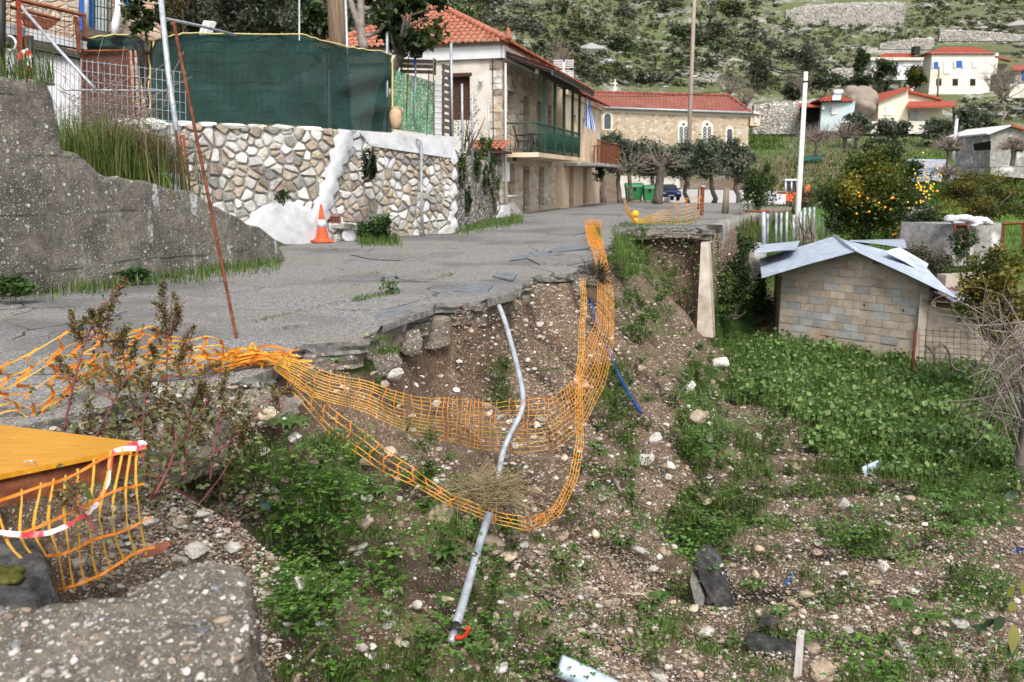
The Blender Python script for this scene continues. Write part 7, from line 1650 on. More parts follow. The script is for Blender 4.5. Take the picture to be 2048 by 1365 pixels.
net('barrier_netting', 'narrow torn strip of orange netting looping lowest down the slope', [(585, 750), (690, 835), (800, 920), (900, 985), (980, 1022), (1060, 1037), (1110, 1012), (1140, 950), (1152, 880), (1150, 800), (1156, 700), (1162, 620), (1160, 555)], [(572, 775), (670, 880), (785, 955), (890, 1003), (980, 1045), (1065, 1062), (1122, 1030), (1156, 958), (1168, 885), (1164, 800), (1168, 700), (1173, 620), (1170, 560)], 4, .11, .007, .008, .2, 2)
net('barrier_netting', 'orange netting stretched beside the road at the wall corner', [(1248, 402), (1270, 442), (1330, 420), (1360, 398), (1404, 392)], [(1248, 422), (1270, 446), (1330, 447), (1370, 448), (1400, 440)], 8, .26, .015, .013, 0, 3, fixY=[25, 23.5, 23.0, 22.6, 22.4], wob=.03)
net('barrier_netting', 'orange netting bunched on the verge behind the dry weeds', [(1170, 440), (1176, 470), (1196, 510), (1206, 545)], [(1200, 440), (1202, 470), (1212, 510), (1220, 545)], 6, .17, .009, .008, .1, 4, fixY=[22, 19, 15.6, 13.8])
net('barrier_netting', 'orange netting heaped along the near road edge behind the weeds', [(-30, 740), (60, 700), (130, 682), (230, 672), (330, 668), (420, 666), (490, 688), (540, 706)], [(-30, 842), (60, 838), (110, 800), (200, 770), (330, 752), (420, 742), (490, 730), (550, 735)], 6, .13, .011, .017, 0, 5, fixY=[4.55, 4.6, 4.75, 5.1, 5.35, 5.55, 5.8, 5.9], wob=.12, foldamp=.05)
net('barrier_netting', 'second layer of orange netting crumpled flat on the road edge', [(120, 705), (230, 690), (330, 680), (430, 690), (500, 700), (550, 712)], [(130, 760), (230, 765), (330, 762), (430, 752), (500, 738), (560, 735)], 5, .12, .012, .018, 0, 6, fixY=[4.9, 5.2, 5.5, 5.7, 5.95, 6.0], wob=.14, foldamp=.06)
net('barrier_netting', 'orange netting hanging from the corner of the yellow board', [(-20, 1018), (60, 985), (130, 955), (200, 918), (262, 905), (296, 895)], [(84, 1200), (96, 1192), (150, 1170), (210, 1145), (275, 1108), (318, 1090)], 4, .045, .011, .0065, 0, 7, 1, fixY=[2.55, 2.6, 2.68, 2.78, 2.88, 2.95], wob=.05)
# crumpled knot of net round the foot of the bar
b = MB(); rg = np.random.default_rng(9); c = np.array(onz(515, 718, .06))
for k in range(34):
    p0 = c + rg.normal(size=3) * np.array((.16, .08, .04)); p2 = c + rg.normal(size=3) * np.array((.22, .08, .05)); ribbon(b, smoothpts([p0, (p0 + p2) / 2 + np.array((0, 0, .06)) * rg.random(), p2], 7), .018, None, None, k % 2, .9)
tag(obj('netting_knot', b, [mNetO, mNetY], kind='stuff'), 'knot of orange netting tied round the foot of the rusty bar', 'netting knot')
tape('barrier_tape', smoothpts([at(250, 893, 2.93), at(286, 886, 2.93), at(280, 896, 2.9), at(228, 905, 2.85), at(216, 960, 2.82), at(200, 1000, 2.78), at(170, 1030, 2.7), at(110, 1062, 2.55), at(50, 1070, 2.5), at(-20, 1062, 2.5)], 110), .017, 'red and white tape tied to the yellow board corner', 9, tw=.35)
# blinking lamp at the net
q = onz(1270, 446, .0); t = thing('warning_lamp', 'yellow round warning lamp standing by the orange netting', 'warning lamp', tuple(q)); mLamp = mat('amber_plastic', [(.70, .36, .01), (.82, .45, .02)], 4, bump=0, rough=.3)
b = MB(); cbox(b, q, .16, .12, .15); obj('battery_box', b, mLamp, t); b = MB(); tube(b, [q + Vector((0, -.06, .27)), q + Vector((0, .06, .27))], .11, 16); obj('lens', b, mLamp, t)
# ------------------------------------------------------------------ yellow board on steel at the near left
def boardmat():
    t = NT('yellow_varnished_board'); co = t.n('NewGeometry').outputs['Position']; mp = t.n('Mapping'); mp.inputs['Scale'].default_value = (3, 40, 10); mp.inputs['Rotation'].default_value = (0, 0, .35); t.l(co, mp.inputs[0])
    c = t.ramp(t.noise(mp.outputs[0], 1.5, 4), [(.3, (.44, .19, .012)), (.7, (.60, .29, .025))]); c = t.mix(t.ramp(t.noise(co, 6, 5), [(.62, 0.0), (.7, .8)]), c, (.40, .17, .03)); c = t.mix(t.ramp(t.noise(co, 25, 3), [(.70, 0.0), (.74, .6)]), c, (.6, .5, .35))
    t.l(c, t.b.inputs['Base Color']); t.b.inputs['Roughness'].default_value = .3; t.b.inputs['Specular IOR Level'].default_value = .5; return t.m
zb = .33; c0, c1, c2 = onz(290, 886, zb), onz(-60, 842, zb), onz(-60, 962, zb)
t = thing('board_panel', 'yellow varnished board lying on a rusty steel beam at the left', 'board', tuple(c0)); prismd = Vector((0, 0, -.018))
obj('board', prism(MB(), [c0, onz(292, 889, zb), c2, Vector((-3, 2.6, zb)), c1], prismd), boardmat(), t)
t = thing('steel_beam', 'rusty steel channel beam under the yellow board', 'beam', tuple(c0 + Vector((0, 0, -.12))))
d = (c2 - c0).normalized(); n_ = Vector((-d.y, d.x, 0)); n_ = n_ if n_.y > 0 else -n_
b = MB(); E = c0 + d * .03 + n_ * .012
for z0, h, dp in ((-.035, .016, .10), (-.10, .075, .012), (-.118, .018, .12)): box(b, E + UP * z0, d * 1.6, n_ * dp, (0, 0, h))
obj('channel', b, mRust, t); b = MB(); box(b, c0 + Vector((-.06, .02, -.12)), (c1 - c0).normalized() * 1.3, n_ * .05, (0, 0, .09)); obj('cross_bar', b, mRust, t)
tag(obj('wire_scrap', tube(MB(), smoothpts([onz(48, 925, .345), onz(62, 922, .36), onz(72, 928, .34), onz(70, 942, .30), onz(60, 952, .29)], 14), .002, 4), mLBlue), 'scrap of thin grey wire on the edge of the yellow board', 'wire')
# ------------------------------------------------------------------ near concrete lumps
def lump(nm, lb, cat, pts_top, z, th, m_, seed, disp=.03, res=.02, tilt=0):
    """broken slab: outline on top plane, rough all over"""
    P_ = [onz(u, v, z) for u, v in pts_top]; A = np.array([(p.x, p.y) for p in P_]); lo, hi = A.min(0), A.max(0)
    gx, gy = np.meshgrid(np.arange(lo[0] - .1, hi[0] + .1, res), np.arange(lo[1] - .1, hi[1] + .1, res))
    ins = inpoly(gx, gy, [tuple(a) for a in A]); dm = np.full(gx.shape, 9.)
    for a, c in zip(A, np.roll(A, -1, 0)):
        L = ((c - a) ** 2).sum(); k = np.clip(((gx - a[0]) * (c[0] - a[0]) + (gy - a[1]) * (c[1] - a[1])) / L, 0, 1); dm = np.minimum(dm, np.hypot(gx - a[0] - k * (c[0] - a[0]), gy - a[1] - k * (c[1] - a[1])))
    sd = np.where(ins, dm, -dm) + .05 * n2(gx, gy, 6, 3, seed) + .02 * n2(gx, gy, 18, 2, seed)
    top = z + n2(gx, gy, 4, 5, seed) * disp + n2(gx, gy, 28, 3, seed) * .014 + n2(gx, gy, 70, 2, seed) * .006 - .025 * np.exp(-np.maximum(sd, 0) / .018)
    zz = np.where(sd > 0, top, z - th); f = sm(sd, -.025, .012); zz = (z - th) * (1 - f) + top * f
    # ragged flank: shove side points by noise
    V = np.stack([gx + .035 * fbm(np.stack([gx * 9, gy * 9, zz * 9], -1), 3) * (f > .02) * (f < .98), gy, zz], -1); ny_, nx_ = gx.shape; q = (np.arange(ny_ - 1)[:, None] * nx_ + np.arange(nx_ - 1)).ravel(); F = np.stack([q, q + 1, q + nx_ + 1, q + nx_], 1)
    keep = (f.ravel()[F] > .004).any(1); b = MB(); b.add(V.reshape(-1, 3), F[keep]); o = obj(nm, b, m_); o.data.polygons.foreach_set('use_smooth', np.ones(len(o.data.polygons), bool)); return tag(o, lb, cat)
lump('concrete_slab', 'big broken slab of pebbly concrete in the near left foreground', 'concrete slab', [(-300, 1225), (60, 1195), (200, 1172), (330, 1130), (440, 1115), (487, 1128), (500, 1180), (495, 1240), (470, 1300), (430, 1330), (300, 1375), (100, 1440), (-300, 1460)], .38, .42, mCongD, 3, .035, .008)
lump('concrete_lump', 'dark mossy lump of broken asphalt behind the big concrete slab', 'concrete lump', [(-200, 1075), (20, 1068), (80, 1082), (92, 1130), (88, 1190), (-200, 1230)], .12, .3, mat('dark_conglomerate', [(.035, .034, .034), (.08, .078, .075), (.15, .145, .14)], 16, bump=1, bscale=40, bdist=.03), 9, .03, .012)
slab_o = [o for o in bpy.data.objects if o.name == 'concrete_slab'][0]; sv = np.empty(len(slab_o.data.vertices) * 3); slab_o.data.vertices.foreach_get('co', sv); sv = sv.reshape(-1, 3) + np.array(slab_o.location); rg = np.random.default_rng(71)
sv = sv[(sv[:, 2] > .12)]; nb_ = 1500; pp_ = sv[rg.integers(0, len(sv), nb_)]; s_ = np.clip(np.exp(rg.normal(-5.7, .55, nb_)), .0015, .011); pcs = np.array([(.30, .26, .22), (.45, .42, .38), (.60, .58, .55), (.25, .19, .15), (.40, .30, .22), (.22, .23, .25), (.55, .50, .42)]); b = MB()
for k in range(4):
    V = ICO[1][0] * np.random.default_rng(k).uniform(.85, 1.1, (len(ICO[1][0]), 1)); m = np.arange(nb_) % 4 == k; q, FF, Cc = replicate(V, ICO[1][1], pp_[m] - np.array((0, 0, 1)) * s_[m][:, None] * .45, np.stack([s_[m] * rg.uniform(.9, 1.9, m.sum()), s_[m], s_[m] * .6], 1), rg.uniform(0, 6.28, m.sum()), rg.uniform(-.4, .4, m.sum()), pcs[rg.integers(0, 7, m.sum())] * rg.uniform(.6, 1.2, (m.sum(), 1))); b.add(q, FF, Cc)
W['concrete_slab'] = tuple(slab_o.location); obj('pebble', b, mPeb, slab_o, kind='stuff', smooth=True)
b = MB(); 
for k in range(60): V, F = ICO[1]; q = onz(R.uniform(-10, 38), R.uniform(1140, 1162), .13); b.add(V * np.array((.018, .018, .012)) * R.uniform(.6, 1.3) + np.array(q), F, np.array(R.choice([(.10, .11, .012), (.07, .08, .01), (.13, .13, .02)])))
tag(obj('moss_cushion', b, mLeaf, smooth=True, kind='stuff'), 'yellow green moss cushion on the dark asphalt lump', 'moss')
# ------------------------------------------------------------------ pebbles, stones
ZONE = [(-20, 1365, 1.0)]
def slopemask(u, v):
    P_ = hit(u, v); d, T, S = dist_crest(P_[:, 0], P_[:, 1]); ins = inpoly(P_[:, 0], P_[:, 1], CR) & (P_[:, 1] < 30) & (P_[:, 1] > 1.6); return P_, d, ins
rg = np.random.default_rng(21); N = 300000
u = rg.uniform(-20, 2070, N); v = 450 + 930 * rg.random(N) ** .8
P_, d, ins = slopemask(u, v); g = green(u, v)
cl = n2(P_[:, 0], P_[:, 1], 1.6, 4, 3.); field = (d > 3.4) | (u > 1430)
keep = ins & (rg.random(N) < np.clip((.05 + .8 * cl + .55 * sm(u, 900, 1120) + .12 * field + .25 * (u < 560)) * (1 - .8 * g * (u > 1300)), .04, 1)) & ~((g > .75) & (u > 1430) & (v < 950))
P_, u, v = P_[keep], u[keep], v[keep]; n = len(P_); s = np.exp(rg.normal(-5.05, .6, n)) * np.interp(P_[:, 1], [4, 9, 20], [.85, 1.2, 1.9])
s = np.clip(s, .003, .035)
pc = np.array([(.30, .22, .155), (.38, .30, .22), (.48, .41, .33), (.58, .53, .46), (.68, .65, .60), (.22, .15, .10), (.27, .25, .235), (.40, .27, .19)])
col = pc[rg.choice(8, n, p=[.19, .2, .18, .13, .09, .1, .06, .05])] * rg.uniform(.7, 1.2, (n, 1))
b = MB()
for k in range(6):
    m = np.arange(n) % 6 == k
    big_ = s[m] > .018
    for sel, (V, F) in ((big_, (rockv(0, 600 + k, .45, .3)[0], ICO[0][1])), (~big_, (OCT[0] * np.random.default_rng(k).uniform(.7, 1.2, (6, 1)), OCT[1]))):
        if not sel.any(): continue
        ss = s[m][sel]; q, FF, Cc = replicate(V, F, P_[m][sel] + np.array((0, 0, 1)) * ss[:, None] * .2, np.stack([ss * rg.uniform(.8, 1.6, len(ss)), ss, ss * rg.uniform(.5, .9, len(ss))], 1), rg.uniform(0, 6.28, len(ss)), rg.uniform(-.6, .6, len(ss)), col[m][sel]); b.add(q, FF, Cc)
obj('loose_gravel', b, mPeb, None, 'pebbles and grit strewn over the slide and the field', 'gravel', kind='stuff')
# stones one can pick out
mRockP = mat('loose_rock', [(.32, .29, .25), (.52, .49, .445), (.66, .635, .60)], 14, bump=1, bscale=34, bdist=.015, rnd=.3)
mRockT = mat('tan_loose_rock', [(.24, .18, .125), (.40, .31, .23), (.52, .44, .36)], 12, bump=1, bscale=30, bdist=.015, rnd=.35)
rm_ = [MB().add(*rockv(2, 700 + k, .55, .28)).mesh('rock', mRockP if k % 2 else mRockT) for k in range(12)]
BIG = [((790, 752), 34, 1, 'white knobbly stone on bare earth under the broken road edge'), ((592, 810), 36, 1, 'pale angular stone right of the big concrete chunk'), ((880, 1030), 60, 0, 'tan angular rock half buried mid slope below the netting'), ((985, 1090), 55, 0, 'dark brown pitted rock beside the grey pipe'), ((780, 905), 26, 0, 'rounded tan stone beneath the torn netting strip'),
       ((985, 1300), 34, 0, 'smooth grey brown stone right of the red tap'), ((1000, 1340), 40, 1, 'pale stone at the bottom border below the tap'), ((770, 1335), 22, 1, 'long pale stone standing at the bottom border'), ((478, 905), 22, 1, 'white lump stone below the amaranth plants'), ((527, 905), 26, 1, 'white angular stone next to the concrete chunk'),
       ((360, 1048), 30, 1, 'flat pale stone leaning above the big slab'), ((395, 1102), 52, 1, 'flat white stone behind the big concrete slab'), ((468, 1095), 36, 1, 'pale pointed stone above the slab end'), ((160, 1130), 34, 1, 'pale angular stone inside the hanging netting'), ((165, 1165), 20, 1, 'smaller pale stone below the one in the hanging netting'), ((300, 1045), 32, 1, 'white stone right of the hanging netting'),
       ((870, 962), 22, 1, 'small white block stone touching the torn strip'), ((935, 995), 38, 0, 'tan rock where the netting strip meets the pipe'), ((1375, 780), 34, 1, 'white stone at the toe of the grassy bank'), ((1440, 730), 34, 1, 'pale stones heap block below the pillar'), ((1480, 745), 24, 0, 'grey rounded stone in grass below the pillar'), ((1395, 835), 40, 0, 'tan rock on the eroded rim below the bank'), ((1310, 880), 26, 1, 'white jagged stone below the blue pipe end'),
       ((1905, 912), 22, 1, 'white stone with rubble in the dark grass at right'), ((1520, 1100), 22, 0, 'red brown stone on the gravel field'), ((1640, 1345), 60, 0, 'big orange brown clod at the bottom border by the plank'), ((1340, 935), 26, 1, 'pale stone low on the slope toe'), ((1230, 1205), 22, 0, 'tan wedge stone low on the slope'), ((455, 1065), 14, 0, 'little brown stone above the slab end'), ((1018, 1120), 42, 0, 'tan block beside the lower pipe'), ((1165, 775), 26, 0, 'long tan stone seen through the netting'), ((1640, 900), 20, 1, 'white stone on the upper gravel field'), ((1590, 935), 22, 0, 'orange stone on the upper gravel field')]
for k, ((u, v), w, kk, lb) in enumerate(BIG):
    p = hit1(u, v); r = w / FPX * p.y * .5; rq_ = random.Random(k); put('loose_stone', rm_[(2 * k + kk) % 12 if (2 * k + kk) % 2 == kk else (2 * k + kk + 1) % 12], p + Vector((0, 0, r * .25)), (rq_.uniform(-.5, .5), rq_.uniform(-.5, .5), rq_.uniform(0, 6)), (r * rq_.uniform(1, 1.3), r, r * rq_.uniform(.65, .9)), label=lb, cat='stone')
rg = np.random.default_rng(31); N = 900; u = rg.uniform(300, 1950, N); v = rg.uniform(640, 1360, N); P_, d, ins = slopemask(u, v); g = green(u, v); keep = ins & ~((g > .6) & (u > 1430)) & ~((u < 560) & (v > 1100)); P_, u, v = P_[keep][:265], u[keep][:265], v[keep][:265]
for k in range(len(P_)):
    r = np.clip(math.exp(rg.normal(-3.6, .4)), .012, .07) * np.interp(P_[k][1], [4, 10], [.8, 1.5]); i = rg.integers(12); fld = u[k] > 1420
    put('loose_stone', rm_[i], P_[k] + np.array((0, 0, r * .2)), (rg.uniform(-.6, .6), rg.uniform(-.6, .6), rg.uniform(0, 6)), (r * rg.uniform(1, 1.7), r, r * rg.uniform(.5, .9)), label=('pale' if i % 2 else 'tan') + (' stone lying loose on the gravel field' if fld else ' stone lying loose on the bare slope'), cat='stone', group='loose stones on the gravel field' if fld else 'loose stones on the slope')
# ------------------------------------------------------------------ pipes and debris
def pipe(nm, lb, pix, r, m_, off=.12, n=24, cat='pipe', Y=None):
    P_ = [at(u, v, y) for (u, v), y in zip(pix, Y)] if Y else [hit1(u, v) + (Vector((0, 0, CZ)) - hit1(u, v)).normalized() * off for u, v in pix]
    return tag(obj(nm, tube(MB(), smoothpts(P_, n), r, 9), m_, smooth=True), lb, cat)
pY = [hit1(u, v).y for u, v in [(1000, 620), (1048, 800), (1003, 910)]]
pipe('water_pipe', 'grey plastic pipe hanging from under the broken road edge', [(998, 612), (1012, 650), (1035, 735), (1046, 795), (1040, 830), (1020, 870), (1006, 905), (997, 950), (995, 975)], .026, mGalv, .10, 40, Y=[9.0, 8.75, 8.1, 7.75, 7.55, 7.35, 7.2, 7.0, 6.95])
lp = [(978, 1030), (960, 1085), (942, 1150), (925, 1210), (912, 1252)]; lY = [hit1(u, v).y - .12 for u, v in lp]; l2 = np.linspace(lY[0], lY[-1], 5); lY = list(l2 - max(0, (l2 - np.array(lY)).max()))
t = thing('water_pipe', 'straight grey pipe with a red handled tap low on the slope', 'pipe', tuple(at(912, 1252, lY[-1])))
PP = [at(u, v, y) for (u, v), y in zip(lp, lY)]; obj('tube', tube(MB(), PP, .027, 10), mGalv, t, smooth=True); e = PP[-1]; dd_ = (PP[-1] - PP[-2]).normalized()
obj('fitting', tube(MB(), [e, e + dd_ * .05, e + dd_ * .055, e + dd_ * .09], [.03, .03, .024, .024], 9), mIron, t); obj('tap_body', tube(MB(), [e + dd_ * .09, e + dd_ * .17], [.026, .02], 8), mGalv, t)
h0 = e + dd_ * .15 + Vector((.02, -.02, .02)); obj('tap_handle', tube(MB(), smoothpts([h0, h0 + Vector((.04, -.01, .01)), h0 + Vector((.065, -.02, .04)), h0 + Vector((.075, -.02, .08))], 8), [.012] * 8, 6), mat('red_plastic', [(.55, .03, .015), (.7, .06, .03)], 5, bump=0, rough=.35), t)
for pix, lb in (([(1180, 600), (1192, 640), (1196, 650)], 'short upper length of blue pipe beside the netting'), ([(1215, 695), (1230, 735), (1250, 775), (1265, 800), (1282, 825)], 'bright blue pipe lying down the grassy slope')): pipe('blue_pipe', lb, pix, .022, mBlue, .03)
pipe('drain_pipe', 'thick pale blue plastic pipe poking out at the bottom border', [(1118, 1332), (1160, 1350), (1230, 1385)], .07, mLBlue, .16, 14)
def slabpiece(nm, lb, cat, pix, dv, m_, Y=None, off=.05):
    y = hit1(*pix[-1]).y if Y is None else Y; off = off + (.14 if nm == 'asphalt_chunk' else 0); b = MB(); prism(b, [at(u, v, y - off + .0005 * (1300 - v)) for u, v in pix], dv); return tag(obj(nm, b, m_), lb, cat)
mBlk = mat('asphalt_chunk', [(.018, .018, .019), (.05, .05, .05), (.11, .105, .10)], 10, bump=1, bscale=40, bdist=.02)
slabpiece('asphalt_chunk', 'dark asphalt slab standing on edge at the slope toe', 'asphalt slab', [(1388, 1118), (1408, 1114), (1425, 1128), (1445, 1165), (1462, 1215), (1464, 1232), (1450, 1234), (1425, 1205), (1400, 1160)], (.10, .22, .03), mBlk)
slabpiece('asphalt_chunk', 'small grey asphalt piece left of the standing slab', 'asphalt slab', [(1382, 1152), (1395, 1165), (1408, 1205), (1402, 1217), (1390, 1208), (1380, 1165)], (.06, .16, .02), mAsphEdge)
slabpiece('asphalt_chunk', 'black asphalt slab lying flat at the bottom right of the toe', 'asphalt slab', [(1494, 1280), (1520, 1276), (1585, 1292), (1618, 1312), (1600, 1322), (1530, 1310), (1498, 1298)], (.05, .18, -.03), mBlk)
slabpiece('asphalt_chunk', 'small black asphalt scrap above the flat black slab', 'asphalt slab', [(1520, 1240), (1540, 1236), (1556, 1244), (1540, 1256)], (.03, .12, -.03), mBlk)
slabpiece('wooden_plank', 'short pale wooden plank standing beside the black slab', 'plank', [(1594, 1272), (1607, 1275), (1602, 1352), (1587, 1356)], (.03, .06, .02), mat('pale_plank', [(.26, .23, .20), (.42, .39, .36), (.5, .48, .45)], 5, bump=.5, stretch=(6, 6, .6)))
slabpiece('wooden_plank', 'tiny tan board end behind the black slab', 'plank', [(1541, 1256), (1553, 1256), (1552, 1282), (1540, 1282)], (.02, .05, .02), mWood)
slabpiece('roof_tile', 'pale tile fragment lying on the gravel field', 'tile', [(1725, 940), (1757, 926), (1760, 936), (1730, 952)], (.02, .06, .02), mLBlue, off=.02)
slabpiece('blue_board', 'grey blue board scrap lying in dark grass at right', 'board', [(1905, 912), (1912, 910), (1948, 930), (1944, 938)], (.02, .06, .0), mat('grey_blue_board', [(.12, .15, .2), (.2, .23, .28)], 5, bump=.2), off=.03)
slabpiece('wrapper', 'bright blue crumpled wrapper on the gravel field', 'litter', [(1567, 1168), (1580, 1148), (1591, 1146), (1589, 1160), (1574, 1170)], (.02, .02, .02), mBlue, off=.06); slabpiece('wrapper', 'bright blue scrap at the right border', 'litter', [(2022, 1104), (2040, 1096), (2060, 1098), (2056, 1106), (2030, 1108)], (.02, .02, .02), mBlue, off=.04)
slabpiece('paper_scrap', 'light blue torn plastic scrap on earth below the slab', 'litter', [(518, 1008), (532, 998), (540, 1010), (538, 1020), (524, 1018)], (.01, .01, .01), mat('sky_plastic', [(.20, .48, .72), (.28, .58, .8)], 8, bump=.4), off=.03); slabpiece('paper_scrap', 'white torn plastic scrap just right of the blue one', 'litter', [(542, 975), (552, 984), (566, 998), (564, 1005), (552, 1003), (546, 988)], (.01, .01, .01), mLightW, off=.03)
slabpiece('paper_scrap', 'white scraps of paper right of the lower pipe', 'litter', [(1000, 1180), (1020, 1176), (1044, 1190), (1042, 1200), (1012, 1194)], (.01, .02, .01), mLightW, off=.03); slabpiece('brick_shard', 'orange brick shard in front of the netting corner stone', 'brick', [(282, 1110), (318, 1098), (325, 1106), (290, 1118)], (.02, .05, .02), mTerra, Y=3.7)
mTw = mat('root_wood', [(.13, .095, .07), (.25, .20, .16)], 10, bump=.6)
for lb, pix, r in (('bent bare root lying across the slope low in the middle', [(1050, 1178), (1090, 1180), (1125, 1195), (1135, 1185), (1142, 1160)], .012), ('thick short root poking out of the slope', [(1222, 945), (1232, 965), (1242, 985)], .022), ('long thin stick running down the slope middle', [(1225, 942), (1262, 975), (1275, 1005), (1310, 1020)], .008), ('curled stick on bare earth above the bottom border', [(606, 1328), (625, 1305), (645, 1290), (660, 1285)], .010), ('thin straight stick crossing near the tap', [(846, 1215), (880, 1245), (905, 1275)], .006), ('pale stick on grass right of the grassy toe', [(1392, 1015), (1410, 1040), (1425, 1035), (1432, 1030)], .007)):
    pipe('dry_root', lb, pix, r, mTw, .02, 14, 'root')
# ------------------------------------------------------------------ weeds on the slope and in the field
def weedmesh(kind, seed):
    rg = np.random.default_rng(seed); b = MB()
    if kind == 'g':
        n = 110; Pq = np.concatenate([rg.normal(size=(n, 2)) * .07, np.zeros((n, 1))], 1); addblades(b, Pq, .12, .006, GR, rg, 1.3)
    elif kind == 'c':      # clover-like: flat little leaves in threes on thin stalks
        n = 42; c = np.concatenate([rg.normal(size=(n, 2)) * .13, rg.uniform(.01, .06, (n, 1))], 1); cols = np.array([(.09, .22, .034), (.13, .28, .05), (.19, .32, .07)])
        for k in range(3):
            a = rg.uniform(0, 6.28, n) * 0 + k * 2.09 + np.repeat(rg.uniform(0, 6.28, 1), n); d_ = np.stack([np.cos(a), np.sin(a), rg.uniform(-.2, .35, n)], 1) * .022
            s_ = np.stack([-np.sin(a), np.cos(a), np.zeros(n)], 1) * .014; V = np.stack([c, c + d_ * .6 + s_, c + d_ * 1.25, c + d_ * .6 - s_], 1).reshape(-1, 3); b.add(V, np.arange(4 * n).reshape(-1, 4), np.repeat(cols[rg.integers(0, 3, n)] * rg.uniform(.7, 1.3, (n, 1)), 4, 0))
        for q in c[:30]: tube(b, [(q[0] * .7, q[1] * .7, 0), q], .0012, 3, (.10, .15, .04), cap=False)
    elif kind == 'r':      # rosette of lobed leaves
        n = 16
        for k in range(n):
            a = 2 * math.pi * k / n + rg.normal() * .15; L = rg.uniform(.07, .14); e = np.array((math.cos(a), math.sin(a), 0)); s_ = np.array((-math.sin(a), math.cos(a), 0)); V = []; F = []
            for i in range(6):
                f = i / 5; w = .022 * math.sin(math.pi * min(1, f * .9 + .08)) * (1.25 if i % 2 else .8); c = e * L * f + np.array((0, 0, .06 * math.sin(f * 2.4) + .01)); V += [c - s_ * w, c + s_ * w]
            F = [(2 * i, 2 * i + 1, 2 * i + 3, 2 * i + 2) for i in range(5)]; b.add(V, F, np.array((.095, .18, .04)) * rg.uniform(.7, 1.35))
    elif kind == 'w':      # leafy upright weed
        for k in range(9):
            a = rg.uniform(0, 6.28); r = rg.uniform(.02, .12); top = np.array((math.cos(a) * r, math.sin(a) * r, rg.uniform(.08, .22))); tube(b, [(0, 0, 0), top * np.array((.5, .5, .6)), top], .002, 3, (.09, .10, .04), cap=False)
            m = 9; c = top * rg.uniform(.35, 1.05, (m, 1)) + rg.normal(size=(m, 3)) * .02; V, F, Cc = quads(c, .045, rg, 1.7, .8, np.array([(.075, .155, .03), (.11, .19, .045), (.15, .20, .06)])[rg.integers(0, 3, m)]); b.add(V, F, Cc)
    elif kind == 't':      # tall mallow-like leaves on stalks
        for k in range(8):
            a = rg.uniform(0, 6.28); r = rg.uniform(.04, .22); top = np.array((math.cos(a) * r, math.sin(a) * r, rg.uniform(.04, .17))); tube(b, [(0, 0, 0), top * np.array((.4, .4, .6)), top], .003, 3, (.08, .11, .04), cap=False)
            m = 7; c = top * np.concatenate([rg.uniform(.5, 1.05, (m, 2)), rg.uniform(.4, 1.0, (m, 1))], 1) + rg.normal(size=(m, 3)) * .04; V, F, Cc = quads(c, .07, rg, 1.2, 1.2, np.array([(.11, .21, .055), (.16, .28, .075), (.25, .33, .12), (.08, .16, .04)])[rg.integers(0, 4, m)] * rg.uniform(.8, 1.25, (m, 1))); b.add(V, F, Cc)
        n = 14; n = 30; addblades(b, np.concatenate([rg.normal(size=(n, 2)) * .2, np.zeros((n, 1))], 1), .17, .009, GR, rg, .6)
    return b
WM = {k: [weedmesh(k, 800 + 10 * i + j) for j in range(4)] for i, k in enumerate('gcrwt')}
WMesh = {k: [b.mesh('weed', mLeaf) for b in L] for k, L in WM.items()}
WNM = {'g': ('grass_tuft', 'green grass tuft growing on the slope', 'grass tuft'), 'c': ('clover_clump', 'clump of clover growing on the slope', 'clover'), 'r': ('rosette_weed', 'flat leafy rosette weed on the slope', 'weed'), 'w': ('leafy_weed', 'small leafy weed growing on the slope', 'weed'), 't': ('mallow_plant', 'leafy mallow plant growing in the field', 'plant')}
rg = np.random.default_rng(41); MBS = {k: MB() for k in 'gcrwt'}; count = 0
cand = []
for (a, c, ru, rv, dn, kd) in GREEN:
    area = ru * rv; Yc = hit1(a, c).y; m = int(area * dn / {'g': 60, 'c': 200, 'w': 110, 't': 60}[kd] * np.interp(Yc, [4, 8, 20], [.35, .7, 1.5])); th = rg.uniform(0, 6.28, m); r = np.sqrt(rg.random(m)) * 1.1
    for x, y in zip(a + ru * r * np.cos(th), c + rv * r * np.sin(th)): cand.append((x, y, rg.choice(list({'g': 'ggwwc', 'c': 'cccwrg', 'w': 'wrcg', 't': 'ttttg'}[kd])), 1.0))
for _ in range(1300): x, y = rg.uniform(480, 2040), rg.uniform(600, 1380); cand.append((x, y, rg.choice(list('wwrccg')), .55))
U = np.array([q[0] for q in cand]); Vv = np.array([q[1] for q in cand]); P_, d, ins = slopemask(U, Vv); cl = n2(P_[:, 0], P_[:, 1], 1.1, 3, 9.)
idx = [i for i in range(len(cand)) if ins[i] and d[i] > .12 and not (cand[i][3] < 1 and cl[i] < .08) and not (U[i] < 540 and Vv[i] > 1130)]
sc_ = {i: cand[i][3] * rg.uniform(.6, 1.35) * (1.25 if P_[i][1] > 12 else 1) for i in idx}
ind = set(sorted(idx, key=lambda i: -sc_[i] / P_[i][1] * {'g': 1.3, 'c': 1, 'r': .8, 'w': 1, 't': 1.6}[cand[i][2]])[:420]); ind = set(list(ind)[:420]); cnt = {}
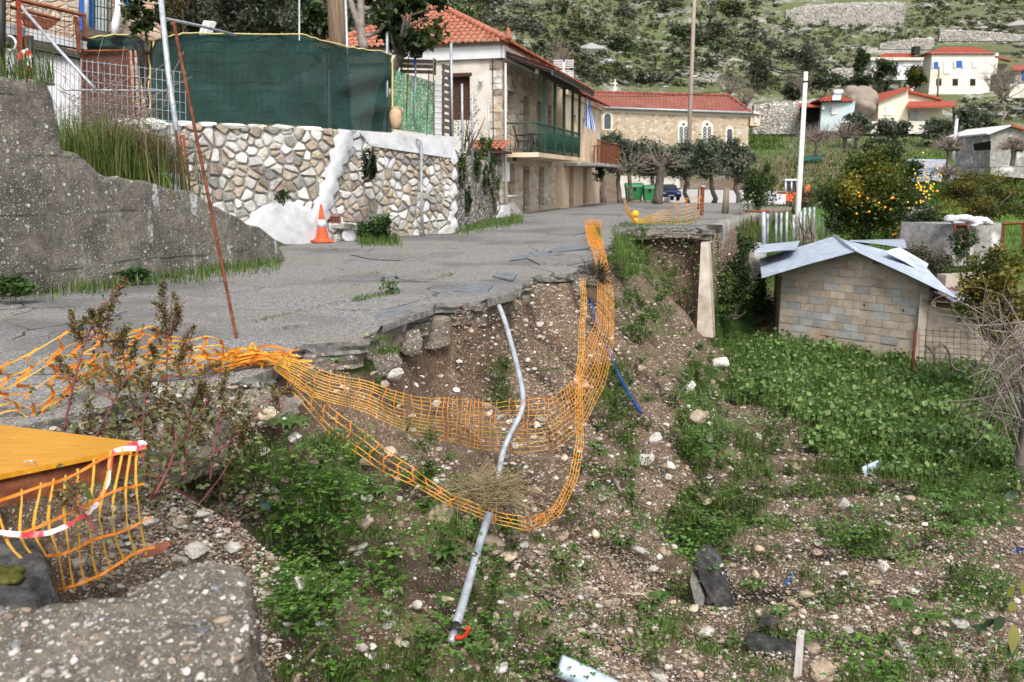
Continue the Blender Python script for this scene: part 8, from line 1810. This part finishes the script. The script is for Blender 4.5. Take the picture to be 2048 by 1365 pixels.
for i in idx:
    k = cand[i][2]; s = sc_[i]; z = rg.uniform(0, 6.28)
    if i in ind and k in 'rw' and cnt.get(k, 0) < 200:
        cnt[k] = cnt.get(k, 0) + 1; nm, lb, ct = WNM[k]; fld = U[i] > 1430; put(nm, WMesh[k][rg.integers(4)], P_[i] - np.array((0, 0, .01)), (0, 0, z), s, label=lb.replace('the slope', 'the gravel field') if fld else lb, cat=ct, group=ct + (' growing in the field' if fld else ' growing on the slope'))
    else:
        src = WM[k][rg.integers(4)]; V = np.concatenate(src.V) * s; c, s2 = math.cos(z), math.sin(z); V = np.stack([V[:, 0] * c - V[:, 1] * s2, V[:, 0] * s2 + V[:, 1] * c, V[:, 2]], 1) + P_[i]; n0 = MBS[k].n; MBS[k].V.append(V); MBS[k].C.append(np.concatenate(src.C) * rg.uniform(.75, 1.25)); MBS[k].F += [(f + n0, 0) for f, _ in src.F]; MBS[k].n += len(V)
for k, nm in (('g', 'slope_grass'), ('c', 'clover_cover'), ('r', 'rosette_cover'), ('w', 'weed_cover'), ('t', 'field_growth')):
    if MBS[k].n: obj(nm, MBS[k], mLeaf, None, {'g': 'grass growing over slope and field', 'c': 'clover carpet on the slope', 'r': 'small rosettes dotted over the slope', 'w': 'leafy weeds dotted over the slope', 't': 'dense tall weeds filling the field before the shed'}[k], 'ground cover', kind='stuff')
# grass verges along the walls and the road
b = MB()
def verge(pix, n, h, w=.008, spread=10, z=0., cols=GR, lean=.6):
    a = np.array(pix, float); t_ = rg.uniform(0, len(a) - 1, n); u = np.interp(t_, range(len(a)), a[:, 0]) + rg.normal(size=n) * 4; v = np.interp(t_, range(len(a)), a[:, 1]) + rg.normal(size=n) * spread * .35; P_ = np.array([onz(x, y, z) for x, y in zip(u, v)]); addblades(b, P_, h, w, cols, rg, lean)
verge([(-20, 592), (100, 578), (200, 570), (300, 556), (400, 545), (480, 535), (560, 522)], 3600, .15, .012, 26); verge([(915, 462), (960, 455), (1010, 446), (1042, 441)], 1500, .16, .015, 14); verge([(720, 488), (800, 488)], 500, .2, .012, 10); verge([(1180, 470), (1195, 480), (1190, 462)], 700, .22, .012, 20)
verge([(512, 645), (580, 630), (640, 616), (690, 606)], 260, .03, .006, 5); verge([(705, 605), (740, 598), (800, 584)], 420, .05, .007, 8); verge([(640, 562), (690, 555)], 60, .03, .006, 4); verge([(850, 568), (890, 555), (905, 551)], 160, .04, .006, 5); verge([(700, 574), (830, 550), (900, 540)], 160, .03, .006, 4); verge([(740, 550), (760, 548)], 50, .03, .006, 4); verge([(560, 660), (600, 656)], 40, .03, .006, 4); verge([(1240, 452), (1300, 450), (1395, 444)], 900, .10, .012, 10)
verge([(1225, 470), (1240, 500), (1252, 530)], 1500, .22, .010, 30, -.15)
obj('verge_grass', b, mLeaf, None, 'green grass verge at the foot of walls and road edges', 'grass', kind='stuff')
t = thing('road_weed', 'small green weed growing out of the road crack', 'weed', tuple(onz(785, 590))); b = MB(); V = np.concatenate(WM['w'][1].V) * 1.3 + np.array(onz(785, 590)); b.V.append(V); b.C.append(np.concatenate(WM['w'][1].C)); b.F = list(WM['w'][1].F); b.n = len(V); obj('foliage', b, mLeaf, t)
bush('broad leaved dock weeds at the left foot of the concrete wall', 25, 572, 45, 18, 8.9, 500, .09, [(.05, .11, .02), (.08, .16, .03)], 51, 'dock_plant', .5, 'weed', 1.4, base=onz(25, 590)); bush('dark leaved weeds at mid foot of the concrete wall', 270, 548, 35, 14, 10.6, 400, .08, [(.05, .11, .02), (.03, .07, .02)], 52, 'dock_plant', .4, 'weed', 1.4, base=onz(270, 560))
# tall grass on the bank behind the concrete wall
b = MB(); n = 3200; u = rg.normal(size=n) * 62 + 205; v = 300 - rg.random(n) * 60 + (u - 205) * .22; P_ = np.array([at(x, y, Y) for x, y, Y in zip(u, v + 30, rg.uniform(11.6, 13.2, n))]); P_[:, 2] = np.maximum(H(P_[:, 0], P_[:, 1]), P_[:, 2] - .5)
addblades(b, P_, .72, .012, [(.11, .18, .03), (.16, .23, .055), (.08, .14, .028), (.30, .28, .12)], rg, .75); n = 1700; u = rg.normal(size=n) * 40 + 285; P_ = np.array([at(x, 330 + (x - 285) * .25, Y) for x, Y in zip(u, rg.uniform(11.9, 13, n))]); addblades(b, P_, .5, .010, [(.26, .19, .11), (.20, .15, .08), (.13, .12, .05)], rg, 1.0)
n = 240; u = rg.uniform(-10, 110, n); P_ = np.array([at(x, 172, Y) for x, Y in zip(u, rg.uniform(9.8, 10.8, n))]); addblades(b, P_, .42, .010, [(.06, .11, .02), (.10, .15, .03)], rg, .6)
obj('tall_grass', b, mLeaf, None, 'tall green and straw grass on the bank behind the concrete wall', 'grass', kind='stuff')
b = MB()
for k in range(420):
    p = at(rg.normal() * 42 + 225, 240 + rg.normal() * 30, 13.2 + rg.normal() * .3); q = p + Vector(rg.normal(size=3)) * .3; tube(b, [p, (p + q) / 2 + Vector(rg.normal(size=3)) * .05, q], .004, 3, cap=False)
tag(obj('bramble_tangle', b, mBarkP, kind='stuff'), 'grey bramble tangle behind the tall grass by the gate', 'bramble')
bush('dry bramble bush where the netting crosses the road edge', 1195, 545, 38, 28, 12.6, 260, .05, [(.07, .05, .04), (.10, .08, .05), (.05, .06, .02)], 53, 'dry_bramble', .8, 'bramble', 3); b = MB(); c = np.array(at(1195, 548, 12.6))
for k in range(260): e = c + rg.normal(size=3) * np.array((.2, .15, .13)); tube(b, [c + rg.normal(size=3) * .05 - np.array((0, 0, .1)), (c + e) / 2, e], .003, 3, cap=False)
tag(obj('twig_tangle', b, mat('dark_twigs', [(.04, .03, .026), (.09, .07, .06)], 9, bump=0), kind='stuff'), 'dark twig tangle of the bramble on the road edge', 'bramble')
b = MB(); c = np.array(hit1(985, 985)) + np.array((0, -.1, .06))
for k in range(420): e = c + rg.normal(size=3) * np.array((.16, .10, .10)); s = c + rg.normal(size=3) * np.array((.12, .08, .03)); tube(b, [s, (s + e) / 2 + rg.normal(size=3) * .03, e], .0025, 3, cap=False)
tag(obj('dead_weed_tuft', b, mat('straw', [(.20, .15, .08), (.30, .24, .14)], 9, bump=0), kind='stuff'), 'straw coloured dead weed tuft beside the grey pipe', 'dead weed')
# citrus sprig at the right border
rg = np.random.default_rng(61); o = at(2075, 1260, 3.1); t = thing('citrus_branch', 'citrus branch with big yellow green leaves at the right border', 'branch', tuple(o)); b = MB(); tube(b, [o + Vector((.35, .05, -.1)), o, at(2010, 1240, 3.1)], [.010, .007, .004], 6); obj('stem', b, mBark, t); lf = []
def leaf(mb, p, d, L, w, col):
    d = Vector(d).normalized(); s = d.cross(Vector((.2, -1, .6))).normalized(); V, F = [], []
    for i in range(7):
        f = i / 6; ww = w * math.sin(math.pi * min(.98, f * .95 + .04)) ** .8; c = p + d * L * f + Vector((0, 0, -.25 * L * f * f)); V += [c - s * ww + Vector((0, 0, .15 * ww)), c, c + s * ww + Vector((0, 0, .15 * ww))]
    for i in range(6): F += [(3 * i, 3 * i + 1, 3 * i + 4, 3 * i + 3), (3 * i + 1, 3 * i + 2, 3 * i + 5, 3 * i + 4)]
    mb.add([tuple(x) for x in V], F, col)
for (u, v, dx, dz, L, colr) in [(2022, 1195, -.2, .8, .075, (.24, .24, .05)), (2035, 1215, -.6, .3, .07, (.22, .22, .05)), (2045, 1190, .3, .6, .07, (.18, .2, .04)), (2030, 1250, -.2, -.9, .09, (.26, .25, .07)), (2010, 1238, -.9, -.1, .08, (.03, .06, .02)), (1990, 1240, -.7, -.5, .05, (.03, .06, .02)), (2050, 1235, .4, .2, .08, (.2, .22, .05)), (2042, 975, -.3, .2, .06, (.22, .26, .08)), (2035, 990, -.8, .1, .06, (.06, .10, .05)), (1975, 1262, -.8, .2, .06, (.04, .09, .03)), (1960, 1270, -.4, .6, .05, (.04, .09, .03)), (2035, 1280, -.4, -.5, .07, (.05, .10, .03))]:
    b = MB(); leaf(b, at(u, v, 3.1), (dx, rg.normal() * .3, dz), L, L * .28, colr); obj('leaf', b, mLeaf, t, smooth=True)
# ------------------------------------------------------------------ amaranth plants in front of the broken edge
mStem = mat('magenta_stem', [(.15, .03, .045), (.22, .06, .07), (.20, .12, .08)], 9, bump=.2); mSeed = mat('seed_heads', [(.5, .5, .5), (1, 1, 1)], 60, bump=0, attr=True, rough=.9)
def amaranth(lb, stem, heads, Y, seed, nleaf=60, r0=.0065):
    rg = np.random.default_rng(seed); P_ = [at(u, v, y) for (u, v), y in zip(stem, np.linspace(Y[0], Y[1], len(stem)))]; t = thing('amaranth_plant', lb, 'plant', tuple(P_[0])); S = smoothpts(P_, 16); b = MB(); tube(b, S, np.linspace(r0, r0 * .35, 16), 7); obj('stem', b, mStem, t)
    hb, sb = MB(), MB()
    for (u0, v0, u1, v1, w) in heads:
        p0, p1 = np.array(at(u0, v0, Y[1] + rg.normal() * .03)), np.array(at(u1, v1, Y[1] + rg.normal() * .04)); L = np.linalg.norm(p1 - p0); n = int(120 + 2200 * L); f = rg.random(n) ** .9; bend = np.sin(f * math.pi)[:, None] * rg.normal(size=3) * .025
        rad = w / FPX * Y[1] * .5 * (1.15 - .75 * f) * (.75 + .35 * np.sin(f * 23 + seed)); rad = rad * 1.35; q = p0 + (p1 - p0) * f[:, None] + bend + rg.normal(size=(n, 3)) * rad[:, None] * .55; cols = np.array([(.13, .085, .03), (.20, .14, .055), (.09, .065, .025), (.26, .20, .10), (.12, .12, .035)])
        V, F, Cc = quads(q, .011, rg, 1.4, .2, cols[rg.integers(0, 5, n)] * rg.uniform(.7, 1.25, (n, 1))); hb.add(V, F, Cc); k = np.argmin(np.linalg.norm(S - p0, axis=1)); tube(sb, smoothpts([S[k], (S[k] + p0) / 2 + rg.normal(size=3) * .01, p0, p0 + (p1 - p0) * .8], 8), np.linspace(.004, .002, 8), 4)
    obj('seed_head', hb, mSeed, t, kind='stuff'); obj('side_stem', sb, mStem, t, kind='stuff'); b = MB(); nleaf = int(nleaf * 1.05); cols = [(.10, .135, .03), (.15, .165, .045), (.07, .10, .028), (.18, .17, .06), (.14, .10, .05)]
    for k in range(nleaf):
        i = rg.integers(1, 13); p = Vector(S[i]) + Vector(rg.normal(size=3)) * .075; leaf(b, p, (rg.normal(), rg.normal() * .6, rg.normal() * .5 - .1), rg.uniform(.016, .038), rg.uniform(.004, .009), np.array(cols[rg.integers(5)]) * rg.uniform(.7, 1.2))
    obj('leaf', b, mLeaf, t, kind='stuff', smooth=True)
amaranth('tallest amaranth on the left with magenta stem and brown seed heads', [(128, 862), (140, 800), (160, 720), (185, 650), (212, 600)], [(200, 630, 250, 555, 24), (185, 655, 180, 620, 20), (165, 690, 140, 620, 20), (205, 680, 225, 610, 22), (180, 680, 210, 640, 30), (150, 670, 165, 645, 14), (200, 665, 205, 620, 16)], (3.75, 3.8), 1, 70)
amaranth('tall amaranth in the middle with cluster of upright brown seed heads', [(330, 880), (332, 800), (334, 720), (336, 660)], [(334, 660, 328, 562, 26), (340, 655, 345, 585, 22), (330, 665, 304, 605, 14), (322, 690, 300, 660, 28), (365, 720, 390, 650, 24), (370, 750, 385, 690, 26), (345, 665, 352, 610, 16), (310, 720, 300, 690, 22)], (4.0, 4.05), 2, 80)
amaranth('short amaranth leaning between the two tall ones', [(300, 900), (270, 820), (250, 740), (245, 690)], [(245, 700, 255, 655, 26), (230, 720, 225, 690, 22), (262, 720, 275, 680, 22)], (3.95, 4.0), 3, 110)
amaranth('sprawling amaranth stem reaching right towards the concrete chunk', [(290, 935), (400, 920), (470, 875), (520, 810), (560, 800)], [(540, 805, 585, 780, 22), (560, 820, 545, 770, 18), (470, 860, 450, 800, 22)], (3.9, 4.4), 4, 90)
amaranth('leafy low amaranth under the slab edge', [(300, 1000), (330, 930), (400, 830), (420, 780)], [(400, 830, 410, 770, 24), (420, 800, 440, 730, 18), (380, 850, 360, 800, 22)], (3.9, 4.1), 5, 130)
amaranth('amaranth with yellowing leaves left of the slab edge', [(150, 980), (190, 880), (250, 760), (262, 740)], [(195, 760, 130, 730, 26), (230, 780, 225, 740, 24), (120, 745, 110, 720, 22)], (3.75, 3.9), 6, 130)
amaranth('small amaranth in front of the yellow board corner', [(310, 990), (340, 930), (352, 880), (345, 850)], [(345, 870, 350, 820, 22), (330, 890, 310, 850, 22), (365, 880, 380, 840, 18)], (3.6, 3.75), 7, 120)
amaranth('reddish stem trailing down past the netting to the slab', [(300, 950), (370, 990), (440, 1040), (520, 1090)], [(470, 900, 485, 860, 18), (440, 1000, 450, 950, 14)], (3.8, 4.3), 8, 25, .006)
amaranth('brown withered amaranth tip hanging before the netting', [(190, 1060), (170, 1030), (150, 1010), (140, 985)], [(150, 1010, 160, 975, 34), (140, 1015, 120, 1000, 26)], (2.6, 2.62), 9, 20, .006)

amaranth('dry amaranth with dense tan seed clusters before the concrete chunk', [(420, 960), (430, 880), (445, 800), (450, 760)], [(440, 800, 455, 735, 26), (450, 830, 480, 780, 24), (430, 850, 415, 800, 24), (455, 870, 500, 830, 22), (425, 890, 400, 850, 22)], (4.0, 4.2), 10, 70, .006)
amaranth('dry amaranth thick with seed heads in the middle of the clump', [(290, 960), (285, 880), (290, 800), (295, 770)], [(290, 800, 280, 740, 30), (300, 830, 330, 770, 26), (280, 850, 250, 800, 28), (295, 880, 320, 840, 26), (270, 900, 240, 860, 24), (300, 780, 305, 720, 24)], (3.8, 3.95), 11, 90, .006)
amaranth('low withered amaranth with pale seed heads left of the clump', [(200, 960), (190, 900), (185, 840)], [(190, 850, 180, 790, 28), (200, 880, 225, 830, 26), (185, 900, 150, 850, 26), (200, 920, 230, 880, 24)], (3.7, 3.8), 12, 90, .005)
amaranth('withered amaranth with seed heads right of the tall middle one', [(370, 960), (375, 880), (380, 820), (395, 790)], [(385, 820, 400, 760, 26), (378, 850, 350, 790, 26), (380, 880, 410, 840, 24), (372, 910, 345, 870, 24)], (3.95, 4.1), 13, 90, .006)
